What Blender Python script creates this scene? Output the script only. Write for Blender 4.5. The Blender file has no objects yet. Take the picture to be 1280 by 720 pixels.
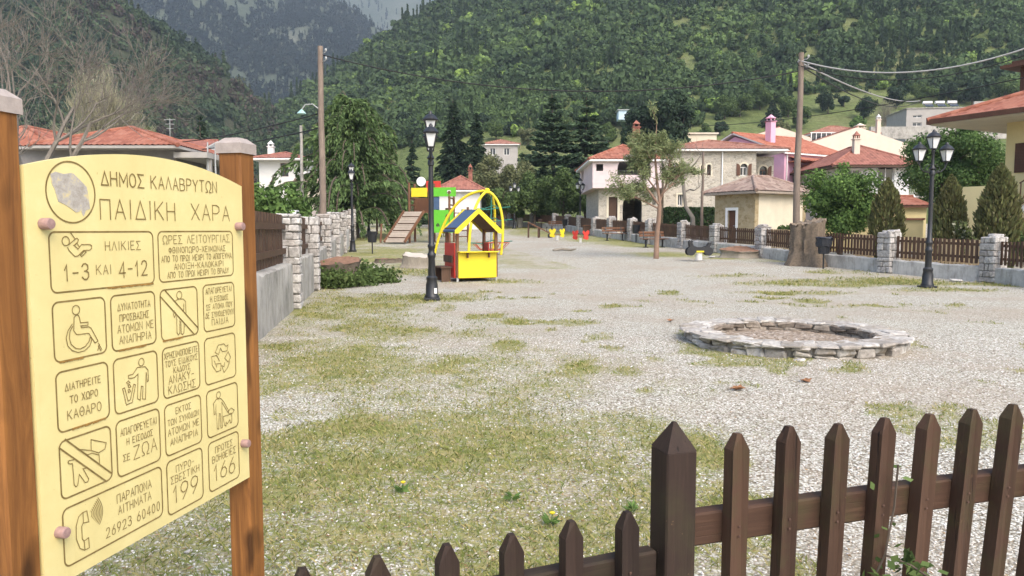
import bpy, bmesh, math, random
import numpy as np
from mathutils import Vector, Matrix, noise as mnoise
R = math.radians
PI = math.pi

# ------------------------------------------------------------------ camera, sky, sun, exposure
scene = bpy.context.scene
COL = scene.collection
FOC, CAMH = 924.0, 1.6
PITCH = math.atan(73 / 924.0)
cam_data = bpy.data.cameras.new('camera')
cam = bpy.data.objects.new('camera', cam_data)
COL.objects.link(cam)
cam.location = (0, 0, CAMH)
cam.rotation_euler = (PI / 2 - PITCH, 0, 0)
cam_data.sensor_width = 36
cam_data.lens = 36 * FOC / 1280
cam_data.clip_start = 0.05
cam_data.clip_end = 9000
scene.camera = cam

SUN_EL, SUN_AZ = R(48), R(152)          # azimuth clockwise from +Y: the sun stands behind the camera, to the right
world = bpy.data.worlds.new('World')
scene.world = world
world.use_nodes = True
wn = world.node_tree
bg = wn.nodes['Background']
sky = wn.nodes.new('ShaderNodeTexSky')
sky.sky_type = 'NISHITA'
sky.sun_disc = False
sky.sun_elevation = SUN_EL
sky.sun_rotation = SUN_AZ
sky.air_density = 1.0
sky.dust_density = 3.8
sky.ozone_density = 1.0
wn.links.new(sky.outputs[0], bg.inputs[0])
bg.inputs[1].default_value = 0.15
sun_d = bpy.data.lights.new('sun', 'SUN')
sun_d.energy = .62
sun_d.angle = R(50)
sun_d.color = (1, 0.97, 0.92)
sun_o = bpy.data.objects.new('sun', sun_d)
COL.objects.link(sun_o)
sd = Vector((math.sin(SUN_AZ) * math.cos(SUN_EL), math.cos(SUN_AZ) * math.cos(SUN_EL), math.sin(SUN_EL)))
sun_o.rotation_euler = sd.to_track_quat('Z', 'Y').to_euler()
vs = scene.view_settings
vs.view_transform = 'Standard'
vs.look = 'None'
vs.exposure = 1.32
vs.gamma = 1
scene.render.engine = 'CYCLES'
scene.cycles.max_bounces = 5
scene.cycles.diffuse_bounces = 3
scene.cycles.glossy_bounces = 2
scene.cycles.transmission_bounces = 4
scene.cycles.transparent_max_bounces = 4
scene.cycles.use_denoising = True

# ------------------------------------------------------------------ helpers
def ray(px, py):
    x = (px - 640) / FOC
    y = -(py - 360) / FOC
    c, s = math.cos(PITCH), math.sin(PITCH)
    d = Vector((x, c + y * s, -s + y * c))
    return d / d.y

def at(px, py, Y):                      # the point at depth Y seen at a place of the photograph
    d = ray(px, py)
    return Vector((d.x * Y, Y, CAMH + d.z * Y))

def gz(Y):                              # ground height along the depth of the square
    a = max(0.0, min(1.0, (Y - 17) / 6.0))
    s = 0.035 * (Y - 20) if Y > 23 else 0.0175 * a * a * 6.0
    if Y > 80:
        s = 2.1 + 0.012 * (Y - 80)
    return s

def gxy(px, py):                        # where the ground is seen at a place of the photograph
    d = ray(px, py)
    lo, hi = 0.5, 95.0
    for _ in range(50):
        m = (lo + hi) / 2
        if CAMH + d.z * m > gz(m):
            lo = m
        else:
            hi = m
    return Vector((d.x * lo, lo, gz(lo)))

def on(px, Y):                          # a ground point at depth Y in a column of the photograph
    X = (px - 640) / FOC * (Y * math.cos(PITCH) - (gz(Y) - CAMH) * math.sin(PITCH))
    return Vector((X, Y, gz(Y)))

class MB:
    def __init__(s):
        s.v, s.f = [], []
    def add(s, vs_, fs_):
        o = len(s.v)
        s.v += [tuple(p) for p in vs_]
        s.f += [tuple(i + o for i in f) for f in fs_]
        return s
    def box(s, c, size, yaw=0.0, bev=0.0, jit=0.0, rng=None, mat=None):
        hx, hy, hz = size[0] / 2, size[1] / 2, size[2] / 2
        M = mat if mat is not None else Matrix.Rotation(yaw, 3, 'Z')
        c = Vector(c)
        vs_, fs_ = [], []
        if bev <= 0:
            for z in (-hz, hz):
                for (x, y) in ((-hx, -hy), (hx, -hy), (hx, hy), (-hx, hy)):
                    vs_.append(Vector((x, y, z)))
            fs_ = [(3, 2, 1, 0), (4, 5, 6, 7), (0, 1, 5, 4), (1, 2, 6, 5), (2, 3, 7, 6), (3, 0, 4, 7)]
        else:
            b = min(bev, hx * .9, hy * .9, hz * .9)
            idx = {}
            for sx in (-1, 1):
                for sy in (-1, 1):
                    for sz in (-1, 1):
                        j = Vector((0, 0, 0))
                        if jit and rng:
                            j = Vector((rng.uniform(-jit, jit), rng.uniform(-jit, jit), rng.uniform(-jit, jit)))
                        for a in range(3):
                            p = [sx * (hx - b), sy * (hy - b), sz * (hz - b)]
                            p[a] += (sx, sy, sz)[a] * b
                            idx[(sx, sy, sz, a)] = len(vs_)
                            vs_.append(Vector(p) + j)
            def q(*k):
                fs_.append(tuple(idx[i] for i in k))
            for t in (-1, 1):
                q((t, -1, -1, 0), (t, 1, -1, 0), (t, 1, 1, 0), (t, -1, 1, 0)) if t > 0 else q((t, -1, 1, 0), (t, 1, 1, 0), (t, 1, -1, 0), (t, -1, -1, 0))
                q((-1, t, 1, 1), (1, t, 1, 1), (1, t, -1, 1), (-1, t, -1, 1)) if t > 0 else q((-1, t, -1, 1), (1, t, -1, 1), (1, t, 1, 1), (-1, t, 1, 1))
                q((-1, -1, t, 2), (1, -1, t, 2), (1, 1, t, 2), (-1, 1, t, 2)) if t > 0 else q((-1, 1, t, 2), (1, 1, t, 2), (1, -1, t, 2), (-1, -1, t, 2))
            for a1 in (-1, 1):
                for a2 in (-1, 1):
                    e = [((a1, a2, -1, 0), (a1, a2, 1, 0), (a1, a2, 1, 1), (a1, a2, -1, 1)),
                         ((a1, -1, a2, 0), (a1, 1, a2, 0), (a1, 1, a2, 2), (a1, -1, a2, 2)),
                         ((-1, a1, a2, 1), (1, a1, a2, 1), (1, a1, a2, 2), (-1, a1, a2, 2))]
                    for n_, k in enumerate(e):
                        flip = (a1 * a2 > 0) != (n_ == 1)
                        q(*(k if not flip else k[::-1]))
            for sx in (-1, 1):
                for sy in (-1, 1):
                    for sz in (-1, 1):
                        k = [(sx, sy, sz, 0), (sx, sy, sz, 1), (sx, sy, sz, 2)]
                        q(*(k if sx * sy * sz > 0 else k[::-1]))
        return s.add([M @ p + c for p in vs_], fs_)
    def bar(s, a, b, w, h, up=(0, 0, 1), bev=0.0):   # a straight beam from a to b
        a, b = Vector(a), Vector(b)
        d = b - a
        L = d.length
        d.normalize()
        u = Vector(up)
        if abs(d.dot(u)) > .98:
            u = Vector((0, 1, 0))
        x = d.cross(u).normalized()
        z = x.cross(d)
        M = Matrix((x, d, z)).transposed()
        return s.box((a + b) / 2, (w, L, h), mat=M, bev=bev)
    def tube(s, pts, rad, n=8, cap=True):
        pts = [Vector(p) for p in pts]
        if not hasattr(rad, '__len__'):
            rad = [rad] * len(pts)
        rings = []
        up = Vector((0, 0, 1))
        prev = None
        for i, p in enumerate(pts):
            d = (pts[min(i + 1, len(pts) - 1)] - pts[max(i - 1, 0)])
            if d.length < 1e-9:
                d = Vector((0, 0, 1))
            d.normalize()
            if prev is None:
                x = d.orthogonal().normalized()
            else:
                x = prev - d * prev.dot(d)
                x = x.normalized() if x.length > 1e-6 else d.orthogonal().normalized()
            prev = x
            y = d.cross(x)
            rings.append([p + (x * math.cos(2 * PI * k / n) + y * math.sin(2 * PI * k / n)) * rad[i] for k in range(n)])
        vs_ = [v for r in rings for v in r]
        fs_ = []
        for i in range(len(pts) - 1):
            for k in range(n):
                fs_.append((i * n + k, i * n + (k + 1) % n, (i + 1) * n + (k + 1) % n, (i + 1) * n + k))
        if cap:
            fs_.append(tuple(range(n))[::-1])
            fs_.append(tuple((len(pts) - 1) * n + k for k in range(n)))
        return s.add(vs_, fs_)
    def lathe(s, prof, n=16, c=(0, 0, 0), rot=0.0, sx=1.0, sy=1.0):
        vs_, fs_ = [], []
        for (r, z) in prof:
            for k in range(n):
                a = 2 * PI * k / n + rot
                vs_.append((c[0] + r * math.cos(a) * sx, c[1] + r * math.sin(a) * sy, c[2] + z))
        for i in range(len(prof) - 1):
            for k in range(n):
                fs_.append((i * n + k, i * n + (k + 1) % n, (i + 1) * n + (k + 1) % n, (i + 1) * n + k))
        fs_.append(tuple(range(n))[::-1])
        fs_.append(tuple((len(prof) - 1) * n + k for k in range(n)))
        return s.add(vs_, fs_)
    def prism(s, poly, y0, y1, M=None):   # an outline in x,z pushed from y0 to y1
        n = len(poly)
        ar = sum(poly[i][0] * poly[(i + 1) % n][1] - poly[(i + 1) % n][0] * poly[i][1] for i in range(n))
        if ar < 0:
            poly = poly[::-1]
        vs_ = [Vector((p[0], y0, p[1])) for p in poly] + [Vector((p[0], y1, p[1])) for p in poly]
        if M is not None:
            vs_ = [M @ v for v in vs_]
        fs_ = [tuple(range(n)), tuple(range(n, 2 * n))[::-1]]
        fs_ += [(i, i + n, (i + 1) % n + n, (i + 1) % n) for i in range(n)]
        return s.add(vs_, fs_)
    def wall(s, A, B, z0, h, t, ops=(), top=None):
        """wall from A to B (outer face), thickness t to the left of A->B, openings (x0,x1,za,zb,arch); top(x) gives a sloped head"""
        A, B = Vector((A[0], A[1], 0)), Vector((B[0], B[1], 0))
        d = B - A
        L = d.length
        d.normalize()
        n_ = Vector((-d.y, d.x, 0))
        top = top or (lambda x: h)
        xs = {0.0, L}
        if top(L / 2) != h:
            xs.add(L / 2)
        for o in ops:
            xs |= {o[0], o[1]}
            if len(o) > 4 and o[4]:
                for k in range(1, 12):
                    xs.add((o[0] + o[1]) / 2 - (o[1] - o[0]) / 2 * math.cos(PI * k / 12))
        xs = sorted(xs)
        def hd(o, x):
            if len(o) > 4 and o[4]:
                r = (o[1] - o[0]) / 2
                return o[3] + math.sqrt(max(0, r * r - (x - (o[0] + o[1]) / 2) ** 2))
            return o[3]
        def P(x, y, z):
            v = A + d * x + n_ * y
            return (v.x, v.y, z0 + z)
        for xa, xb in zip(xs[:-1], xs[1:]):
            if xb - xa < 1e-6:
                continue
            xm = (xa + xb) / 2
            cov = sorted([o for o in ops if o[0] <= xm <= o[1]], key=lambda o: o[2])
            la = lb = 0.0
            segs = []
            for o in cov:
                if o[2] > 1e-4:
                    segs.append((la, lb, o[2], o[2]))
                la, lb = hd(o, xa), hd(o, xb)
            segs.append((la, lb, top(xa), top(xb)))
            for (a0, b0, a1, b1) in segs:
                s.add([P(xa, 0, a0), P(xb, 0, b0), P(xb, 0, b1), P(xa, 0, a1), P(xa, t, a0), P(xb, t, b0), P(xb, t, b1), P(xa, t, a1)],
                      [(0, 1, 2, 3), (5, 4, 7, 6), (3, 2, 6, 7), (1, 0, 4, 5)])
        for o in list(ops) + [(L, 0.0, 0.0, h)]:
            za, zb = o[2], o[3]
            e0, e1 = o[0], o[1]
            if za == 0.0 and e0 == L:
                s.add([P(L, 0, 0), P(L, t, 0), P(L, t, top(L)), P(L, 0, top(L))], [(0, 1, 2, 3)])
                s.add([P(0, t, 0), P(0, 0, 0), P(0, 0, top(0)), P(0, t, top(0))], [(0, 1, 2, 3)])
            else:
                s.add([P(e0, 0, za), P(e0, t, za), P(e0, t, zb), P(e0, 0, zb)], [(0, 1, 2, 3)])
                s.add([P(e1, t, za), P(e1, 0, za), P(e1, 0, zb), P(e1, t, zb)], [(0, 1, 2, 3)])
        return s
    def build(s, name, mat, parent=None, smooth=0, loc=None):
        me = bpy.data.meshes.new(name)
        me.from_pydata(s.v, [], s.f)
        if smooth:
            me.shade_smooth()
            me.set_sharp_from_angle(angle=R(smooth))
        me.materials.append(mat)
        me.update()
        return link(name, me, parent, loc)

def link(name, me, parent=None, loc=None):
    o = bpy.data.objects.new(name, me)
    COL.objects.link(o)
    if parent is not None:
        o.parent = parent
    if loc is not None:
        o.location = loc
    return o

def npmesh(name, verts, faces, mat, parent=None, attrs=None, smooth=False, loc=None):
    """mesh from arrays; every face has the same number of corners"""
    verts = np.asarray(verts, np.float32).reshape(-1, 3)
    faces = np.asarray(faces, np.int32)
    me = bpy.data.meshes.new(name)
    me.vertices.add(len(verts))
    me.vertices.foreach_set('co', verts.ravel())
    m, k = faces.shape
    me.loops.add(m * k)
    me.loops.foreach_set('vertex_index', faces.ravel())
    me.polygons.add(m)
    me.polygons.foreach_set('loop_start', np.arange(0, m * k, k, dtype=np.int32))
    me.update(calc_edges=True)
    if smooth:
        me.shade_smooth()
    for an, av in (attrs or {}).items():
        a = me.attributes.new(an, 'FLOAT', 'POINT')
        a.data.foreach_set('value', np.asarray(av, np.float32))
    me.materials.append(mat)
    return link(name, me, parent, loc)

def tag(o, label=None, cat=None, group=None, kind=None):
    if label: o['label'] = label
    if cat: o['category'] = cat
    if group: o['group'] = group
    if kind: o['kind'] = kind
    return o

def thing(name, label, cat, loc=(0, 0, 0), rz=0.0, group=None):
    o = bpy.data.objects.new(name, None)
    COL.objects.link(o)
    o.location = loc
    o.rotation_euler = (0, 0, rz)
    o.empty_display_size = .2
    return tag(o, label, cat, group)

def copy_tree(o, parent=None):
    c = o.copy()
    COL.objects.link(c)
    if parent is not None:
        c.parent = parent
    for ch in [x for x in COL.objects if x.parent == o]:
        copy_tree(ch, c)
    return c

# ------------------------------------------------------------------ materials
class NT:
    def __init__(s, name):
        s.m = bpy.data.materials.new(name)
        s.m.use_nodes = True
        s.t = s.m.node_tree
        s.p = s.t.nodes['Principled BSDF']
        s.out = s.t.nodes['Material Output']
        s.co = s.t.nodes.new('ShaderNodeTexCoord').outputs['Object']
    def n(s, kind, **kw):
        nd = s.t.nodes.new(kind)
        for k, v in kw.items():
            if k.startswith('_'):
                setattr(nd, k[1:], v)
            else:
                key = int(k[1:]) if k[0] == 'i' and k[1:].isdigit() else k
                sock = nd.inputs[key]
                if hasattr(v, 'is_linked') or isinstance(v, bpy.types.NodeSocket):
                    s.t.links.new(v, sock)
                else:
                    sock.default_value = v
        return nd
    def l(s, a, b):
        s.t.links.new(a, b)
    def ramp(s, fac, stops, interp='LINEAR'):
        r = s.t.nodes.new('ShaderNodeValToRGB')
        r.color_ramp.interpolation = interp
        e = r.color_ramp.elements
        while len(e) < len(stops):
            e.new(.5)
        for k, (p, c) in enumerate(stops):
            e[k].position = p
            e[k].color = tuple(c) + (1,) if len(c) == 3 else c
        s.l(fac, r.inputs[0])
        return r.outputs[0]
    def noise(s, scale, detail=4, rough=.6, co=None, dist=0.0):
        nd = s.n('ShaderNodeTexNoise', Scale=scale, Detail=detail, Roughness=rough, Distortion=dist)
        s.l(co or s.co, nd.inputs['Vector'])
        return nd.outputs[0]
    def stretch(s, sc, co=None):
        nd = s.n('ShaderNodeMapping', Scale=sc)
        s.l(co or s.co, nd.inputs[0])
        return nd.outputs[0]
    def mix(s, fac, a, b, mode='MIX'):
        nd = s.t.nodes.new('ShaderNodeMix')
        nd.data_type = 'RGBA'
        nd.blend_type = mode
        for v, k in ((fac, 0), (a, 6), (b, 7)):
            if isinstance(v, (int, float)):
                nd.inputs[k].default_value = v
            elif isinstance(v, tuple):
                nd.inputs[k].default_value = v + (1,) if len(v) == 3 else v
            else:
                s.l(v, nd.inputs[k])
        return nd.outputs[2]
    def math(s, op, a, b=0.0, clamp=False):
        nd = s.t.nodes.new('ShaderNodeMath')
        nd.operation = op
        nd.use_clamp = clamp
        for k, v in enumerate((a, b)):
            if isinstance(v, (int, float)):
                nd.inputs[k].default_value = v
            else:
                s.l(v, nd.inputs[k])
        return nd.outputs[0]
    def bump(s, h, strength=.4, dist=.01):
        b = s.n('ShaderNodeBump', Strength=strength, Distance=dist)
        s.l(h, b.inputs['Height'])
        s.l(b.outputs[0], s.p.inputs['Normal'])
    def fin(s, col, rough=.8, metal=0.0, spec=.3):
        if isinstance(col, tuple):
            s.p.inputs['Base Color'].default_value = col + (1,)
        else:
            s.l(col, s.p.inputs['Base Color'])
        s.p.inputs['Roughness'].default_value = rough
        s.p.inputs['Metallic'].default_value = metal
        s.p.inputs['Specular IOR Level'].default_value = spec
        return s.m

def c3(c, k):
    return tuple(max(0.0, min(1.0, x * k)) for x in c)

def plain(name, c, rough=.6, var=.25, scale=6, bump=.15, metal=0.0, spec=.3, bd=.004):
    t = NT(name)
    f = t.noise(scale, 5, .65)
    col = t.ramp(f, [(.25, c3(c, 1 - var)), (.75, c3(c, 1 + var))])
    if bump:
        t.bump(t.noise(scale * 6, 3), bump, bd)
    return t.fin(col, rough, metal, spec)

def wood(name, dark, light, rough=.65, scale=1.0, axis=2, knots=False, spec=.3):
    t = NT(name)
    sc = [14 * scale, 14 * scale, 14 * scale]
    sc[axis] = 0.9 * scale
    co = t.stretch(tuple(sc))
    f = t.noise(2.2, 6, .7, co, 1.2)
    col = t.ramp(f, [(.28, dark), (.5, tuple((a + b) / 2 for a, b in zip(dark, light))), (.72, light)])
    f2 = t.noise(1.5 * scale, 3)
    col = t.mix(t.ramp(f2, [(.35, (0, 0, 0)), (.7, (.5, .5, .5))]), col, c3(dark, .8))
    if knots:
        sc[axis] = 5
        f3 = t.noise(1.0, 2, .5, t.stretch(tuple(x * .55 for x in sc)))
        col = t.mix(t.ramp(f3, [(.57, (0, 0, 0)), (.66, (.85, .85, .85))]), col, c3(dark, .25))
    t.bump(f, .35, .004)
    return t.fin(col, rough, 0, spec)

def stone(name, cols, scale=5, rough=.9, mortar=None, bump=.6, bd=.03, sz=1.4):
    """rubble masonry: irregular stones with joints"""
    t = NT(name)
    co = t.stretch((1, 1, sz))
    wob = t.noise(scale * .8, 2)
    v = t.n('ShaderNodeTexVoronoi', Scale=scale, Randomness=.9)
    v2 = t.n('ShaderNodeTexVoronoi', _feature='DISTANCE_TO_EDGE', Scale=scale, Randomness=.9)
    for nd in (v, v2):
        t.l(co, nd.inputs['Vector'])
    sep = t.n('ShaderNodeSeparateColor')
    t.l(v.outputs['Color'], sep.inputs[0])
    n_ = len(cols)
    col = t.ramp(sep.outputs[0], [(k / max(1, n_ - 1), c) for k, c in enumerate(cols)])
    col = t.mix(t.ramp(t.noise(scale * 5, 5), [(.3, (.55, .55, .55)), (.7, (0, 0, 0))]), col, c3(cols[0], .55))
    edge = t.ramp(v2.outputs[0], [(.0, (0, 0, 0)), (.07, (1, 1, 1))])
    if mortar:
        col = t.mix(edge, mortar, col)
    h = t.mix(.25, edge, t.noise(scale * 6, 4))
    t.bump(h, bump, bd)
    return t.fin(col, rough)

def foliage(name, stops, rough=.6, trans=.25, attr=None, nscale=.6):
    """leaf material: every leaf its own tint, clumps through a soft noise"""
    t = NT(name)
    geo = t.n('ShaderNodeNewGeometry')
    rnd = geo.outputs['Random Per Island']
    if attr:
        a = t.n('ShaderNodeAttribute', _attribute_name=attr)
        f = t.math('ADD', t.math('MULTIPLY', rnd, .3), t.math('MULTIPLY', a.outputs['Fac'], .7))
    else:
        f = t.math('ADD', t.math('MULTIPLY', rnd, .55), t.math('MULTIPLY', t.noise(nscale, 2), .45))
    col = t.ramp(f, stops)
    d = t.n('ShaderNodeBsdfDiffuse')
    tr = t.n('ShaderNodeBsdfTranslucent')
    t.l(col, d.inputs[0])
    t.l(col, tr.inputs[0])
    mx = t.n('ShaderNodeMixShader', Fac=trans)
    t.l(d.outputs[0], mx.inputs[1])
    t.l(tr.outputs[0], mx.inputs[2])
    t.l(mx.outputs[0], t.out.inputs[0])
    return t.m

M = {}
def old_fence_wood(name, dark, light, axis, algae=.5):
    """flaking dark stain: every board its own shade, green algae, worn bare tips and fine cracks"""
    t = NT(name)
    info = t.n('ShaderNodeObjectInfo')
    off = t.n('ShaderNodeVectorMath', _operation='ADD')
    t.l(t.co, off.inputs[0])
    cmb = t.n('ShaderNodeCombineXYZ')
    k = t.math('MULTIPLY', info.outputs['Random'], 37.0)
    for i in range(3): t.l(k, cmb.inputs[i])
    t.l(cmb.outputs[0], off.inputs[1])
    co = off.outputs[0]
    sc = [26, 26, 26]; sc[axis] = 1.1
    f = t.noise(2.2, 7, .75, t.stretch(tuple(sc), co), .8)
    col = t.ramp(f, [(.25, c3(dark, .7)), (.5, dark), (.75, light)])
    col = t.mix(t.math('MULTIPLY', info.outputs['Random'], .5), col, c3(light, 1.15))
    g = t.noise(5, 5, .7, co)
    col = t.mix(t.ramp(g, [(.50, (0, 0, 0)), (.72, (algae, algae, algae))]), col, (.055, .060, .022))
    w = t.noise(16, 6, .75, co)
    col = t.mix(t.ramp(w, [(.66, (0, 0, 0)), (.72, (.75, .75, .75))]), col, (.20, .125, .07))
    sc2 = [60, 60, 60]; sc2[axis] = .8
    cr = t.noise(1.0, 3, .6, t.stretch(tuple(sc2), co))
    crk = t.ramp(cr, [(.30, (1, 1, 1)), (.36, (0, 0, 0))])
    col = t.mix(crk, col, (.010, .007, .006))
    t.bump(t.mix(.5, f, t.ramp(cr, [(.28, (0, 0, 0)), (.40, (1, 1, 1))])), .6, .004)
    return t.fin(col, .72, 0, .22)
M['picket'] = old_fence_wood('dark_stained_wood', (.046, .026, .017), (.088, .049, .031), 2)
M['rail'] = old_fence_wood('dark_stained_rail', (.052, .029, .019), (.095, .052, .034), 0)
M['oldpost'] = old_fence_wood('blackened_post', (.022, .015, .012), (.046, .028, .021), 2, .25)
M['post_wood'] = wood('orange_stained_wood', (.115, .046, .014), (.34, .145, .038), .6, 1.0, 2, True, .25)
M['brownwood'] = wood('brown_wood', (.05, .028, .018), (.13, .075, .045), .7, 1.0, 2)
M['playwood'] = wood('playground_wood', (.10, .045, .025), (.23, .115, .06), .7, 1.0, 2)
M['greywood'] = wood('weathered_wood', (.24, .20, .16), (.42, .36, .29), .85, 1.0, 2)
M['polewood'] = wood('pole_wood', (.13, .10, .08), (.30, .24, .19), .9, 1.0, 2)
M['palewood'] = wood('pale_timber', (.42, .30, .16), (.62, .48, .29), .8, 1.0, 2)
M['bark'] = wood('bark', (.05, .04, .03), (.16, .125, .095), .95, 1.6, 2)
M['palebark'] = wood('pale_bark', (.13, .115, .095), (.30, .27, .23), .95, 1.6, 2)
M['pinebark'] = wood('pine_bark', (.16, .10, .07), (.34, .235, .17), .95, 1.6, 2)
M['black'] = plain('black_iron', (.014, .015, .017), .42, .3, 20, .1, 0, .5)
M['cap_metal'] = plain('weathered_cap', (.33, .285, .255), .6, .2, 30, .2)
M['bolt'] = plain('faded_plastic_cap', (.31, .20, .18), .5, .25, 60, .1)
M['glass_lamp'] = plain('frosted_glass', (.62, .63, .62), .25, .1, 8, 0, 0, .5)
M['glass'] = plain('window_glass', (.025, .03, .035), .08, .3, 1, 0, 0, .6)
M['yellow'] = plain('yellow_paint', (.66, .52, .025), .45, .06, 5, .05)
M['red'] = plain('red_paint', (.50, .045, .03), .45, .1, 5, .05)
M['green'] = plain('green_paint', (.11, .42, .03), .45, .1, 5, .05)
M['blue'] = plain('blue_paint', (.055, .095, .17), .5, .15, 5, .05)
M['tealrope'] = plain('teal_rope', (.03, .16, .12), .8, .2, 30, .2)
M['redrope'] = plain('red_rope', (.42, .10, .05), .8, .2, 30, .2)
M['white'] = plain('white_paint', (.74, .73, .70), .6, .06, 3, .05)
M['grey_metal'] = plain('galvanised', (.38, .39, .38), .5, .15, 10, .05, .3)
M['plastic_black'] = plain('black_plastic', (.018, .020, .026), .3, .4, 14, .6, 0, .5, .03)
M['wire'] = plain('cable', (.02, .02, .02), .7, .1, 1, 0)
M['wire_pale'] = plain('pale_cable', (.30, .30, .29), .7, .1, 1, 0)
M['door_brown'] = wood('door_wood', (.075, .032, .018), (.15, .07, .04), .6)
M['stucco_cream'] = plain('cream_stucco', (.62, .56, .43), .9, .1, 1.5, .2)
M['stucco_yellow'] = plain('yellow_stucco', (.70, .58, .30), .9, .07, 1.5, .15)
M['stucco_pink'] = plain('pink_stucco', (.64, .37, .47), .9, .07, 1.5, .15)
M['stucco_palepink'] = plain('pale_pink_stucco', (.60, .50, .49), .9, .07, 1.5, .15)
M['stucco_white'] = plain('white_stucco', (.66, .65, .62), .9, .07, 1.5, .15)
M['stucco_beige'] = plain('beige_stucco', (.60, .52, .42), .9, .08, 1.2, .15)
M['stucco_grey'] = plain('grey_stucco', (.36, .34, .31), .9, .12, 1.2, .15)
M['ochre'] = stone('ochre_masonry', [(.30, .23, .12), (.40, .32, .18), (.46, .38, .24)], 4.5, .9, (.36, .30, .19), .4, .02)
M['housestone'] = stone('house_stone', [(.34, .31, .25), (.50, .46, .38), (.60, .55, .45), (.40, .37, .31), (.55, .51, .43)], 3.6, .9, (.52, .48, .40), .6, .04, 1.7)

def rockmat(name, cols, scale=3.0, lichen=None):
    t = NT(name)
    geo = t.n('ShaderNodeNewGeometry')
    rnd = geo.outputs['Random Per Island']
    col = t.ramp(rnd, [(k / (len(cols) - 1), c) for k, c in enumerate(cols)])
    f = t.noise(scale * 4, 6, .7)
    col = t.mix(t.ramp(f, [(.35, (.7, .7, .7)), (.6, (0, 0, 0))]), col, c3(cols[0], .45))
    if lichen:
        col = t.mix(t.ramp(t.noise(scale * 1.6, 5, .7), [(.56, (0, 0, 0)), (.66, (.8, .8, .8))]), col, lichen)
    t.bump(t.mix(.5, f, t.noise(scale * 14, 4)), .6, .02)
    return t.fin(col, .95)
M['rock'] = rockmat('limestone', [(.30, .28, .26), (.44, .42, .39), (.56, .54, .51), (.38, .34, .30)])
M['ringrock'] = rockmat('ring_limestone', [(.30, .27, .23), (.44, .41, .37), (.52, .50, .46), (.36, .33, .28)], 3, (.20, .165, .115))
M['mortar'] = plain('dark_mortar', (.15, .14, .125), .95, .3, 8, .5, 0, .2, .02)

def concrete(name, c):
    t = NT(name)
    f = t.noise(1.6, 6, .7)
    col = t.ramp(f, [(.3, c3(c, .55)), (.5, c), (.7, c3(c, 1.25))])
    st = t.noise(2.5, 5, .7, t.stretch((3, 3, .7)))
    col = t.mix(t.ramp(st, [(.48, (0, 0, 0)), (.72, (.7, .7, .7))]), col, (.16, .145, .12))
    t.bump(t.noise(18, 5), .5, .01)
    return t.fin(col, .95)
M['concrete'] = concrete('aged_concrete', (.35, .335, .30))
M['whitewash'] = concrete('flaking_whitewash', (.44, .43, .40))

def tiles(name, cols, scale=1.0):
    t = NT(name)
    geo = t.n('ShaderNodeNewGeometry')
    f = t.noise(3.0, 4, .75)
    v = t.n('ShaderNodeTexVoronoi', Scale=3.2)
    t.l(t.co, v.inputs['Vector'])
    sep = t.n('ShaderNodeSeparateColor')
    t.l(v.outputs['Color'], sep.inputs[0])
    k = t.math('ADD', t.math('MULTIPLY', f, .5), t.math('MULTIPLY', sep.outputs[0], .5))
    n_ = len(cols)
    col = t.ramp(k, [(.2 + .6 * i / (n_ - 1), c) for i, c in enumerate(cols)])
    t.bump(t.noise(12, 4), .4, .02)
    return t.fin(col, .85)
M['tile_red'] = tiles('red_roof_tile', [(.19, .065, .042), (.28, .105, .065), (.34, .155, .105)])
M['tile_orange'] = tiles('orange_roof_tile', [(.24, .078, .045), (.34, .118, .068), (.40, .17, .11)])
M['tile_brown'] = tiles('brown_roof_tile', [(.17, .07, .05), (.26, .105, .075), (.31, .14, .10)])
M['tile_old'] = tiles('old_roof_tile', [(.16, .11, .085), (.27, .19, .15), (.33, .26, .21)])
M['tile_pale'] = tiles('weathered_roof_tile', [(.19, .080, .055), (.29, .130, .085), (.35, .195, .14)])
# ------------------------------------------------------------------ ground of the square
nrng = np.random.default_rng(5)

def vnoise(x, y, seed=0):               # smooth value noise on arrays
    xi, yi = np.floor(x).astype(np.int64), np.floor(y).astype(np.int64)
    fx, fy = x - xi, y - yi
    fx, fy = fx * fx * (3 - 2 * fx), fy * fy * (3 - 2 * fy)
    def h(a, b):
        k = (a * 374761393 + b * 668265263 + seed * 1442695041) & 0x7fffffff
        k = ((k ^ (k >> 13)) * 1274126177) & 0x7fffffff
        return ((k ^ (k >> 16)) & 0xffff) / 65535.0
    return (h(xi, yi) * (1 - fx) + h(xi + 1, yi) * fx) * (1 - fy) + (h(xi, yi + 1) * (1 - fx) + h(xi + 1, yi + 1) * fx) * fy

def fbm(x, y, oct=4, seed=0):
    s, a, t = 0, .5, 0
    for k in range(oct):
        s = s + a * vnoise(x * 2 ** k, y * 2 ** k, seed + k)
        t += a
        a *= .55
    return s / t

GZV = np.vectorize(gz)
def ground_z(X, Y):
    return GZV(Y) + (fbm(X * .5, Y * .5, 3, 3) - .5) * .05 * np.clip(Y / 6, .2, 1)

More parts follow.
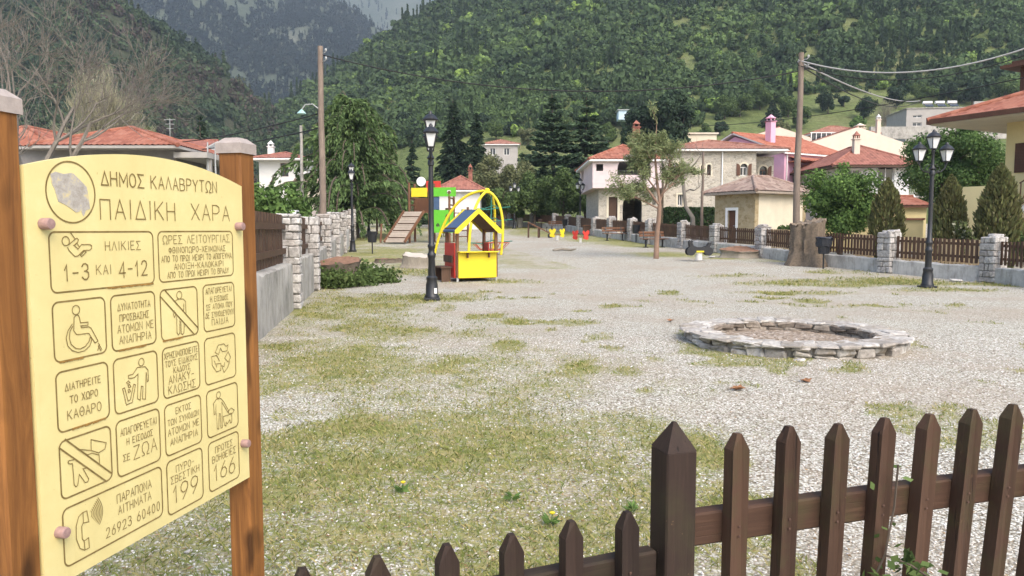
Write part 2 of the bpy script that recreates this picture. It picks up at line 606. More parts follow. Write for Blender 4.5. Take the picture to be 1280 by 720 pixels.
# places of the square where grass has come up through the gravel: (column, row of the photograph, half widths in metres, strength)
PATCH = [(420, 385, 2.2, 2.2, .55), (480, 372, 3.0, 1.6, .58), (520, 335, 2.5, 3.5, .60), (470, 318, 2.6, 6, .75), (420, 340, 1.4, 5, .70), (600, 352, 2.5, 1.0, .42),
         (440, 300, 2.5, 9, .8), (500, 290, 2.5, 10, .8), (560, 300, 2.0, 5, .5), (1030, 355, 2.6, 1.3, .62), (1110, 352, 2.2, 1.5, .66), (930, 345, 2.0, 1.0, .45), (1180, 362, 1.6, .8, .64),
         (1250, 356, 1.2, .8, .66), (1060, 340, 2.0, 1.5, .50), (1000, 366, 1.6, .6, .55), (840, 318, 2.5, 2.0, .75), (760, 300, 3.0, 5, .8), (700, 292, 4.5, 6, .8), (640, 285, 4, 8, .8),
         (900, 322, 2.0, 1.5, .6), (950, 326, 1.5, 1.2, .55), (800, 306, 2.0, 3, .8), (640, 660, .9, .5, .50), (300, 690, .9, .9, .58), (350, 610, .8, 1.6, .54)]
# the thin film of grass over the near left of the square: (column, row, half widths, strength)
FILM = [(430, 600, 1.5, 2.6, 0.57), (560, 560, 1.7, 2.2, 0.57), (680, 620, 1.2, 1.3, 0.55), (480, 680, 1.4, .8, 0.61), (420, 470, 2.0, 3.0, 0.53), (600, 470, 2.4, 2.4, 0.51), (740, 500, 1.3, 1.6, 0.49), (760, 640, .7, .7, 0.49), (800, 540, .8, 1.0, 0.43), (470, 410, 2.5, 2.5, 0.49)]
def grass_mask(X, Y):
    m = np.zeros_like(X)
    for (px, py, rx, ry, st) in FILM + PATCH:
        p = gxy(px, py)
        m = np.maximum(m, st * np.exp(-((((X - p.x) / rx) ** 2 + ((Y - p.y) / ry) ** 2) * .75) ** 1.6))
    wl = -1.895 - .175 * Y                          # beside the left wall
    m = np.maximum(m, .55 * np.exp(-((X - wl - .5) / .8) ** 2) * (Y > 11))
    m = np.where((Y > 26) & (X < wl + 9.0 - (Y - 26) * .05), np.maximum(m, .45), m)
    small = np.clip((fbm(X * 1.5 + 3, Y * 1.1, 3, 33) - .585) * 5.5, 0, .55) * (Y < 19) * np.clip(1.2 - np.abs(X - 3) / 14, .2, 1)
    m = np.maximum(m, small) + np.minimum(m, small) * .4
    m = m + (fbm(X * .9 + 7, Y * .9, 4, 21) - .5) * .56 * (m > .03) + (fbm(X * 4, Y * 4, 3, 9) - .5) * .30
    return np.clip(m, 0, 1)

def axis_coords(a, b, step, far_a, far_b, grow=1.16):
    c = list(np.arange(a, b + 1e-6, step))
    s, x = step, b
    while x < far_b:
        s *= grow
        x += s
        c.append(x)
    s, x = step, a
    pre = []
    while x > far_a:
        s *= grow
        x -= s
        pre.append(x)
    return np.array(pre[::-1] + c)

def grid_faces(nx, ny):
    i = np.arange(nx * ny).reshape(ny, nx)
    return np.stack([i[:-1, :-1], i[:-1, 1:], i[1:, 1:], i[1:, :-1]], -1).reshape(-1, 4)

def ground_material():
    t = NT('gravel_and_grass')
    at_ = t.n('ShaderNodeAttribute', _attribute_name='grass').outputs['Fac']
    # stones
    v = t.n('ShaderNodeTexVoronoi', Scale=52.0)
    v2 = t.n('ShaderNodeTexVoronoi', Scale=95.0)
    t.l(t.co, v.inputs['Vector']); t.l(t.co, v2.inputs['Vector'])
    sep = t.n('ShaderNodeSeparateColor'); t.l(v.outputs['Color'], sep.inputs[0])
    sep2 = t.n('ShaderNodeSeparateColor'); t.l(v2.outputs['Color'], sep2.inputs[0])
    stops = [(0, (.14, .12, .085)), (.20, (.31, .285, .225)), (.45, (.495, .48, .405)), (.7, (.61, .605, .535)), (1, (.77, .775, .715))]
    ca = t.ramp(sep.outputs[0], stops)
    cb = t.ramp(sep2.outputs[1], stops)
    ca = t.mix(t.ramp(t.noise(9, 3), [(.40, (0, 0, 0)), (.60, (1, 1, 1))]), ca, cb)
    gap = t.ramp(v.outputs['Distance'], [(.35, (1, 1, 1)), (.75, (.36, .32, .27))])
    ca = t.mix(1.0, ca, gap, 'MULTIPLY')
    dirt = t.ramp(t.noise(.33, 8, .72), [(.44, (0, 0, 0)), (.66, (.68, .68, .68))])
    ca = t.mix(dirt, ca, (.31, .255, .19))
    # grass and moss
    gcol = t.ramp(t.noise(6, 5, .7), [(.25, (.085, .11, .035)), (.42, (.165, .185, .058)), (.55, (.265, .245, .10)), (.75, (.33, .275, .155))])
    fine = t.noise(30, 4, .75)
    k = t.math('ADD', at_, t.math('MULTIPLY', t.math('SUBTRACT', fine, .5), 1.5))
    mask = t.ramp(k, [(.36, (0, 0, 0)), (.66, (1, 1, 1))])
    col = t.mix(mask, ca, gcol)
    h = t.mix(.4, v.outputs['Distance'], v2.outputs['Distance'])
    h = t.math('SUBTRACT', 1.0, h)
    t.bump(h, .8, .012)
    return t.fin(col, .95, 0, .15)

gx = axis_coords(-11, 17, .14, -420, 420)
gy = axis_coords(1.2, 34, .14, -30, 640, 1.12)
GX, GY = np.meshgrid(gx, gy)
GZ = ground_z(GX, GY)
ground = npmesh('ground', np.stack([GX, GY, GZ], -1), grid_faces(len(gx), len(gy)), ground_material(), attrs={'grass': grass_mask(GX, GY).ravel()}, smooth=True)
tag(ground, kind='structure')

# ------------------------------------------------------------------ hills
def hill_sheet(name, xs, ys, zf, mat):
    X, Y = np.meshgrid(xs, ys)
    o = npmesh(name, np.stack([X, Y, zf(X, Y)], -1), grid_faces(len(xs), len(ys)), mat, smooth=True)
    return tag(o, kind='structure')

def crest(Yc, pts):                      # crest heights at the depth Yc from its line in the photograph
    xs = np.array([(p[0] - 640) / FOC * Yc for p in pts])
    zs = np.array([CAMH + ray(p[0], p[1]).z * Yc for p in pts])
    return lambda X: np.interp(X, xs, zs)

CR_R = crest(420, [(120, 215), (240, 190), (280, 168), (330, 140), (370, 120), (410, 95), (480, 50), (570, -4), (700, -70), (900, -140), (1280, -150), (1700, -120)])
def z_right(X, Y):
    yf = 112 + np.clip((-20 - X) / 120, 0, 1.3) * 170
    t = np.clip((Y - yf) / (420 - yf), -.3, 1.4)
    s = np.where(t < 0, t * .3, np.where(t < 1, .75 * t + .25 * t * t, 1 - (t - 1) * .35))
    n_ = (fbm(X / 60, Y / 60, 4, 40) - .5) * 14 * np.clip(t * 3, 0, 1)
    return 1.8 + (CR_R(X) - 2) * s + n_

CR_L = crest(350, [(-500, -110), (-200, -90), (0, -60), (145, -2), (220, 44), (290, 98), (330, 140), (370, 165), (420, 185), (500, 215)])
def z_left(X, Y):
    t = np.clip((Y - 118) / (350 - 118), -.3, 1.3)
    s = np.where(t < 0, t * .3, np.where(t < 1, .7 * t + .3 * t * t, 1 - (t - 1) * .6))
    n_ = (fbm(X / 45, Y / 45, 4, 60) - .5) * 12 * np.clip(t * 3, 0, 1)
    return 1.6 + (CR_L(X) - 2) * s + n_

CR_B = crest(1100, [(-200, -250), (100, -140), (300, -60), (380, -12), (400, -2), (440, 12), (470, 26), (500, 44), (540, 72), (700, 140)])
def z_back(X, Y):
    t = np.clip((Y - 520) / 580, -.3, 1.3)
    s = np.where(t < 1, .85 * t + .15 * t * t, 1 - (t - 1) * .5)
    n_ = (fbm(X / 130, Y / 130, 4, 80) - .5) * 46 * np.clip(t * 2, 0, 1)
    return 6 + CR_B(X) * s + n_

CR_P = crest(2000, [(-200, -140), (300, -50), (380, -30), (440, -16), (520, -6), (572, 2), (600, 8), (700, 40), (1000, 120)])
def z_pale(X, Y):
    t = np.clip((Y - 1200) / 800, -.2, 1.2)
    return CR_P(X) * np.where(t < 1, t, 1 - (t - 1) * .6) + (fbm(X / 160, Y / 160, 5, 90) - .5) * 60 * np.clip(t * 2, 0, 1) * np.clip(3 - t * 3, 0, 1)

def hill_material(name, a, b, c, scale):
    t = NT(name)
    f = t.noise(scale, 6, .7)
    col = t.ramp(f, [(.3, a), (.5, b), (.7, c)])
    col = t.mix(t.ramp(t.noise(scale * 22, 5, .75), [(.35, (.6, .6, .6)), (.6, (0, 0, 0))]), col, c3(a, .5))
    t.bump(t.noise(scale * 20, 5, .8), .8, 1.2)
    return t.fin(col, .95, 0, .1)
M['hill'] = hill_material('hill_grass', (.10, .135, .045), (.165, .20, .072), (.23, .215, .11), .03)
M['forest_floor'] = hill_material('forest_floor', (.040, .050, .030), (.062, .075, .040), (.085, .080, .055), .03)
M['hill_far'] = hill_material('far_slope', (.060, .078, .055), (.095, .115, .078), (.16, .165, .125), .008)
hill_sheet('hill', np.arange(-260, 420, 5.0), np.arange(80, 520, 5.0), z_right, M['hill'])
hill_sheet('hillside', np.arange(-420, -60, 5.0), np.arange(90, 440, 5.0), z_left, M['forest_floor'])
hill_sheet('mountain', np.arange(-1000, 250, 14.0), np.arange(420, 1400, 14.0), z_back, M['hill_far'])
hill_sheet('mountain_ridge', np.arange(-1500, 700, 30.0), np.arange(1150, 2300, 30.0), z_pale, M['hill_far'])

def slope_point(px, py, zf, y0=90, y1=430):
    d = ray(px, py)
    for Y in np.arange(y0, y1, .5):
        if zf(np.array([d.x * Y]), np.array([Y]))[0] > CAMH + d.z * Y:
            break
    return Vector((d.x * Y, Y, float(zf(np.array([d.x * Y]), np.array([Y]))[0])))

# ------------------------------------------------------------------ foliage geometry
def unit_dirs(n, rng):
    d = rng.normal(size=(n, 3))
    return d / np.linalg.norm(d, axis=1)[:, None]

def leaf_arrays(C, size, rng, up=0.0, aspect=1.0, axis=None, out=None, nrm=None):
    """one pointed four-corner leaf at every point C: returns verts (n,4,3)"""
    n = len(C)
    u = unit_dirs(n, rng) if axis is None else axis + .35 * unit_dirs(n, rng)
    u /= np.linalg.norm(u, axis=1)[:, None]
    w = unit_dirs(n, rng)
    if nrm is not None:                  # leaves lie roughly along the crown's surface
        m_ = nrm + .55 * unit_dirs(n, rng)
        m_ /= np.linalg.norm(m_, axis=1)[:, None]
        u = u - m_ * (u * m_).sum(1)[:, None]
        u /= np.linalg.norm(u, axis=1)[:, None] + 1e-9
        w = np.cross(m_, u)
    if out is not None:
        w = np.cross(u, out + .8 * w)
    if up:
        w = w + np.array([0, 0, 0])
        u[:, 2] *= (1 - up)
        u /= np.linalg.norm(u, axis=1)[:, None] + 1e-9
    w = w - u * (w * u).sum(1)[:, None]
    w /= np.linalg.norm(w, axis=1)[:, None] + 1e-9
    s = (size * rng.uniform(.6, 1.3, n))[:, None]
    a, b = u * s * .5, w * s * .5 * aspect
    return np.stack([C - a, C + b - a * .1, C + a, C - b - a * .1], 1)

def quads(n):
    return np.arange(n * 4).reshape(n, 4)

def ico_sub(sub):
    bm = bmesh.new()
    bmesh.ops.create_icosphere(bm, subdivisions=sub, radius=1)
    v = np.array([x.co[:] for x in bm.verts])
    f = np.array([[l.index for l in x.verts] for x in bm.faces])
    bm.free()
    return v, f
ICO1, ICO2 = ico_sub(1), ico_sub(2)

def crown_archetype(rng, nleaf, size, lumps=7, conical=False):
    """unit crown (radius about 1): leafy lumps, open at the edges"""
    if conical:
        h = rng.uniform(0, 1, nleaf) ** .8
        r = (1 - h) * .55 * (.65 + .35 * np.sin(h * 38)) + .03
        a = rng.uniform(0, 2 * PI, nleaf)
        rr = r * rng.uniform(.55, 1.1, nleaf)
        C = np.stack([rr * np.cos(a), rr * np.sin(a), h * 2.6 - .9], 1)
    else:
        L = unit_dirs(lumps, rng) * rng.uniform(.35, .62, lumps)[:, None]
        L[:, 2] = L[:, 2] * .7 + .1
        k = rng.integers(0, lumps, nleaf)
        d = unit_dirs(nleaf, rng)
        C = L[k] + d * (rng.uniform(.34, .56, lumps)[k] * rng.uniform(.82, 1.06, nleaf))[:, None]
        ok = C[:, 2] > -.65
        return leaf_arrays(C[ok], size, rng, aspect=.95, nrm=d[ok])
    return leaf_arrays(C, size, rng, aspect=.9)

def forest(name, P, rad, hgt, tint, kinds, mat, rng):
    """many crowns as one mesh; kinds = list of (archetype, chosen mask)"""
    V, F, T, o = [], [], [], 0
    core_v, core_f = ICO1
    for arch, sel in kinds:
        idx = np.nonzero(sel)[0]
        if not len(idx):
            continue
        A = arch.reshape(-1, 3)
        ang = rng.uniform(0, 2 * PI, len(idx))
        c, s = np.cos(ang)[:, None], np.sin(ang)[:, None]
        x, y, z = A[:, 0][None], A[:, 1][None], A[:, 2][None]
        r, h = rad[idx][:, None], hgt[idx][:, None]
        W = np.stack([(x * c - y * s) * r, (x * s + y * c) * r, z * h], -1) + P[idx][:, None, :]
        V.append(W.reshape(-1, 3))
        m = len(arch)
        F.append((np.arange(len(idx) * m * 4).reshape(-1, 4) + o))
        T.append(np.repeat(tint[idx], m * 4))
        o += len(idx) * m * 4
    return npmesh(name, np.concatenate(V), np.concatenate(F), mat, attrs={'tint': np.concatenate(T)})

M['wood_leaf'] = foliage('hill_wood_leaves', [(0, (.042, .064, .040)), (.25, (.062, .096, .048)), (.5, (.086, .130, .057)), (.72, (.118, .178, .066)), (.88, (.18, .265, .075)), (1, (.25, .36, .085))], attr='tint', trans=.2)
M['bare_leaf'] = foliage('valley_wood_leaves', [(0, (.036, .058, .038)), (.3, (.064, .098, .052)), (.48, (.092, .130, .064)), (.62, (.098, .080, .068)), (.74, (.100, .070, .064)), (.86, (.085, .125, .055)), (1, (.14, .20, .075))], attr='tint', trans=.2)
M['far_leaf'] = foliage('far_wood_leaves', [(0, (.020, .034, .034)), (.5, (.032, .050, .044)), (.8, (.060, .070, .056)), (1, (.10, .12, .07))], attr='tint', trans=.1)

def scatter(n, yr, ratio, zf, rng, dens=None):
    Y = np.sqrt(rng.uniform(yr[0] ** 2, yr[1] ** 2, n))
    X = rng.uniform(ratio[0], ratio[1], n) * Y
    Z = zf(X, Y)
    keep = np.ones(n, bool)
    if dens is not None:
        keep = rng.uniform(0, 1, n) < dens(X, Y, Z)
    # leave out what stands behind the frame's top edge
    el = (Z - CAMH) / Y
    keep &= el < .37
    return np.stack([X, Y, Z], 1)[keep]

# right hill
def dens_r(X, Y, Z):
    px = 640 + FOC * X / Y
    py = 287 - FOC * (Z - CAMH) / Y
    edge = np.interp(px, [200, 480, 560, 700, 860, 900, 1000, 1130, 1290], [240, 205, 178, 182, 172, 150, 128, 122, 126])
    e = edge + (fbm(X / 18, Y / 18, 3, 7) - .5) * 40
    gap = fbm(X / 22, Y / 22, 4, 17)
    return np.where(py < e, np.where(gap > .745, .25, 1.0), .0)
frng = np.random.default_rng(11)
P = scatter(17500, (128, 440), (-.42, .78), z_right, frng, dens_r)
dist = P[:, 1]
rad = np.clip(1.75 * np.exp(frng.normal(0, .33, len(P))), .8, 3.9) * np.interp(dist, [130, 250, 430], [.92, 1.05, 1.3])
hgt = rad * frng.uniform(.8, 1.3, len(P))
P[:, 2] += hgt * .55
tn = np.clip(.36 + (fbm(P[:, 0] / 40, P[:, 1] / 40, 3, 70) - .5) * .9 + frng.normal(0, .16, len(P)), 0, .85)
tn = np.where(frng.uniform(size=len(P)) < .035, frng.uniform(.9, 1.15, len(P)), tn)
near = dist < 235
pick = frng.integers(0, 3, len(P))
firs = (fbm(P[:, 0] / 28, P[:, 1] / 28, 3, 95) > .66) & (frng.uniform(size=len(P)) < .5)
pick[firs] = 5
tn[firs] = .04
hgt[firs] *= 1.5
kinds = [(crown_archetype(frng, 260, .30, 9), near & (pick == k)) for k in range(3)] + [(crown_archetype(frng, 95, .42, 6), ~near & (pick == k)) for k in range(3)] + [(crown_archetype(frng, 150, .34, conical=True), pick == 5)]
o = forest('hillside_wood', P, rad, hgt, tn, kinds, M['wood_leaf'], frng)
tag(o, 'dense green broadleaf wood covering the big hill behind the village', 'wood', kind='stuff')

# left hill, with leafless reddish trees among the green
P = scatter(4200, (150, 400), (-.80, -.30), z_left, frng, lambda X, Y, Z: np.clip(.55 + (fbm(X / 25, Y / 25, 3, 31) - .35) * 1.6, .3, 1))
rad = frng.uniform(1.6, 3.0, len(P)) * np.interp(P[:, 1], [150, 400], [.9, 1.3])
hgt = rad * frng.uniform(.9, 1.4, len(P))
P[:, 2] += hgt * .55
tn = np.clip(.30 + (fbm(P[:, 0] / 30, P[:, 1] / 30, 3, 75) - .5) * 1.6 + frng.normal(0, .10, len(P)), 0, 1)
pick = frng.integers(0, 4, len(P))
kinds = [(crown_archetype(frng, 110, .38, 6), pick == k) for k in range(3)] + [(crown_archetype(frng, 110, .36, conical=True), pick == 3)]
o = forest('valley_wood', P, rad, hgt, tn, kinds, M['bare_leaf'], frng)
tag(o, 'mixed wood of green and leafless reddish trees on the left hillside', 'wood', kind='stuff')

# far mountain with dark conifers
def dens_b(X, Y, Z):
    px = 640 + FOC * X / Y
    py = 287 - FOC * (Z - CAMH) / Y
    k = np.clip((px - 380) / 110, 0, 1) * np.clip((70 - py) / 70, 0, 1)
    return np.clip(1 - k * 1.1 - np.clip(fbm(X / 90, Y / 90, 4, 51) - .56, 0, 1) * 6, .02, 1)
P = scatter(17000, (560, 1120), (-.58, -.05), z_back, frng, dens_b)
rad = frng.uniform(2.6, 4.6, len(P))
hgt = rad * frng.uniform(1.0, 1.5, len(P))
P[:, 2] += hgt * .7
tn = np.clip(.35 + (fbm(P[:, 0] / 80, P[:, 1] / 80, 3, 77) - .5) * 1.0 + frng.normal(0, .15, len(P)), 0, 1)
pick = frng.integers(0, 2, len(P))
kinds = [(crown_archetype(frng, 40, .52, 5), pick == 0), (crown_archetype(frng, 40, .5, conical=True), pick == 1)]
o = forest('mountain_forest', P, rad, hgt, tn, kinds, M['far_leaf'], frng)
tag(o, 'dark bluish conifer forest on the far mountain', 'forest', kind='stuff')
P = scatter(900, (1400, 2000), (-.30, -.05), z_pale, frng, lambda X, Y, Z: np.clip(fbm(X / 120, Y / 120, 4, 52) - .42, 0, 1) * 4)
rad = frng.uniform(3.5, 6, len(P)); hgt = rad * 1.4
P[:, 2] += hgt * .6
o = forest('ridge_forest', P, rad, hgt, np.full(len(P), .3), [(crown_archetype(frng, 40, .5, conical=True), np.ones(len(P), bool))], M['far_leaf'], frng)
tag(o, 'scattered dark conifers on the bare high ridge', 'forest', kind='stuff')
# ------------------------------------------------------------------ stone pillars, low walls and paling fences round the square
def stone_stack(mb, core, w, d, h, rng, course=(.12, .24), gap=.012, cap=True, jit=.012):
    """rough squared stones round a mortar core; w, d, h are the pillar's size"""
    core.box((0, 0, h / 2 - .01), (w - .05, d - .05, h - .03))
    z = 0.0
    while z < h - .03:
        ch = min(rng.uniform(*course), h - z)
        if h - z - ch < .06:
            ch = h - z
        for side in range(4):
            L = w if side % 2 == 0 else d
            k = rng.choice((1, 2, 2, 3)) if L > .3 else 1
            cuts = sorted([0, 1] + [(i + rng.uniform(-.25, .25)) / k for i in range(1, k)])
            for a, b in zip(cuts[:-1], cuts[1:]):
                dep = rng.uniform(.10, .13)
                sl = (b - a) * L - gap
                m = -L / 2 + (a + b) / 2 * L
                off = rng.uniform(-.012, .018)
                hh = ch - gap
                zz = z + ch / 2
                if side == 0: c, s = (m, -d / 2 + dep / 2 - off, zz), (sl, dep, hh)
                elif side == 2: c, s = (m, d / 2 - dep / 2 + off, zz), (sl, dep, hh)
                elif side == 1: c, s = (w / 2 - dep / 2 + off, m, zz), (dep, sl, hh)
                else: c, s = (-w / 2 + dep / 2 - off, m, zz), (dep, sl, hh)
                mb.box(c, s, bev=.022, jit=jit, rng=rng)
        z += ch
    if cap:
        for k in range(rng.randint(2, 4)):
            mb.box((rng.uniform(-w / 4, w / 4), rng.uniform(-d / 4, d / 4), h + rng.uniform(.0, .05)), (rng.uniform(.22, .36), rng.uniform(.2, .34), rng.uniform(.08, .15)), yaw=rng.uniform(0, 3), bev=.03, jit=.03, rng=rng)

def pillar(parent, p, yaw, w, d, h, rng, cap=True):
    st, co = MB(), MB()
    stone_stack(st, co, w, d, h, rng, cap=cap)
    o = st.build('pillar', M['rock'], parent)
    o.location = p
    o.rotation_euler = (0, 0, yaw)
    c = co.build('core', M['mortar'], o)
    return o

def rough_wall(parent, a, b, h, t, mat, rng, name='low_wall', sink=.1):
    """a low wall with an uneven face and head, following the ground from a to b"""
    a, b = Vector(a), Vector(b)
    d = (b - a)
    L = Vector((d.x, d.y, 0)).length
    n_ = Vector((-d.y, d.x, 0)).normalized()
    k = max(3, int(L / .22))
    V, F = [], []
    for i in range(k + 1):
        p = a + d * (i / k)
        hh = h + rng.uniform(-.02, .02)
        o1, o2 = rng.uniform(-.012, .012), rng.uniform(-.012, .012)
        for (o, z) in ((-t / 2 + o1, -sink), (-t / 2 + o2, h * .5), (-t / 2 + o1, hh - .03), (-t / 2 + .03, hh), (t / 2 - .03, hh), (t / 2, hh - .03), (t / 2, -sink)):
            V.append(p + n_ * o + Vector((0, 0, z)))
    for i in range(k):
        for j in range(6):
            F.append((i * 7 + j, i * 7 + j + 1, (i + 1) * 7 + j + 1, (i + 1) * 7 + j))
    F += [tuple(range(7)), tuple(k * 7 + j for j in range(7))[::-1]]
    mb = MB().add(V, F)
    return mb.build(name, mat, parent, 40)

def paling(parent, a, b, h0, h1, rng, mat, rails=(.25, .8), pitch=.125, pw=.075, both=True, sag=True):
    """one bay of upright boards on two rails; a, b foot points"""
    a, b = Vector(a), Vector(b)
    d = b - a
    L = d.length
    yaw = math.atan2(d.y, d.x)
    n_ = Vector((-d.y, d.x, 0)).normalized()
    mb = MB()
    for r in rails:
        z = h0 + (h1 - h0) * r
        mb.bar(a + d * .01 + Vector((0, 0, z)) - n_ * .03, b - d * .01 + Vector((0, 0, z)) - n_ * .03, .035, .08)
    k = int(L / pitch)
    for i in range(k):
        p = a + d * ((i + .5) / k)
        top = h1 + rng.uniform(-.02, .02)
        mb.box((p.x + n_.x * .012, p.y + n_.y * .012, p.z + (h0 + top) / 2), (pw * rng.uniform(.9, 1.1), .022, top - h0), yaw=yaw)
    return mb.build('fence_panel', mat, parent)

# --- left boundary: tall pillars, a stained concrete base wall and brown boards
rng = random.Random(21)
def lwall(Y, off=0.0):
    return Vector((-1.895 - .175 * Y + off, Y, gz(Y)))
lf = thing('stone_fence', 'tall stone pillar fence with stained concrete base and brown boards, left of the square', 'fence', lwall(12))
def rel(o, p):
    return Vector(p) - o.location
lyaw = math.atan2(1, -.175)
LP = [8.3, 15.0, 19.4, 24.0, 29.0, 34.5, 40.5, 47, 54, 62, 70]
for i, Y in enumerate(LP):
    pillar(lf, rel(lf, lwall(Y)), lyaw, .46, .46, 1.92 + rng.uniform(-.04, .05), rng, cap=False)
for Ya, Yb in zip(LP[:-1], LP[1:]):
    a, b = lwall(Ya + .25, -.03), lwall(Yb - .25, -.03)
    rough_wall(lf, rel(lf, a), rel(lf, b), .92 + rng.uniform(-.03, .06), .26, M['whitewash'] if Ya > 30 else M['concrete'], rng)
    a, b = lwall(Ya + .26, -.10), lwall(Yb - .26, -.10)
    d = b - a
    n_ = Vector((d.y, -d.x, 0)).normalized()          # towards the square
    mb = MB()
    for z in (1.18, 1.66):
        mb.bar(rel(lf, a) + Vector((0, 0, z)) + n_ * .05, rel(lf, b) + Vector((0, 0, z)) + n_ * .05, .04, .11)
    k = int(d.length / .30)
    for i in range(k):
        p = rel(lf, a + d * ((i + .5) / k))
        mb.box((p.x, p.y, p.z + 1.42), (.24, .022, .95), yaw=math.atan2(d.y, d.x))
    mb.build('fence_panel', M['brownwood'], lf)

# --- right boundary and far end
rng = random.Random(33)
RB = [(1350, 18.6), (1240, 21.6), (1110, 24.7), (1016, 28.1), (953, 31.5), (895, 34.8), (854, 38.3), (813, 42), (790, 45.6), (764, 49.2), (744, 52.8), (725, 57), (710, 62), (694, 67), (666, 73), (638, 78), (612, 82), (585, 84), (560, 85)]
RP = [on(px, Y) for px, Y in RB]
rf = thing('stone_fence', 'white rubble pillar fence with dark palings, right and far side of the square', 'fence', RP[1])
for i, p in enumerate(RP):
    q = RP[min(i + 1, len(RP) - 1)] - RP[max(i - 1, 0)]
    pillar(rf, rel(rf, p), math.atan2(q.y, q.x), .52, .5, 1.32 + rng.uniform(-.03, .06), rng, cap=True)
for i in range(len(RP) - 1):
    a, b = RP[i], RP[i + 1]
    d = (b - a).normalized()
    a2, b2 = a + d * .27, b - d * .27
    rough_wall(rf, rel(rf, a2), rel(rf, b2), .46 + rng.uniform(-.03, .04), .3, M['whitewash'], rng)
    s = Vector((d.y, -d.x, 0)) * 0.0
    paling(rf, rel(rf, a2 + s), rel(rf, b2 + s), .52, 1.22, rng, M['brownwood'], pitch=.14, pw=.085)

# a neighbour's pale new paling behind the right fence
nf = thing('paling_fence', 'pale unpainted paling fence standing behind the dark right-hand fence', 'fence', on(1180, 24.6))
for (p0, y0, p1, y1) in ((1225, 23.6, 1122, 26.3), (1092, 28.0, 1066, 29.4), (990, 33.2, 958, 34.6)):
    a, b = on(p0, y0), on(p1, y1)
    paling(nf, rel(nf, a), rel(nf, b), .15, 1.12, rng, M['palewood'], pitch=.135, pw=.09)

# ------------------------------------------------------------------ houses
def roof_plane(mb, A, B, C, D, col=.26, amp=.035, rows=10, seed=0):
    """tile-ridged roof slope: eave A->B, head D..C above it (D over A's side)"""
    A, B, C, D = map(Vector, (A, B, C, D))
    e = B - A
    L = e.length
    e.normalize()
    n_ = e.cross((D - A)).normalized()
    if n_.z < 0:
        n_ = -n_
    up = n_.cross(e).normalized()
    if up.z < 0:
        up = -up
    c, d = (D - A).dot(e), (C - A).dot(e)
    h = max((D - A).dot(up), (C - A).dot(up))
    k = max(4, int(L / col)) * 4
    V, F = [], []
    rr = random.Random(seed)
    for i in range(k + 1):
        x = L * i / k
        sm = h
        if c > 1e-3 and x < c: sm = h * x / c
        if d < L - 1e-3 and x > d: sm = min(sm, h * (L - x) / (L - d))
        if c < -1e-3: pass
        w = amp * (1 - abs(math.cos(PI * i / 4)) ** 1.5) if i % 4 else 0
        for j in range(rows + 1):
            s_ = sm * j / rows
            V.append(A + e * x + up * s_ + n_ * (w + (rr.uniform(-.008, .008))))
    for i in range(k):
        for j in range(rows):
            F.append((i * (rows + 1) + j, (i + 1) * (rows + 1) + j, (i + 1) * (rows + 1) + j + 1, i * (rows + 1) + j + 1))
    mb.add(V, F)

def ridge(mb, a, b, r=.11):
    mb.tube([a, b], r, 8)

def hip_roof(parent, x0, x1, y0, y1, z, h, tile, over=.45, ridge_in=None, eave=M['white'], name='roof', seed=1):
    """hipped roof over a rectangle, local frame"""
    X0, X1, Y0, Y1 = x0 - over, x1 + over, y0 - over, y1 + over
    w, d = X1 - X0, Y1 - Y0
    if w >= d:
        k = (d / 2) if ridge_in is None else ridge_in
        R0, R1 = (X0 + k, (Y0 + Y1) / 2, z + h), (X1 - k, (Y0 + Y1) / 2, z + h)
        A, B, C, D = (X0, Y0, z), (X1, Y0, z), (X1, Y1, z), (X0, Y1, z)
        sl = [(A, B, R1, R0), (B, C, R1, R1), (C, D, R0, R1), (D, A, R0, R0)]
        hips = [(A, R0), (D, R0), (B, R1), (C, R1), (R0, R1)]
    else:
        k = (w / 2) if ridge_in is None else ridge_in
        R0, R1 = ((X0 + X1) / 2, Y0 + k, z + h), ((X0 + X1) / 2, Y1 - k, z + h)
        A, B, C, D = (X0, Y0, z), (X1, Y0, z), (X1, Y1, z), (X0, Y1, z)
        sl = [(A, B, R0, R0), (B, C, R1, R0), (C, D, R1, R1), (D, A, R0, R1)]
        hips = [(A, R0), (B, R0), (C, R1), (D, R1), (R0, R1)]
    mb = MB()
    for n_, s in enumerate(sl):
        roof_plane(mb, *s, seed=seed + n_)
    for a, b in hips:
        ridge(mb, a, b)
    o = mb.build(name, tile, parent, 50)
    e = MB()
    e.box(((X0 + X1) / 2, (Y0 + Y1) / 2, z - .09), (w - .06, d - .06, .13))
    e.build('eaves', eave, o)
    return o

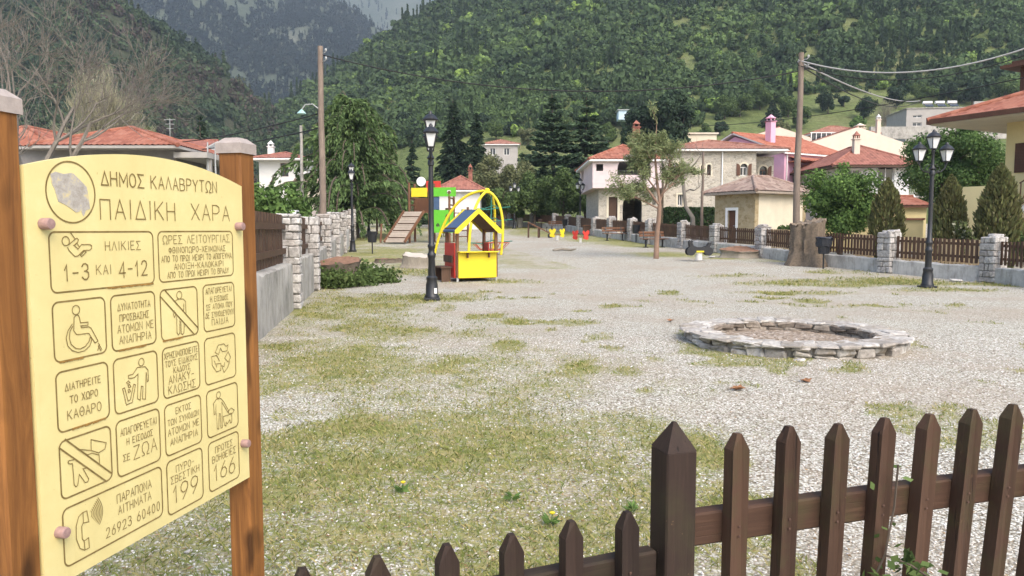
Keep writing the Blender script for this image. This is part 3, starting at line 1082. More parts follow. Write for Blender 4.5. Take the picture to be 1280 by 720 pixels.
def gable_roof(parent, x0, x1, y0, y1, z, h, tile, over=.45, eave=M['white'], name='roof', seed=1, axis='x'):
    X0, X1, Y0, Y1 = x0 - over, x1 + over, y0 - over, y1 + over
    mb, e = MB(), MB()
    if axis == 'x':
        r0, r1 = (X0, (Y0 + Y1) / 2, z + h), (X1, (Y0 + Y1) / 2, z + h)
        roof_plane(mb, (X0, Y0, z), (X1, Y0, z), r1, r0, seed=seed)
        roof_plane(mb, (X1, Y1, z), (X0, Y1, z), r0, r1, seed=seed + 1)
        for y, ys in ((Y0, 1), (Y1, -1)):
            e.add([(X0 + .02, y + .02 * ys, z - .13), (X1 - .02, y + .02 * ys, z - .13), (X1 - .02, (Y0 + Y1) / 2, z + h - .13), (X0 + .02, (Y0 + Y1) / 2, z + h - .13),
                   (X0 + .02, y + .02 * ys, z - .02), (X1 - .02, y + .02 * ys, z - .02), (X1 - .02, (Y0 + Y1) / 2, z + h - .02), (X0 + .02, (Y0 + Y1) / 2, z + h - .02)],
                  [(0, 1, 2, 3), (4, 5, 6, 7), (0, 1, 5, 4), (1, 2, 6, 5), (3, 0, 4, 7)])
    else:
        r0, r1 = ((X0 + X1) / 2, Y0, z + h), ((X0 + X1) / 2, Y1, z + h)
        roof_plane(mb, (X0, Y1, z), (X0, Y0, z), r0, r1, seed=seed)
        roof_plane(mb, (X1, Y0, z), (X1, Y1, z), r1, r0, seed=seed + 1)
        for x, xs in ((X0, 1), (X1, -1)):
            e.add([(x + .02 * xs, Y0 + .02, z - .13), (x + .02 * xs, Y1 - .02, z - .13), ((X0 + X1) / 2, Y1 - .02, z + h - .13), ((X0 + X1) / 2, Y0 + .02, z + h - .13),
                   (x + .02 * xs, Y0 + .02, z - .02), (x + .02 * xs, Y1 - .02, z - .02), ((X0 + X1) / 2, Y1 - .02, z + h - .02), ((X0 + X1) / 2, Y0 + .02, z + h - .02)],
                  [(0, 1, 2, 3), (4, 5, 6, 7), (0, 1, 5, 4), (1, 2, 6, 5), (3, 0, 4, 7)])
    ridge(mb, r0, r1)
    o = mb.build(name, tile, parent, 50)
    e.build('eaves', eave, o)
    return o

def arch_pts(x0, x1, za, zb, k=12):
    r = (x1 - x0) / 2
    return [(x0, za), (x1, za)] + [((x0 + x1) / 2 + r * math.cos(PI * i / k), zb + r * math.sin(PI * i / k)) for i in range(k + 1)]

def place_on(A, B, z0):
    """matrix: local x along the wall, y into the house, z up"""
    A, B = Vector((A[0], A[1], z0)), Vector((B[0], B[1], z0))
    d = (B - A).normalized()
    n_ = Vector((-d.y, d.x, 0))
    m = Matrix((d, n_, Vector((0, 0, 1)))).transposed().to_4x4()
    m.translation = A
    return m

def put(mb, Mx):
    mb.v = [tuple(Mx @ Vector(v)) for v in mb.v]
    return mb

def window(parent, Mx, x0, x1, za, zb, arch=False, frame=M['white'], shut=None, shut_mat=None, bars=True, name='window', surround=None, depth=.12, sill=None):
    """frame, glass, optional shutters; sits in a real opening of the wall"""
    f = MB()
    w = .06
    y0, y1 = depth, depth + .07
    f.prism([(x0, za), (x0 + w, za), (x0 + w, zb), (x0, zb)], y0, y1)
    f.prism([(x1 - w, za), (x1, za), (x1, zb), (x1 - w, zb)], y0, y1)
    f.prism([(x0 + w, za), (x1 - w, za), (x1 - w, za + w), (x0 + w, za + w)], y0, y1)
    if not arch:
        f.prism([(x0 + w, zb - w), (x1 - w, zb - w), (x1 - w, zb), (x0 + w, zb)], y0, y1)
        if bars:
            xm = (x0 + x1) / 2
            f.prism([(xm - .03, za + w), (xm + .03, za + w), (xm + .03, zb - w), (xm - .03, zb - w)], y0 + .004, y1 - .004)
    else:
        if bars:
            f.prism([(x0 + w, zb - .03), (x1 - w, zb - .03), (x1 - w, zb + .03), (x0 + w, zb + .03)], y0 + .004, y1 - .004)
            xm = (x0 + x1) / 2
            f.prism([(xm - .025, za + w), (xm + .025, za + w), (xm + .025, zb - .03), (xm - .025, zb - .03)], y0 + .004, y1 - .004)
    fo = put(f, Mx).build(name, frame, parent)
    g = MB()
    g.prism(arch_pts(x0 + .01, x1 - .01, za + .01, zb) if arch else [(x0 + .01, za + .01), (x1 - .01, za + .01), (x1 - .01, zb - .01), (x0 + .01, zb - .01)], y0 + .03, y0 + .045)
    put(g, Mx).build('pane', M['glass'], fo)
    if surround:
        s = MB()
        k = .12
        if arch:
            o_, i_ = arch_pts(x0 - k, x1 + k, za, zb)[2:], arch_pts(x0, x1, za, zb)[2:]
            for n_ in range(len(o_) - 1):
                s.prism([o_[n_], o_[n_ + 1], i_[n_ + 1], i_[n_]], -.03, .05)
        s.prism([(x0 - k, za - .1), (x0, za - .1), (x0, zb), (x0 - k, zb)], -.03, .05)
        s.prism([(x1, za - .1), (x1 + k, za - .1), (x1 + k, zb), (x1, zb)], -.03, .05)
        if not arch:
            s.prism([(x0 - k, zb), (x1 + k, zb), (x1 + k, zb + k), (x0 - k, zb + k)], -.03, .05)
        put(s, Mx).build('surround', surround, fo)
    if sill:
        s = MB()
        s.prism([(x0 - .1, za - .08), (x1 + .1, za - .08), (x1 + .1, za - .005), (x0 - .1, za - .005)], -.08, .1)
        put(s, Mx).build('sill', sill, fo)
    for side in (shut or ()):
        s = MB()
        hw = (x1 - x0) / 2
        a0 = x0 - hw - .02 if side < 0 else x1 + .02
        if arch:
            k = 8
            if side < 0:
                pts = [(a0, za), (a0 + hw, za), (a0 + hw, zb)] + [(a0 + hw - hw * math.sin(PI / 2 * i / k), zb + hw * math.sin(PI / 2 * i / k) * 0 + hw * (1 - math.cos(PI / 2 * i / k)) * 0 + hw * math.sin(PI / 2 * i / k)) for i in range(0)] + [(a0 + hw * (1 - i / k), zb + hw * math.sqrt(max(0, 1 - (1 - i / k) ** 2))) for i in range(1, k + 1)]
            else:
                pts = [(a0, za), (a0 + hw, za), (a0 + hw, zb + hw)] + [(a0 + hw * (1 - i / k), zb + hw * math.sqrt(max(0, 1 - (i / k) ** 2))) for i in range(1, k + 1)]
        else:
            pts = [(a0, za), (a0 + hw, za), (a0 + hw, zb), (a0, zb)]
        s.prism(pts, -.06, -.015)
        for z in np.arange(za + .1, zb - .05, .12):
            s.prism([(a0 + .06, z), (a0 + hw - .06, z), (a0 + hw - .06, z + .06), (a0 + .06, z + .06)], -.075, -.062)
        put(s, Mx).build('shutter', shut_mat or M['door_brown'], fo)
    return fo

def door(parent, Mx, x0, x1, za, zb, mat=M['door_brown'], surround=None, depth=.12):
    d = MB()
    d.prism([(x0 + .01, za + .01), (x1 - .01, za + .01), (x1 - .01, zb - .01), (x0 + .01, zb - .01)], depth, depth + .05)
    for (a, b) in ((.12, .42), (.55, .9)):
        d.prism([(x0 + .15, za + (zb - za) * a), (x1 - .15, za + (zb - za) * a), (x1 - .15, za + (zb - za) * b), (x0 + .15, za + (zb - za) * b)], depth - .02, depth - .002)
    o = put(d, Mx).build('door', mat, parent)
    h = MB()
    h.tube([(x1 - .12, depth - .06, za + 1.0), (x1 - .24, depth - .06, za + 1.0)], .016, 6)
    h.tube([(x1 - .12, depth - .06, za + 1.0), (x1 - .12, depth, za + 1.0)], .014, 6)
    put(h, Mx).build('handle', M['grey_metal'], o)
    if surround:
        s = MB()
        k = .16
        s.prism([(x0 - k, za), (x0, za), (x0, zb), (x0 - k, zb)], -.04, .05)
        s.prism([(x1, za), (x1 + k, za), (x1 + k, zb), (x1, zb)], -.04, .05)
        s.prism([(x0 - k, zb), (x1 + k, zb), (x1 + k, zb + k), (x0 - k, zb + k)], -.04, .05)
        put(s, Mx).build('door_frame', surround, o)
    return o

def shell(parent, A, B, C, D, z0, h, mat, ops=((), (), (), ()), t=.3, name='wall', tops=(None, None, None, None)):
    """four walls round A,B,C,D (seen from above anticlockwise); ops per wall; each wall a part"""
    P_ = [A, B, C, D]
    out = []
    for k in range(4):
        a, b = Vector(P_[k]), Vector(P_[(k + 1) % 4])
        d = (b - a).normalized()
        if k % 2:                                   # keep corners from overlapping
            a, b = a + d * (t + .002), b - d * (t + .002)
            sh = [(o[0] - t - .002, o[1] - t - .002) + tuple(o[2:]) for o in ops[k]]
        else:
            sh = ops[k]
        mb = MB().wall(a, b, z0, h, t, sh, tops[k])
        out.append(mb.build(name, mat, parent))
    return out

def chimney(parent, x, y, z, w, h, mat, capmat):
    m = MB()
    m.box((x, y, z + h / 2), (w, w, h))
    m.box((x, y, z + h + .03), (w + .14, w + .14, .07))
    c = m.build('chimney', mat, parent)
    k = MB()
    for sx in (-1, 1):
        for sy in (-1, 1):
            k.box((x + sx * w * .36, y + sy * w * .36, z + h + .18), (.07, .07, .24))
    k.lathe([(w * .78, 0), (w * .5, .1), (.02, .32)], 4, (x, y, z + h + .302), PI / 4)
    k.build('chimney_cap', capmat, c)
    return c

def railing(parent, a, b, h, mat, name='railing', pitch=.13):
    a, b = Vector(a), Vector(b)
    m = MB()
    m.bar(a + Vector((0, 0, h)), b + Vector((0, 0, h)), .05, .05)
    m.bar(a + Vector((0, 0, .1)), b + Vector((0, 0, .1)), .035, .035)
    k = max(2, int((b - a).length / pitch))
    for i in range(k + 1):
        p = a + (b - a) * (i / k)
        m.box((p.x, p.y, p.z + .1 + (h - .12) / 2), (.022, .022, h - .14))
    return m.build(name, mat, parent)

# --- two storey stone house with the pale balcony block
def XY(px, Y):
    return ((px - 640) * (Y * .997) / FOC)
hs = thing('stone_house', 'two storey stone house with tiled roof, arched shuttered windows and a pale balcony block', 'house', (15, 56, gz(56)))
zb0 = hs.location.z
xa, xb, xc = XY(829, 56), XY(943, 56), XY(965, 57.5)
def loc2(x, y): return (x - hs.location.x, y - hs.location.y)
A, B, C, D = loc2(xa, 56), loc2(xb, 56), loc2(xb, 66), loc2(xa, 66)
HE = at(900, 189, 56).z - zb0
k_ = 56 * .997 / FOC
def wx(px): return (px - 829) * k_
def wz(py): return at(900, py, 56).z - zb0
front = [(wx(839), wx(847), wz(219), wz(207), True), (wx(864), wx(868), wz(219), wz(211), True), (wx(874.5), wx(877.5), wz(219), wz(208), True), (wx(882), wx(887), wz(219), wz(208), True),
         (wx(923.5), wx(932.5), wz(219.5), wz(209), True), (wx(846.5), wx(852.5), wz(257), wz(243), False)]
walls = shell(hs, A, B, C, D, 0, HE, M['housestone'], (front, (), (), ()), .4)
Mx = place_on(A, B, 0)
for i, o in enumerate(front):
    window(hs, Mx, *o, frame=M['white'] if i in (0, 4, 5) else M['door_brown'], shut=(-1, 1) if i in (0, 4) else None, surround=M['stucco_cream'], depth=.2)
# set-back east wing
A2, B2, C2, D2 = loc2(xb + .003, 57.5), loc2(xc, 57.5), loc2(xc, 65.5), loc2(xb + .003, 65.5)
o2 = [(.75, 1.35, wz(221), wz(210.5), True)]
shell(hs, A2, B2, C2, D2, 0, HE - .25, M['housestone'], (o2, (), (), ()), .35)
window(hs, place_on(A2, B2, 0), *o2[0], frame=M['door_brown'], surround=M['stucco_cream'], shut=(1,), depth=.15)
hip_roof(hs, A[0], xc - hs.location.x, 0, 10, HE + .14, 1.12, M['tile_pale'], .5, ridge_in=4.6, seed=3)
mb = MB(); mb.tube([(B[0] - 2.55, -.07, HE), (B[0] - 2.55, -.07, .1)], .05, 8); mb.build('downpipe', M['white'], hs)
# west wing: stone ground floor, pale upper block overhanging it
wA, wB = loc2(XY(748, 54), 54), loc2(XY(829, 54) - .35, 54)
wC, wD = loc2(XY(829, 54) - .35, 63), loc2(XY(748, 54), 63)
kw = 54 * .997 / FOC
def vx(px): return (px - 748) * kw
def vz(py): return at(790, py, 54).z - zb0
g_ops = [(vx(760.5), vx(771.5), 0.05, vz(246), False), (vx(778), vx(802), 0.0, vz(256), True), (vx(815), vx(819), vz(256), vz(245), False)]
zU = vz(236)
shell(hs, wA, wB, wC, wD, 0, zU, M['housestone'], (g_ops, (), (), ()), .35)
Mw = place_on(wA, wB, 0)
door(hs, Mw, *g_ops[0][:4], mat=M['brownwood'], surround=M['stucco_cream'])
mb = MB(); i_, o_ = arch_pts(*g_ops[1][:4])[2:], arch_pts(g_ops[1][0] - .28, g_ops[1][1] + .28, 0, g_ops[1][3])[2:]
for n_ in range(len(i_) - 1):
    mb.prism([o_[n_], o_[n_ + 1], i_[n_ + 1], i_[n_]], -.05, .06)
put(mb, Mw).build('porch_arch', M['stucco_cream'], hs)
uA, uB = (wA[0] - .55, wA[1] - .9), (wB[0], wB[1] - .9)
uC, uD = (wB[0], wC[1]), (wA[0] - .55, wC[1])
zT = vz(203)
mb = MB(); mb.box(((uA[0] + uB[0]) / 2, (uA[1] + uC[1]) / 2, zU + .155), (uB[0] - uA[0], uC[1] - uA[1], .30)); mb.build('balcony_floor', M['stucco_palepink'], hs)
u_ops = [(.25, .75, .9, zT - zU - .5, False), (1.75, 4.15, .62, .95, True)]
shell(hs, uA, uB, uC, uD, zU + .31, zT - zU - .31, M['stucco_palepink'], (u_ops, (), (), [(1.2, 3.2, .7, 1.6, False)]), .25)
hip_roof(hs, uA[0], uB[0], uA[1], uC[1], zT + .14, 1.25, M['tile_red'], .35, seed=9)
railing(hs, (uA[0] + 1.8, uA[1] + .12, zU + .93), (uA[0] + 4.1, uA[1] + .12, zU + .93), .3, M['black'])
chimney(hs, -.6 - 4.3, 5.0, HE + .8, .55, 1.6, M['tile_brown'], M['tile_brown'])
# --- the hedge by its wall
# --- small hut with an old tiled hip roof
ht = thing('hut', 'small hut with old tiled hip roof, ochre stone side and cream front', 'hut', (XY(943, 42), 42, gz(42)))
dl = Vector((XY(893, 44.6) - XY(943, 42), 2.6, 0))
Lh = dl.length
Wh = 4.4
ht.rotation_euler = (0, 0, math.atan2(-dl.y, -dl.x))
# local frame: x runs along the ochre wall towards its near corner, the cream wall turns away behind it
hH = at(943, 241, 42).z - ht.location.z
A, B, C, D = (-Lh, 0), (0, 0), (0, Wh), (-Lh, Wh)
hop = [(Lh * .34, Lh * .34 + .62, .05, 1.95, False)]
w_ = shell(ht, A, B, C, D, 0, hH, M['ochre'], (hop, (), (), ()), .3)
w_[1].data.materials[0] = M['stucco_cream']
door(ht, place_on(A, B, 0), *hop[0][:4], surround=M['white'])
hip_roof(ht, -Lh, 0, 0, Wh, hH + .12, .95, M['tile_old'], .5, seed=20, eave=M['greywood'])
# --- pink house
pk = thing('pink_house', 'pink house with bright orange tiled gable roof and a balcony', 'house', (XY(978, 62), 62, gz(62)))
pk.rotation_euler = (0, 0, R(30))
pH = at(978, 192, 62).z - pk.location.z
pops = [(1.1, 2.0, 3.25, 5.35, False), (2.45, 3.2, 3.25, 5.35, False)]
pG = at(913, 168, 67).z - pk.location.z - pH - .1
ph = lambda x: pH + pG * (1 - abs(x - 5.5) / 5.5) - .03
shell(pk, (0, 0), (8.6, 0), (8.6, 11), (0, 11), 0, pH, M['stucco_pink'], (pops, (), (), ()), .3, tops=(None, None, None, ph))
for o in pops:
    window(pk, place_on((0, 0), (8.6, 0), 0), *o[:4], frame=M['door_brown'])
gable_roof(pk, 0, 8.6, 0, 11, pH + .1, pG + .1, M['tile_orange'], .35, seed=30)
mb = MB(); mb.box((3.2, -.75, 3.05), (4.6, 1.48, .22)); mb.build('balcony_floor', M['stucco_pink'], pk)
railing(pk, (.95, -1.4, 3.16), (5.4, -1.4, 3.16), 1.0, M['black'])
mb = MB(); mb.box((3.0, -.9, 5.75), (5.2, 1.7, .1)); roof_plane(mb, (.4, -1.85, 5.72), (5.6, -1.85, 5.72), (5.6, -.05, 6.2), (.4, -.05, 6.2)); mb.build('awning', M['tile_orange'], pk, 50)
mb = MB(); mb.tube([(.25, -.07, pH), (.25, -.07, .1)], .05, 8); mb.build('downpipe', M['white'], pk)
chimney(pk, 1.7, 3.0, pH + 1.2, .6, 1.9, M['stucco_pink'], M['stucco_pink'])
# --- brown roofed house
bh = thing('brown_roof_house', 'white house with brown hip roof, capped chimney and upstairs balcony', 'house', (XY(1082, 55), 55, gz(55)))
bH = at(1080, 209, 55).z - bh.location.z
bx0, bx1 = XY(1046, 55) - bh.location.x, XY(1134, 55) - bh.location.x
bops = [(2.9, 4.1, 3.0, 5.0, False), (.5, 1.6, 3.4, 4.8, False), (1.2, 2.6, .9, 2.1, False)]
shell(bh, (bx0, 0), (bx1, 0), (bx1, 7), (bx0, 7), 0, bH, M['stucco_white'], (bops, (), (), ()), .3)
for o in bops:
    window(bh, place_on((bx0, 0), (bx1, 0), 0), *o[:4], frame=M['white'])
hip_roof(bh, bx0, bx1, 0, 7, bH + .1, 1.75, M['tile_brown'], .9, eave=M['brownwood'], seed=40)
mb = MB(); mb.box(((bx0 + bx1) / 2 + 1, -.7, 2.8), (bx1 - bx0 - .6, 1.38, .2)); mb.build('balcony_floor', M['stucco_white'], bh)
railing(bh, (bx0 + 1.4, -1.3, 2.9), (bx1 + .6, -1.3, 2.9), 1.0, M['grey_metal'])
chimney(bh, XY(1075.5, 55) - bh.location.x, 1.2, bH + .3, .42, 1.85, M['stucco_beige'], M['tile_brown'])
mb = MB(); roof_plane(mb, (bx0 - .2, -2.6, 2.15), (bx1 + .6, -2.6, 2.15), (bx1 + .6, -.05, 2.6), (bx0 - .2, -.05, 2.6)); mb.build('porch_roof', M['tile_pale'], bh, 50)
# --- beige house with its broad gable
bg_ = thing('beige_house', 'large beige house with a broad plain gable and two chimneys', 'house', (XY(1062, 80), 80, gz(80)))
gl, gr_ = XY(1003, 80) - bg_.location.x, XY(1134, 80) - bg_.location.x
gE = at(1006, 181, 80).z - bg_.location.z
gA = at(1057, 159, 80).z - bg_.location.z
tp = lambda x: gE + (gA - gE) * (1 - abs(x - (gr_ - gl) / 2) / ((gr_ - gl) / 2))
shell(bg_, (gl, 0), (gr_, 0), (gr_, 9), (gl, 9), 0, gE, M['stucco_beige'], ((), (), (), ()), .3, tops=(tp, None, tp, None))
gable_roof(bg_, gl, gr_, .4, 8.6, gE + .06, gA - gE, M['tile_pale'], .1, seed=50, axis='y', eave=M['stucco_beige'])
chimney(bg_, XY(1077, 80) - bg_.location.x, 1.3, gA - .9, .9, .9, M['stucco_beige'], M['stucco_beige'])
chimney(bg_, XY(1100, 80) - bg_.location.x, 1.3, gE + .6, .4, 2.2, M['stucco_beige'], M['stucco_white'])
bg2 = thing('beige_house', 'beige house showing only its gable behind the orange roof', 'house', (XY(958, 86), 86, gz(86)))
e2, a2 = at(935, 172, 86).z - bg2.location.z, at(953, 159, 86).z - bg2.location.z
tp2 = lambda x: e2 + (a2 - e2) * (1 - abs(x - 3.6) / 3.6)
shell(bg2, (-2.4, 0), (4.8, 0), (4.8, 8), (-2.4, 8), 0, e2, M['stucco_beige'], ((), (), (), ()), .3, tops=(tp2, None, tp2, None))
gable_roof(bg2, -2.4, 4.8, .4, 7.6, e2 + .06, a2 - e2, M['tile_pale'], .1, seed=55, axis='y', eave=M['stucco_beige'])
mb = MB(); mb.box((6.5, .6, e2 - .4), (3.0, .08, 1.9)); pl_ = mb.build('glazed_terrace', M['glass'], bg2)
mb = MB()
for i in range(6): mb.box((5.05 + i * .58, .5, e2 - .4), (.08, .1, 1.95))
mb.box((6.5, .5, e2 + .62), (3.1, .12, .09)); mb.build('terrace_frame', M['white'], pl_)
mb = MB(); mb.box((6.5, 3, (e2 - 1.4) / 2), (3.4, 5.5, e2 - 1.4)); mb.build('terrace_block', M['stucco_beige'], bg2)
bt = thing('tile_roof_house', 'house behind the beige gable showing only a brown tiled roof', 'house', (XY(1042, 92), 92, gz(92)))
tE = at(1040, 168, 92).z - bt.location.z
shell(bt, (-3, 0), (5, 0), (5, 7), (-3, 7), 0, tE, M['stucco_beige'])
hip_roof(bt, -3, 5, 0, 7, tE + .1, 1.35, M['tile_pale'], .3, seed=58)
# --- grey stone house up the slope with solar heaters on its roof
gh = thing('hillside_house', 'grey flat roofed stone house up the slope with solar water heaters', 'house', (XY(1180, 112), 112, 0))
gB, gT = at(1180, 163, 112).z, at(1180, 135, 112).z
gh.location.z = gB
x0, x1 = XY(1130, 112) - gh.location.x, XY(1236, 112) - gh.location.x
gop = [(.9, 2.2, .7, 1.25, False), (.9, 2.2, 1.95, 2.35, False), (5.0, 6.2, .7, 1.5, False), (8.4, 9.6, .7, 1.5, False)]
gh.rotation_euler = (0, 0, R(-7))
shell(gh, (x0, 0), (x1, 0), (x1, 8), (x0, 8), -1.5, gT - gB + 1.5, M['stucco_grey'], ([(a, b, c + 1.5, d + 1.5, e) for a, b, c, d, e in gop], (), (), ()), .3)
for o in gop:
    window(gh, place_on((x0, 0), (x1, 0), 0), *o[:4], frame=M['white'])
mb = MB(); mb.box(((x0 + x1) / 2, 4, gT - gB + .06), (x1 - x0 + .3, 8.3, .12)); mb.build('roof', M['concrete'], gh)
mb = MB(); mb.box((x1 - 1.4, 1.4, gT - gB + .6), (2.8, .3, 1.0)); mb.build('parapet', M['stucco_grey'], gh)
for k in range(3):
    s_ = thing('solar_heater', ('white solar water heater, leftmost of three on the grey roof', 'white solar water heater, middle of three on the grey roof', 'white solar water heater, rightmost of three on the grey roof')[k], 'solar heater', gh.matrix_basis @ Vector((x0 + 3.6 + k * 1.75, 1.5, gT - gB + .12)), gh.rotation_euler.z, 'solar heaters on the grey roof')
    mb = MB(); mb.tube([(-.65, .3, 1.0), (.65, .3, 1.0)], .24, 10); mb.build('tank', M['white'], s_, 40)
    mb = MB(); mb.bar((0, -.75, .25), (0, .2, .85), 1.2, .08); mb.build('collector', M['glass'], s_)
    mb = MB()
    for x in (-.5, .5): mb.bar((x, .3, 0), (x, .3, .8), .05, .05); mb.bar((x, -.7, 0), (x, -.7, .22), .05, .05)
    mb.build('stand', M['grey_metal'], s_)
mb = MB(); mb.box((0, 0, 0), (26, .5, 1.7)); o = mb.build('retaining_wall', M['concrete'], None); o.location = at(1200, 166, 108); tag(o, 'long grey retaining wall below the grey hillside house', 'wall')
# --- yellow house at the right edge with outside stairs
yh = thing('yellow_house', 'yellow house with wide tiled eaves and an outside staircase at the right edge', 'house', (XY(1252, 30), 30, gz(30)))
yh.rotation_euler = (0, 0, R(-62))
yE = at(1252, 153, 30).z - yh.location.z + .05
yop = [(.95, 2.05, 3.5, 4.65, False), (3.6, 4.6, 3.5, 4.65, False), (1.4, 2.4, .6, 1.8, False)]
shell(yh, (0, 0), (9, 0), (9, 8), (0, 8), -.2, yE + .2, M['stucco_yellow'], ([(a, b, c + .2, d + .2, e) for a, b, c, d, e in yop], (), (), ()), .3)
Mx = place_on((0, 0), (9, 0), 0)
for o in yop:
    window(yh, Mx, *o[:4], frame=M['door_brown'], shut=(-1, 1), shut_mat=M['door_brown'], sill=M['stucco_cream'])
mb = MB()
ze = yE + .12
roof_plane(mb, (-2.05, -2.0, ze), (11, -2.0, ze), (8.6, 1.8, ze + 1.45), (1.6, 1.8, ze + 1.45), seed=60)
roof_plane(mb, (-2.05, 9.5, ze), (-2.05, -2.0, ze), (1.6, 1.8, ze + 1.45), (1.6, 7, ze + 1.45), seed=61)
ridge(mb, (-2.05, -2.0, ze + .03), (1.6, 1.8, ze + 1.48))
ro = mb.build('roof', M['tile_red'], yh, 50)
mb = MB(); mb.box((4.4, 3.6, ze - .11), (12.7, 11.0, .16)); mb.build('eaves', M['stucco_cream'], ro)
mb = MB(); mb.box((4.45, -2.01, ze - .04), (13.0, .05, .2)); mb.box((-2.06, 3.7, ze - .04), (.05, 11.4, .2)); mb.build('gutter', M['door_brown'], ro)
mb = MB(); mb.box((4.2, 3.9, ze + .45), (9.6, 5.0, 1.25)); mb.build('terrace', M['stucco_yellow'], yh)
for x in (-.35, 3.4): MB().box((x, 1.6, ze + 1.65), (.13, .13, 1.15)).build('pergola_post', M['door_brown'], yh)
mb = MB(); mb.box((1.8, 2.9, ze + 2.28), (5.6, 3.6, .12)); mb.box((1.8, 2.9, ze + 2.42), (5.0, 3.0, .15)); mb.build('pergola_roof', M['door_brown'], yh)
# stairs: a lower flight up to the right, then an upper flight against the wall
def flight(x0, z0, x1, z1, y0, y1, n):
    mb = MB()
    for i in range(n):
        a, b = x0 + (x1 - x0) * i / n, x0 + (x1 - x0) * (i + 1) / n
        z = z0 + (z1 - z0) * (i + 1) / n
        mb.box(((a + b) / 2, (y0 + y1) / 2, z - .16), (b - a + .004, y1 - y0, .32))
    return mb
st = flight(-1.9, .6, .2, 2.0, -1.45, -.35, 9).build('stairs', M['stucco_cream'], yh)
mb = MB(); mb.prism([(-2.05, 1.45), (-.75, 2.95), (1.2, 2.95), (1.2, -.2), (-2.05, -.2)], -1.63, -1.47); mb.build('stair_parapet', M['stucco_yellow'], st)
mb = MB(); mb.box((.75, -.9, 1.86), (1.1, 1.1, .3)); mb.build('landing', M['stucco_cream'], st)
up = flight(1.3, 2.0, 4.7, 4.2, -1.3, -.1, 12).build('upper_stairs', M['stucco_white'], yh)
mb = MB()
for i in range(9):
    x = 1.35 + i * .42
    z = 2.05 + (x - 1.3) * .647
    mb.bar((x, -1.36, z), (x, -1.36, z + .95), .03, .03)
    if i < 8: mb.bar((x, -1.36, z + .1), (x + .42, -1.36, z + 1.15), .025, .025)
for dz in (.95, .1): mb.bar((1.3, -1.36, 2.05 + dz), (4.8, -1.36, 4.31 + dz), .04, .04)
mb.build('railing', M['door_brown'], up)
# annex with a small red roof
an = thing('annex', 'low yellow annex with a small red tiled roof between the trees', 'annex', (XY(1134, 40), 40, gz(40)))
aH = at(1130, 259, 40).z - an.location.z
aop = [(1.0, 1.8, 0.05, 1.5, False)]
shell(an, (-2.3, 0), (1.0, 0), (1.0, 4), (-2.3, 4), 0, aH, M['stucco_yellow'], (aop, (), (), ()), .25)
door(an, place_on((-2.3, 0), (1.0, 0), 0), *aop[0][:4])
gable_roof(an, -2.3, 1.0, 0, 4, aH + .1, .55, M['tile_red'], .3, seed=70, eave=M['door_brown'])
an2 = thing('boundary_wall', 'yellow garden wall with red coping behind the right-hand fence', 'wall', (XY(1085, 36), 36, gz(36)))
mb = MB(); mb.box((0, 0, .75), (5.2, .25, 1.5)); mb.build('wall_body', M['stucco_yellow'], an2)
mb = MB(); mb.box((0, 0, 1.55), (5.3, .4, .09)); mb.build('coping', M['tile_red'], an2)

# --- houses on the left
rb = thing('red_roof_bungalow', 'grey house with a large red tiled hip roof behind the notice board', 'house', (XY(120, 36), 36, gz(36)))
bE = at(150, 187, 36).z - rb.location.z
lx0, lx1 = XY(-40, 36) - rb.location.x, XY(222, 36) - rb.location.x
lop = [(3.8, 5.0, bE - 1.9, bE - .7, False), (1.2, 2.2, bE - 1.9, bE - .7, False), (7.4, 8.6, bE - 1.9, bE - .7, False)]
shell(rb, (lx0, 0), (lx1, 0), (lx1, 7), (lx0, 7), 0, bE, plain('dark_grey_stucco', (.22, .21, .20), .9, .2, 1.5, .15), (lop, (), (), ()), .3)
for o in lop: window(rb, place_on((lx0, 0), (lx1, 0), 0), *o[:4])
hip_roof(rb, XY(72, 36) - rb.location.x, lx1, -.4, 7, bE + .12, 1.15, M['tile_red'], .6, ridge_in=2.6, seed=80, eave=M['stucco_grey'])
hip_roof(rb, lx0, XY(68, 36) - rb.location.x, .2, 7, bE + .14, 1.15, M['tile_red'], .6, ridge_in=1.9, seed=84, eave=M['stucco_grey'])
mb = MB(); mb.box((lx1 + .95, 2.5, bE - .3), (1.6, 6, .26)); mb.box((lx1 + 1.6, .1, bE / 2 - .3), (.2, .2, bE - .3)); mb.build('porch', M['stucco_grey'], rb)
wh = thing('brown_roof_house', 'white gabled house with dull brown roof behind the red bungalow', 'house', (XY(220, 62), 62, gz(62)))
wE = at(220, 187, 62).z - wh.location.z
tp3 = lambda x: wE + 1.0 * (1 - abs(x - 3.0) / 3.0)
shell(wh, (-2.6, 0), (2.3, 0), (2.3, 6), (-2.6, 6), 0, wE, M['stucco_white'], ((), (), (), ()), .3, tops=(None, tp3, None, tp3))
gable_roof(wh, -2.6, 2.3, 0, 6, wE + .05, 1.05, M['tile_brown'], .3, seed=88)
wv = thing('white_house', 'small white house with brown hip roof and white chimney above the left fence', 'house', (XY(355, 70), 70, gz(70)))
vE = at(355, 200, 70).z - wv.location.z
vz_ = at(355, 222, 70).z - wv.location.z
vop = [(2.0, 2.75, vz_ + .1, vz_ + 1.35, False), (3.6, 4.5, vz_ + .55, vz_ + 1.3, False)]
shell(wv, (-2.2, 0), (2.0, 0), (2.0, 6), (-2.2, 6), 0, vE, M['stucco_white'], (vop, (), (), ()), .3)
window(wv, place_on((-2.2, 0), (2.0, 0), 0), *vop[0][:4], frame=M['door_brown'])
window(wv, place_on((-2.2, 0), (2.0, 0), 0), *vop[1][:4], frame=M['white'])
hip_roof(wv, -2.2, 2.0, -.6, 6, vE + .1, .75, M['tile_brown'], .5, seed=90)
chimney(wv, -1.35, 1.0, vE + .2, .5, 1.1, M['white'], M['white'])
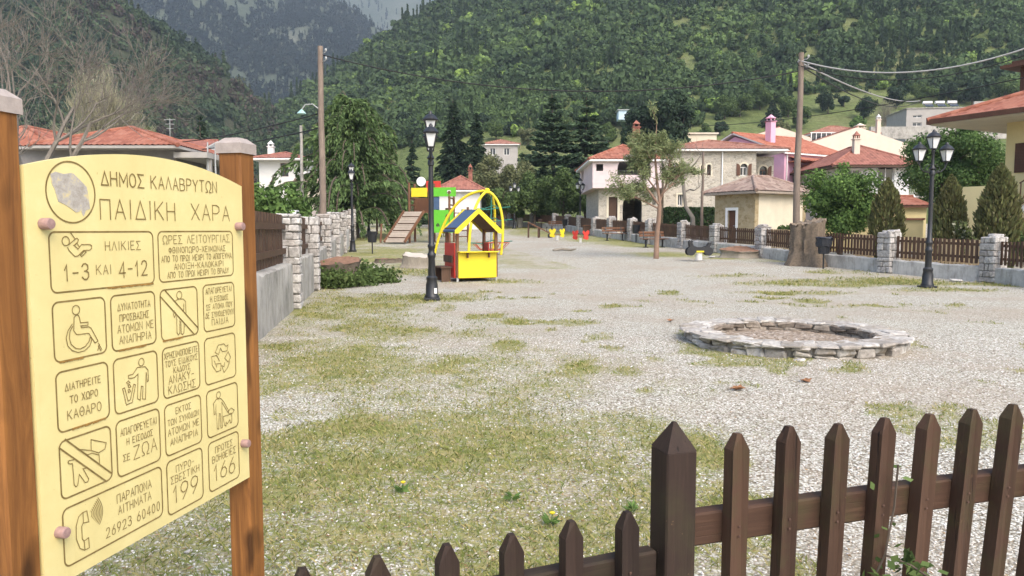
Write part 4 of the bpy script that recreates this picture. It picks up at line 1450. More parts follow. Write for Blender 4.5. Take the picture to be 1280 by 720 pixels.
py_ = thing('pale_yellow_house', 'low pale yellow house with grey roof beside the cedar', 'house', (XY(388, 58), 58, gz(58)))
yE2 = at(388, 233, 58).z - py_.location.z
pop = [(.5, 1.1, .9, 1.9, False)]
shell(py_, (-1.6, 0), (1.2, 0), (1.2, 5), (-1.6, 5), 0, yE2, M['stucco_cream'], (pop, (), (), ()), .25)
window(py_, place_on((-1.6, 0), (1.2, 0), 0), *pop[0][:4])
gable_roof(py_, -1.6, 1.2, 0, 5, yE2 + .08, .6, M['tile_old'], .3, seed=95)
ks = thing('kiosk', 'white building with a brown tiled hip roof behind the playground tower', 'building', (XY(572, 66), 66, gz(66)))
kE = at(575, 239, 66).z - ks.location.z
kop = [(.5, 1.3, .05, 1.9, False), (1.9, 2.9, .8, 1.8, False)]
shell(ks, (-1.6, 0), (2.0, 0), (2.0, 4), (-1.6, 4), 0, kE, M['stucco_white'], (kop, (), (), ()), .25)
door(ks, place_on((-1.6, 0), (2.0, 0), 0), *kop[0][:4])
window(ks, place_on((-1.6, 0), (2.0, 0), 0), *kop[1][:4])
hip_roof(ks, -1.6, 2.0, 0, 4, kE + .1, 1.35, M['tile_brown'], .55, seed=97)
chimney(ks, 1.1, 1.2, kE + .6, .35, 1.3, M['tile_brown'], M['tile_brown'])
hh = thing('hillside_house', 'white house with low brown roof among the trees up the slope', 'house', (XY(622, 118), 118, 10))
hE = at(620, 181, 118).z - 10
hop2 = [(1.0, 1.9, hE - 1.6, hE - .5, False), (3.2, 4.1, hE - 1.6, hE - .5, False)]
shell(hh, (-2.2, 0), (3.2, 0), (3.2, 6), (-2.2, 6), 0, hE, M['stucco_grey'], (hop2, (), (), ()), .3)
for o in hop2: window(hh, place_on((-2.2, 0), (3.2, 0), 0), *o[:4])
hip_roof(hh, -2.2, 3.2, 0, 6, hE + .1, 1.0, M['tile_pale'], .4, seed=99)
sh = thing('shed', 'small pale blue shed high among the dark pines', 'shed', at(781, 148, 132))
tag(sh)
shell(sh, (-1.1, 0), (1.3, 0), (1.3, 2.4), (-1.1, 2.4), -.2, 1.65, plain('pale_blue_sheet', (.45, .58, .66), .6, .1, 3, .1))
mb = MB(); mb.box((.1, 1.2, 1.48), (2.9, 2.9, .1)); mb.build('roof', M['grey_metal'], sh)
fw = thing('white_house', 'far pale house with flat roof just right of the dark pines', 'house', at(878, 178, 95))
shell(fw, (-2.4, 0), (1.8, 0), (1.8, 5), (-2.4, 5), -8, 9.0, M['stucco_cream'])
mb = MB(); mb.box((-.3, 2.5, 1.12), (4.6, 5.4, .2)); mb.build('roof', M['stucco_beige'], fw)
# ------------------------------------------------------------------ trees and shrubs
GRN = {
 'bright': foliage('bright_leaves', [(0, (0.055, 0.088, 0.031)), (.4, (0.092, 0.158, 0.048)), (.7, (0.144, 0.231, 0.067)), (1, (0.213, 0.325, 0.095))]),
 'mid': foliage('mid_leaves', [(0, (0.045, 0.067, 0.030)), (.4, (0.075, 0.112, 0.043)), (.7, (0.113, 0.163, 0.059)), (1, (0.164, 0.226, 0.083))]),
 'mid2': foliage('fresh_leaves', [(0, (.040, .072, .028)), (.4, (.072, .125, .042)), (.7, (.11, .175, .058)), (1, (.16, .235, .08))]),
 'dull': foliage('dull_leaves', [(0, (0.068, 0.080, 0.043)), (.4, (0.122, 0.138, 0.069)), (.7, (0.183, 0.195, 0.096)), (1, (0.251, 0.263, 0.139))]),
 'dark': foliage('dark_needles', [(0, (0.020, 0.031, 0.023)), (.4, (0.032, 0.050, 0.032)), (.75, (0.048, 0.076, 0.042)), (1, (0.076, 0.110, 0.056))], trans=.1),
 'cedar': foliage('cedar_needles', [(0, (0.029, 0.046, 0.034)), (.4, (0.051, 0.084, 0.049)), (.75, (0.087, 0.133, 0.071)), (1, (0.145, 0.207, 0.101))], trans=.1),
 'deodar': foliage('deodar_needles', [(0, (.045, .075, .035)), (.4, (.085, .135, .052)), (.75, (.14, .21, .08)), (1, (.21, .29, .115))], trans=.15),
 'thuja': foliage('thuja_sprays', [(0, (0.073, 0.063, 0.033)), (.35, (0.120, 0.114, 0.050)), (.7, (0.148, 0.165, 0.065)), (1, (0.196, 0.227, 0.091))], trans=.15),
 'pine': foliage('pale_pine_needles', [(0, (.10, .125, .06)), (.4, (.18, .215, .10)), (.75, (.25, .29, .14)), (1, (.32, .36, .20))], trans=.2),
 'ivy': foliage('ivy_leaves', [(0, (0.042, 0.066, 0.027)), (.4, (0.082, 0.123, 0.043)), (.75, (0.137, 0.193, 0.068)), (1, (0.264, 0.289, 0.127))]),
 'hedge': foliage('hedge_leaves', [(0, (0.026, 0.043, 0.021)), (.5, (0.043, 0.072, 0.030)), (1, (0.076, 0.119, 0.048))]),
 'twig': foliage('leafless_twigs', [(0, (0.169, 0.144, 0.113)), (.5, (0.264, 0.233, 0.183)), (1, (0.373, 0.336, 0.268))], trans=.0),
 'budding': foliage('budding_twigs', [(0, (0.182, 0.170, 0.108)), (.5, (0.278, 0.265, 0.178)), (1, (0.388, 0.375, 0.276))], trans=.1),
}

def limb(a, b, r0, r1, rng, wob=.08, n=5):
    a, b = np.array(a, float), np.array(b, float)
    L = np.linalg.norm(b - a)
    pts, rad = [], []
    for i in range(n + 1):
        t = i / n
        j = rng.normal(size=3) * wob * L * math.sin(PI * t) * .5
        pts.append(a + (b - a) * t + j + np.array([0, 0, L * .06 * math.sin(PI * t)]))
        rad.append(r0 + (r1 - r0) * t)
    return pts, rad

def clump_crown(centers, radii, nleaf, size, rng, flat=1.0, axis=None, aspect=.75, shell=(.45, 1.05)):
    centers, radii = np.asarray(centers, float), np.asarray(radii, float)
    w = radii ** 2
    k = rng.choice(len(centers), nleaf, p=w / w.sum())
    d = unit_dirs(nleaf, rng)
    C = centers[k] + d * (radii[k] * rng.uniform(*shell, nleaf))[:, None] * np.array([1, 1, flat])
    return leaf_arrays(C, size, rng, aspect=aspect, axis=axis, nrm=None if axis is not None else d * .8)

def crown_obj(t, arr, mat, name='crown'):
    return npmesh(name, arr.reshape(-1, 3), quads(len(arr)), mat, t)

def leafy_tree(name, label, loc, H, rx, rz0, mat, seed, ncl=26, nleaf=5000, size=.22, r=.16, bark='bark', group=None, cr=.30, top=1.0, ry=None, cat='tree', vis_trunk=True, taper=0.0):
    """trunk, limbs and a crown of leafy clumps from rz0 up to H"""
    rng = np.random.default_rng(seed)
    t = thing(name, label, cat, loc, 0, group)
    ry = ry or rx
    cz, hz = (H + rz0) / 2, (H - rz0) / 2
    cs, rs = [], []
    for i in range(ncl):
        d = unit_dirs(1, rng)[0]
        k = rng.uniform(.35, .78) if i > ncl // 4 else rng.uniform(0, .35)
        sc = 1 - taper * max(0, d[2] * k)
        c = np.array([d[0] * rx * k * sc, d[1] * ry * k * sc, cz + d[2] * hz * k])
        cs.append(c)
        rs.append(min(rx, hz) * cr * rng.uniform(.7, 1.3))
    mb = MB()
    fork = np.array([rng.normal(0, .05), rng.normal(0, .05), max(rz0 * .9, H * .16)])
    p, q = limb((0, 0, -.15), fork, r, r * .75, rng, .05)
    mb.tube(p, q, 9)
    tp, tq = limb(fork, (0, 0, H * .82), r * .72, r * .12, rng, .07, 7)
    mb.tube(tp, tq, 8)
    for c in cs:
        s = tp[rng.integers(0, 4)]
        p, q = limb(s, c, r * .32, r * .06, rng, .12, 4)
        mb.tube(p, q, 5)
    mb.build('trunk', M[bark], t, 60)
    crown_obj(t, clump_crown(cs, rs, nleaf, size, rng), mat)
    return t

def skeleton(rng, a, d, L, r, depth, out, kids=(3, 5), ang=.6, up=.12, shrink=.62, droop=0.0):
    """bare branches; out collects (points, radii) and tips"""
    n = 5
    pts, rad = [np.array(a, float)], [r]
    d = np.array(d, float)
    d /= np.linalg.norm(d)
    for i in range(n):
        d = d + rng.normal(size=3) * .13 + np.array([0, 0, up - droop])
        d /= np.linalg.norm(d)
        pts.append(pts[-1] + d * L / n)
        rad.append(r * (1 - .55 * (i + 1) / n))
    out.append((pts, rad))
    if depth == 0:
        return
    for _ in range(rng.integers(*kids)):
        t = rng.integers(2, n + 1)
        w = unit_dirs(1, rng)[0]
        w -= d * (w @ d)
        w /= np.linalg.norm(w)
        a_ = ang * rng.uniform(.6, 1.3)
        skeleton(rng, pts[t], d * math.cos(a_) + w * math.sin(a_), L * shrink * rng.uniform(.75, 1.2), rad[t] * .62, depth - 1, out, kids, ang, up, shrink, droop)

def bare_tree(name, label, loc, H, seed, mat, r=.14, depth=4, kids=(3, 5), ang=.62, up=.10, first=.3, group=None, lean=(0, 0, 1), shrink=.66):
    rng = np.random.default_rng(seed)
    t = thing(name, label, 'tree', loc, 0, group)
    out = []
    p, q = limb((0, 0, -.1), np.array(lean) * H * first, r, r * .85, rng, .04)
    mb = MB(); mb.tube(p, q, 9)
    mb.build('trunk', mat, t, 60)
    for k in range(5):
        a = 2 * PI * k / 5 + rng.uniform(-.4, .4)
        e = rng.uniform(.5, 1.3)
        skeleton(rng, p[-1] - np.array([0, 0, rng.uniform(0, H * first * .35)]), (math.cos(a) * math.cos(e), math.sin(a) * math.cos(e), math.sin(e)), H * .36, r * .62, depth - 1, out, kids, ang, up, shrink)
    mb = MB()
    for pts, rad in out:
        mb.tube(pts, [max(x, .007) for x in rad], 5 if rad[0] > .03 else 3, cap=False)
    mb.build('crown', mat, t, 60)
    return t, out

def conifer(name, label, loc, H, R0, mat, seed, levels=16, per=7, nleaf=9000, size=.3, droop=.35, flat=.22, tip=0.0, r=.22, base=.08, shape=1.0, group=None, rise=0.0, thick=.10):
    """trunk with whorls of spreading branches carrying flat sprays of needles"""
    rng = np.random.default_rng(seed)
    t = thing(name, label, 'tree', loc, 0, group)
    mb = MB()
    p, q = limb((0, 0, -.2), (rng.normal(0, .1), rng.normal(0, .1), H), r, .02, rng, .015, 8)
    mb.tube(p, q, 9)
    C, A = [], []
    tot = levels * per
    for lv in range(levels):
        h = base + (1 - base) * (lv + rng.uniform(-.3, .3)) / levels
        h = min(max(h, base), .985)
        Rl = R0 * (1 - ((h - base) / (1 - base)) ** shape) * rng.uniform(.82, 1.08) + .12
        for b in range(per if h < .75 else max(3, per - 2)):
            a = 2 * PI * (b + rng.uniform(-.35, .35)) / per + lv * 1.1
            L = Rl * rng.uniform(.68, 1.1)
            pts = []
            for i in range(6):
                s = i / 5
                z = h * H + L * (rise * s - droop * s * s - tip * max(0, s - .6) ** 2)
                pts.append(np.array([math.cos(a) * L * s, math.sin(a) * L * s, z]))
            mb.tube(pts, [max(.008, r * .22 * (1 - h) * (1 - .85 * i / 5) + .008) for i in range(6)], 4, cap=False)
            m = max(6, int(nleaf / tot * (.25 + 1.3 * L / R0)))
            s = rng.uniform(.12, 1.03, m) ** .8
            base_p = np.stack([np.interp(s, np.linspace(0, 1, 6), [q_[k] for q_ in pts]) for k in range(3)], 1)
            side = np.array([-math.sin(a), math.cos(a), 0])
            wd = L * flat * (1.15 - s)
            off = side[None] * (rng.normal(0, 1, m) * wd)[:, None]
            off[:, 2] += rng.normal(0, thick, m) - np.abs(off[:, 0] + off[:, 1]) * .25
            C.append(base_p + off)
            ax = np.stack([np.full(m, math.cos(a)), np.full(m, math.sin(a)), np.full(m, rise - droop * 1.2)], 1) + side[None] * rng.normal(0, .6, m)[:, None]
            A.append(ax)
    mb.build('trunk', M['bark'], t, 60)
    arr = leaf_arrays(np.concatenate(C), size, rng, aspect=.42, axis=np.concatenate(A))
    crown_obj(t, arr, mat)
    return t

def weeping_cedar(name, label, loc, H, R0, mat, seed, nleaf=30000, size=.32):
    """deodar: long arching boughs with hanging curtains of needles and a nodding tip"""
    rng = np.random.default_rng(seed)
    t = thing(name, label, 'tree', loc)
    mb = MB()
    mb.tube([(0, 0, -.2), (.1, 0, H * .35), (0, .1, H * .7), (-.25, 0, H * .93), (-.6, 0, H * .99), (-.95, 0, H * .95)], [.34, .27, .15, .06, .035, .015], 10)
    C, A = [], []
    nb = 120
    for b in range(nb):
        h = .10 + .84 * (b + rng.uniform(0, 1)) / nb
        a = b * 2.4 + rng.uniform(-.3, .3)
        L = R0 * (1.02 - h) ** .66 * rng.uniform(.42, 1.10)
        pts = []
        for i in range(9):
            s = i / 8
            x = L * (s - .16 * s ** 4)
            z = h * H + L * (.40 * s - .20 * s ** 2 - .36 * s ** 4)
            pts.append(np.array([math.cos(a) * x, math.sin(a) * x, max(z, .8)]))
        mb.tube(pts, [.07 * (1 - h) + .012 - .0012 * i for i in range(9)], 4, cap=False)
        m = int(nleaf / nb * (.35 + .9 * L / R0))
        s = rng.uniform(.08, 1.02, m)
        bp = np.stack([np.interp(s, np.linspace(0, 1, 9), [q_[k] for q_ in pts]) for k in range(3)], 1)
        side = np.array([-math.sin(a), math.cos(a), 0])
        lane = np.round(rng.normal(0, 1, m) * 2.5) / 2.5           # side sprays hang in tassels
        off = side[None] * (lane * L * .075 * (1.2 - s) + rng.normal(0, .05, m))[:, None]
        hang = rng.uniform(0, 1, m) ** 1.8 * (.16 + .30 * np.abs(lane) * .5 + .45 * s ** 2)
        off[:, 2] -= hang + .05 * np.abs(lane)
        C.append(bp + off)
        ax = np.stack([np.full(m, math.cos(a) * .45), np.full(m, math.sin(a) * .45), np.full(m, -.8)], 1)
        top = hang < .10
        ax[top] = np.array([math.cos(a), math.sin(a), -.15])
        A.append(ax)
    mb.build('trunk', M['bark'], t, 60)
    crown_obj(t, leaf_arrays(np.concatenate(C), size, rng, aspect=.34, axis=np.concatenate(A)), mat)
    return t

def cone_shrub(name, label, loc, H, R0, seed, nleaf=5200, size=.2, group=None):
    rng = np.random.default_rng(seed)
    t = thing(name, label, 'shrub', loc, 0, group)
    MB().tube([(0, 0, -.1), (0, 0, H * .6)], [.07, .03], 7).build('trunk', M['bark'], t, 60)
    h = rng.uniform(0, 1, nleaf)
    prof = np.sin(np.clip(h * .93 + .09, 0, 1) * PI) ** .55 * (1 - h * .35)
    a = rng.uniform(0, 2 * PI, nleaf)
    lob = 1 + .16 * np.sin(a * 5 + h * 9) * np.sin(h * 21) + .12 * (fbm(a * 1.6, h * 6, 3, seed) - .5) * 2
    rr = R0 * prof * lob * rng.uniform(.55, 1.05, nleaf) ** .6
    C = np.stack([rr * np.cos(a), rr * np.sin(a), .05 + h * H], 1)
    ax = np.stack([np.cos(a) * .45, np.sin(a) * .45, np.ones(nleaf)], 1)
    crown_obj(t, leaf_arrays(C, size, rng, aspect=.38, axis=ax), GRN['thuja'])
    return t

def height(py, Y):
    return at(640, py, Y).z - gz(Y)

# the big drooping cedar
weeping_cedar('drooping_cedar', 'large drooping green cedar behind the left stone fence', on(443, 50), height(112, 50), 8.6, GRN['deodar'], 3, 60000)
# dark firs and pines in the middle distance
def pz(px, Y):
    return Vector((XY(px, Y), Y, 2.0))
conifer('fir_tree', 'tall dark fir, broader left one of the pair behind the playground', pz(568, 92), at(0, 124, 92).z - 2, 4.3, GRN['dark'], 5, 26, 10, 20000, .7, droop=.3, r=.25, group='dark firs behind the playground')
conifer('fir_tree', 'tall dark fir, slimmer right one of the pair behind the playground', pz(596, 88), at(0, 142, 88).z - 2, 3.2, GRN['dark'], 6, 26, 9, 16000, .66, droop=.35, r=.2, group='dark firs behind the playground')
conifer('fir_tree', 'small dark fir between the drooping cedar and the tall firs', pz(516, 84), at(0, 176, 84).z - 2, 2.4, GRN['dark'], 7, 18, 7, 5000, .5, droop=.3, r=.18, group='dark firs behind the playground')
conifer('fir_tree', 'dark fir above the roofs behind the notice board post', pz(256, 84), at(0, 138, 84).z - 2, 2.5, GRN['dark'], 8, 20, 7, 5000, .5, droop=.3, r=.18)
conifer('cedar_tree', 'dark spreading cedar with flat tiers, left one of the pair behind the shrubs', pz(690, 78), at(0, 116, 78).z - 2, 4.5, GRN['cedar'], 9, 16, 9, 22000, .52, droop=-.02, rise=.08, flat=.24, r=.3, base=.14, shape=1.5, thick=.08, group='dark cedars by the stone house')
conifer('cedar_tree', 'dark spreading cedar with flat tiers, right one beside the stone house', pz(733, 80), at(0, 122, 80).z - 2, 4.2, GRN['cedar'], 10, 16, 9, 22000, .52, droop=.05, rise=.1, flat=.24, r=.3, base=.14, shape=1.7, thick=.08, group='dark cedars by the stone house')
leafy_tree('pine_tree', 'broad black pine above the stone house roof', pz(832, 92), at(0, 94, 92).z - 2, 4.3, 5.0, GRN['dark'], 11, 46, 24000, .42, .3, cr=.30)
leafy_tree('pine_tree', 'lower dark pine left of the broad black pine', pz(800, 96), at(0, 128, 96).z - 2, 3.0, 5.0, GRN['dark'], 12, 30, 14000, .42, .25, cr=.34)
conifer('fir_tree', 'dark conifer on the meadow behind the beige gables', slope_point(965, 158, z_right), 6.0, 3.2, GRN['dark'], 14, 14, 8, 5000, .5, droop=.3)
# green trees and shrubs between the playground and the stone house
for i, (px, Y, py, rx, mt, lab) in enumerate([
    (612, 74, 186, 2.3, 'dull', 'pale green loose tree right of the dark firs'),
    (648, 72, 196, 2.2, 'dull', 'pale green bushy tree in the middle of the far tree row'),
    (668, 70, 208, 2.1, 'mid', 'mid green tree in front of the left spreading cedar'),
    (705, 68, 206, 2.3, 'mid', 'rounded mid green tree in front of the right spreading cedar'),
    (630, 68, 232, 1.8, 'mid', 'low green shrub behind the climbing arch'),
    (628, 96, 187, 2.6, 'dull', 'grey-green tree hiding the foot of the hillside house'),
    (732, 67, 222, 1.6, 'mid', 'green shrub touching the pale balcony house'),
    (590, 78, 212, 2.0, 'dull', 'dull green tree behind the tiled kiosk'),
    (500, 70, 208, 2.0, 'dull', 'dull green tree behind the playground tower'),
    (540, 74, 214, 2.0, 'mid', 'green tree between kiosk and drooping cedar'),
    (688, 71, 232, 1.8, 'mid', 'low mid green shrub in the far row'),
    (475, 74, 226, 2.0, 'mid', 'green shrub at the foot of the drooping cedar')]):
    leafy_tree('leafy_tree' if rx > 1.9 else 'shrub', lab, pz(px, Y), at(0, py, Y).z - 2, rx, .5, GRN[mt], 40 + i, 34, 10500, .23, .14, cr=.32, cat='tree' if rx > 1.9 else 'shrub', group='trees beyond the far fence')
# round bright tree and neighbours behind the right fence
leafy_tree('round_tree', 'rounded bright green tree behind the big stump', on(1049, 33), height(192, 33), 1.95, .35, GRN['bright'], 71, 60, 26000, .125, .14, cr=.27)
leafy_tree('broad_tree', 'large green tree behind the three-lantern lamp', on(1186, 43), height(140, 43), 3.5, 1.0, GRN['mid2'], 72, 80, 34000, .155, .2, cr=.22)
cone_shrub('thuja', 'brownish green cone shrub right of the rounded tree', on(1106, 29.5), height(226, 29.5), .74, 75, group='cone shrubs behind the right fence')
cone_shrub('thuja', 'brownish green cone shrub just right of the lamp post', on(1184, 27), height(222, 27), .68, 76, group='cone shrubs behind the right fence')
cone_shrub('thuja', 'biggest brownish cone shrub in front of the yellow house stairs', on(1245, 25.5), height(208, 25.5), .80, 77, 6500, group='cone shrubs behind the right fence')
leafy_tree('shrub', 'small green shrub at the yellow house corner', on(1276, 25), 1.5, .6, .2, GRN['mid'], 78, 12, 1800, .16, .05, cat='shrub', cr=.45)
leafy_tree('shrub', 'low green shrub under the cream hut wall', on(985, 37), 1.25, 1.0, .2, GRN['mid'], 79, 14, 1800, .18, .05, cat='shrub', cr=.4)
leafy_tree('shrub', 'low shrub with white flowers beside the lamp post', on(1204, 25.5), 1.9, .42, .3, foliage('flowering_leaves', [(0, (.04, .06, .02)), (.6, (.10, .12, .05)), (.8, (.5, .48, .36)), (1, (.7, .66, .5))]), 80, 12, 1300, .12, .04, cat='shrub', cr=.5)
# hedge of the stone house
hg = thing('hedge', 'clipped dark green hedge before the stone house', 'hedge', on(861, 52))
rng_ = np.random.default_rng(4)
hx = (XY(891, 52) - XY(831, 52)) / 2
hH_ = height(261, 52)
n_ = 7000
u_ = rng_.uniform(-1, 1, (n_, 3))
f_ = rng_.integers(0, 3, n_)
sgn = np.where(rng_.uniform(size=n_) < .5, -1, 1)
ax_ = f_ == 0; u_[ax_, 1] = -1 + rng_.normal(0, .06, ax_.sum()); ax_ = f_ == 1; u_[ax_, 2] = 1 + rng_.normal(0, .04, ax_.sum()); ax_ = f_ == 2; u_[ax_, 0] = sgn[ax_]
Ch = u_ * np.array([hx, .45, hH_ / 2]) + np.array([0, 0, hH_ / 2])
crown_obj(hg, leaf_arrays(Ch, .16, rng_), GRN['hedge'], 'leaves')
MB().box((0, 0, hH_ / 2), (hx * 2 - .1, .8, hH_ - .1)).build('branch_core', M['bark'], hg)
# airy young pine by the far benches
def airy_pine():
    rng = np.random.default_rng(90)
    Y = 31
    t = thing('young_pine', 'airy pale green young pine with a bare pinkish trunk by the far benches', 'tree', on(820, Y))
    H = height(140, Y)
    mb = MB()
    tr = [(0, 0, -.2), (.02, 0, .9), (.10, 0, 1.8), (.12, 0, 2.3)]
    mb.tube(tr, [.125, .105, .092, .088], 10)
    tips = []
    lead = [((.12, 0, 2.3), (-.02, 0, 3.3), (-.10, .1, 4.4), (-.05, 0, H * .93), .07), ((.12, 0, 2.2), (-.42, -.1, 2.9), (-.75, .1, 3.6), (-.85, 0, 4.5), .055), ((.12, 0, 2.4), (.42, .2, 3.1), (.5, 0, 4.0), (.55, .1, 4.8), .055), ((.05, 0, 2.1), (-.7, .2, 2.5), (-1.2, 0, 2.7), (-1.55, 0, 2.9), .04), ((.12, 0, 2.6), (.5, -.3, 3.0), (.8, -.1, 3.4), (.95, 0, 3.8), .035), ((.02, 0, 2.8), (-.5, .2, 3.5), (-.7, .3, 4.2), (-.6, .2, 5.0), .04)]
    out = []
    for a, b, c, d, r in lead:
        mb.tube([a, b, c, d], [r, r * .8, r * .55, r * .2], 7)
        P_ = [np.array(a), np.array(b), np.array(c), np.array(d)]
        for k in range(13):
            s = rng.uniform(.25, 1.0) * 3
            i = min(2, int(s))
            p = P_[i] + (P_[i + 1] - P_[i]) * (s - i)
            w = unit_dirs(1, rng)[0]
            w[2] = abs(w[2]) * .5 - .05
            skeleton(rng, p, w, rng.uniform(.35, .8), .018, 1, out, (2, 5), .7, .06, .6)
    for pts, rad in out:
        mb.tube(pts, [max(.005, x) for x in rad], 4, cap=False)
    mb.build('trunk', M['pinebark'], t, 60)
    C, A = [], []
    for pts, rad in out:
        for j in (2, 3, 4, 5):
            m = 9
            C.append(pts[j][None] + rng.normal(0, .085, (m, 3)))
            A.append(unit_dirs(m, rng) * .9 + (pts[j] - pts[j - 1])[None] / (np.linalg.norm(pts[j] - pts[j - 1]) + 1e-9) * .8)
    arr = leaf_arrays(np.concatenate(C), .2, rng, aspect=.16, axis=np.concatenate(A))
    crown_obj(t, arr, GRN['pine'])
airy_pine()
# pruned bare tree in front of the stone house
def pruned():
    rng = np.random.default_rng(91)
    Y = 46
    t = thing('pruned_tree', 'hard pruned leafless tree with leaning pale trunk before the stone house', 'tree', on(868, Y))
    mb = MB()
    k = Y / FOC
    o = on(868, Y)
    def q(px, py, dy=0): 
        p = at(px, py, Y + dy)
        return p - o
    trunk = [Vector((0, 0, -.2)), q(866, 272), q(857, 258), q(855, 238), q(854, 222)]
    mb.tube(trunk, [.16, .14, .12, .11, .09], 9)
    cr = MB()
    for a, b, c, d in (((854, 222), (848, 212), (842, 204), (833, 200)), ((854, 222), (862, 212), (870, 203), (876, 194)), ((855, 224), (860, 216), (872, 214), (884, 218)), ((855, 240), (862, 237), (868, 238), (874, 234)), ((854, 222), (852, 212), (854, 205), (851, 196))):
        pts = [q(*a), q(*b, .3), q(*c, -.2), q(*d)]
        cr.tube(pts, [.07, .055, .045, .035], 6)
        out = []
        for j in range(4):
            skeleton(rng, np.array(pts[3]), (rng.normal() * .5, rng.normal() * .5, .8), .8, .014, 1, out, (2, 4), .5, .05, .6)
        for p_, r_ in out: cr.tube(p_, [max(.006, x) for x in r_], 3, cap=False)
    mb.build('trunk', M['palebark'], t, 60)
    cr.build('branches', M['palebark'], t, 60)
pruned()
# leafless trees on the left
bare_tree('bare_tree', 'big leafless tree with whitish branches behind the left sign post', Vector((XY(36, 27), 27, gz(27))), 10.5, 101, M['palebark'], .2, 5, (4, 6), .62, .05, .26, shrink=.70)
bare_tree('bare_tree', 'slim leafless tree with upright pale branches at the far left edge', Vector((XY(-40, 25), 25, gz(25))), 7.5, 102, M['palebark'], .16, 4, (3, 5), .6, .12, .3)
def haze_bush(name, label, loc, H, rx, mat, seed, n=4200, size=.55):
    rng = np.random.default_rng(seed)
    t = thing(name, label, 'tree', loc)
    mb = MB(); mb.tube([(0, 0, -.1), (0, 0, H * .4)], [.18, .1], 7)
    cs = []
    for i in range(46):
        a, k = rng.uniform(0, 2 * PI), rng.uniform(.2, 1)
        tip_ = np.array([math.cos(a) * rx * k, math.sin(a) * rx * k, H * (1.0 - .42 * k * k) * rng.uniform(.8, 1)])
        p, q = limb((0, 0, H * rng.uniform(.12, .4)), tip_, .06, .012, rng, .06)
        mb.tube(p, q, 4, cap=False)
        cs += [p[2], p[3], p[4], p[5]]
    mb.build('trunk', M['palebark'], t, 60)
    cs = np.array(cs)
    k = rng.integers(0, len(cs), n)
    C = cs[k] + rng.normal(0, .38, (n, 3))
    ax = C - np.array([0, 0, H * .2]); ax /= np.linalg.norm(ax, axis=1)[:, None]
    crown_obj(t, leaf_arrays(C, size, rng, aspect=.05, axis=ax), mat)
haze_bush('budding_tree', 'rounded pale budding tree behind the red tiled roofs', pz(132, 56), at(0, 88, 56).z - 2, 3.4, GRN['budding'], 110, 16000, .7)
leafy_tree('sapling', 'small yellow-green tree right of the pale budding tree', pz(178, 60), at(0, 122, 60).z - 2, 1.5, 1.0, GRN['bright'], 112, 16, 2200, .3, .1, cr=.42)
haze_bush('budding_tree', 'thin pale budding tree beside the grey hillside house', slope_point(1106, 168, z_right), 7.0, 2.6, GRN['budding'], 113, 3000, .6)
haze_bush('budding_tree', 'pale leafless bush in the middle of the far tree row', pz(650, 76), 5.2, 2.0, GRN['budding'], 114, 2600, .5)
for i, (px, Y, py, rx, lab) in enumerate([(342, 32, 220, 1.5, 'green bushy tree behind the first bays of the left fence'), (366, 40, 232, 1.2, 'small green bush near the pale yellow house'), (300, 50, 215, 1.6, 'green bush behind the right sign post')]):
    leafy_tree('shrub', lab, on(px, Y), height(py, Y), rx, .3, GRN['bright'], 120 + i, 18, 3200, .22, .08, cr=.42, cat='shrub', group='green bushes behind the left fence')
# separate bushes on the meadow of the right hill
MEADOW = [(1035, 132, 2.3, 'dark'), (1080, 140, 2.6, 'dark'), (1072, 158, 2.0, 'bright'), (1055, 124, 1.2, 'dark'), (925, 136, 2.6, 'mid'), (950, 128, 2.8, 'mid'), (906, 140, 2.4, 'mid'), (985, 138, 2.4, 'mid'), (1000, 152, 2.2, 'mid'), (975, 165, 2.2, 'dull'),
          (900, 160, 1.6, 'dark'), (880, 168, 1.8, 'mid'), (1185, 118, 2.2, 'dark'), (1215, 122, 2.4, 'dark'), (1255, 116, 2.6, 'mid'), (1120, 126, 2.4, 'dark'), (1150, 120, 2.4, 'mid'), (620, 166, 2.0, 'mid'), (640, 160, 1.7, 'dark'), (660, 172, 2.0, 'dull'), (690, 176, 1.8, 'mid'), (604, 152, 1.6, 'dark'), (516, 163, 1.9, 'dark'), (505, 150, 1.7, 'dark'), (700, 160, 2.0, 'mid'), (760, 168, 2.2, 'mid'), (790, 160, 2.2, 'dull')]
WORDS = {'dark': 'dark', 'mid': 'mid green', 'bright': 'bright green', 'dull': 'greyish'}
PLACES = ['on the meadow right of the wooden pole', 'largest on the meadow before the pines', 'below the dark meadow bushes', 'smallest, high on the meadow', 'at the meadow top left of the pole', 'in the clump beside the wooden pole', 'leftmost of the meadow clump', 'just behind the wooden pole', 'low behind the orange roof', 'above the glazed terrace', 'near the broad black pine', 'low beside the broad black pine', 'above the solar heaters', 'above the grey hillside house', 'beside the yellow house pergola', 'above the beige chimneys', 'left of the solar heaters', 'in the clearing above the far white house', 'small, right in the clearing', 'low in the clearing', 'right end of the clearing', 'topmost in the clearing', 'alone in the grass above the drooping cedar', 'upper one above the drooping cedar', 'above the left spreading cedar', 'left of the blue shed', 'right of the blue shed']
for i, ((px, py, r_, k), pl_) in enumerate(zip(MEADOW, PLACES)):
    p = slope_point(px, py + 10, z_right)
    r_ *= p.y / 150
    leafy_tree('meadow_bush', WORDS[k] + ' round bush ' + pl_, p, r_ * 2.0, r_ * 1.08, .3, GRN[k], 140 + i, 22, 3800, .40, .15, cr=.36, cat='bush', group='bushes on the hill meadow')
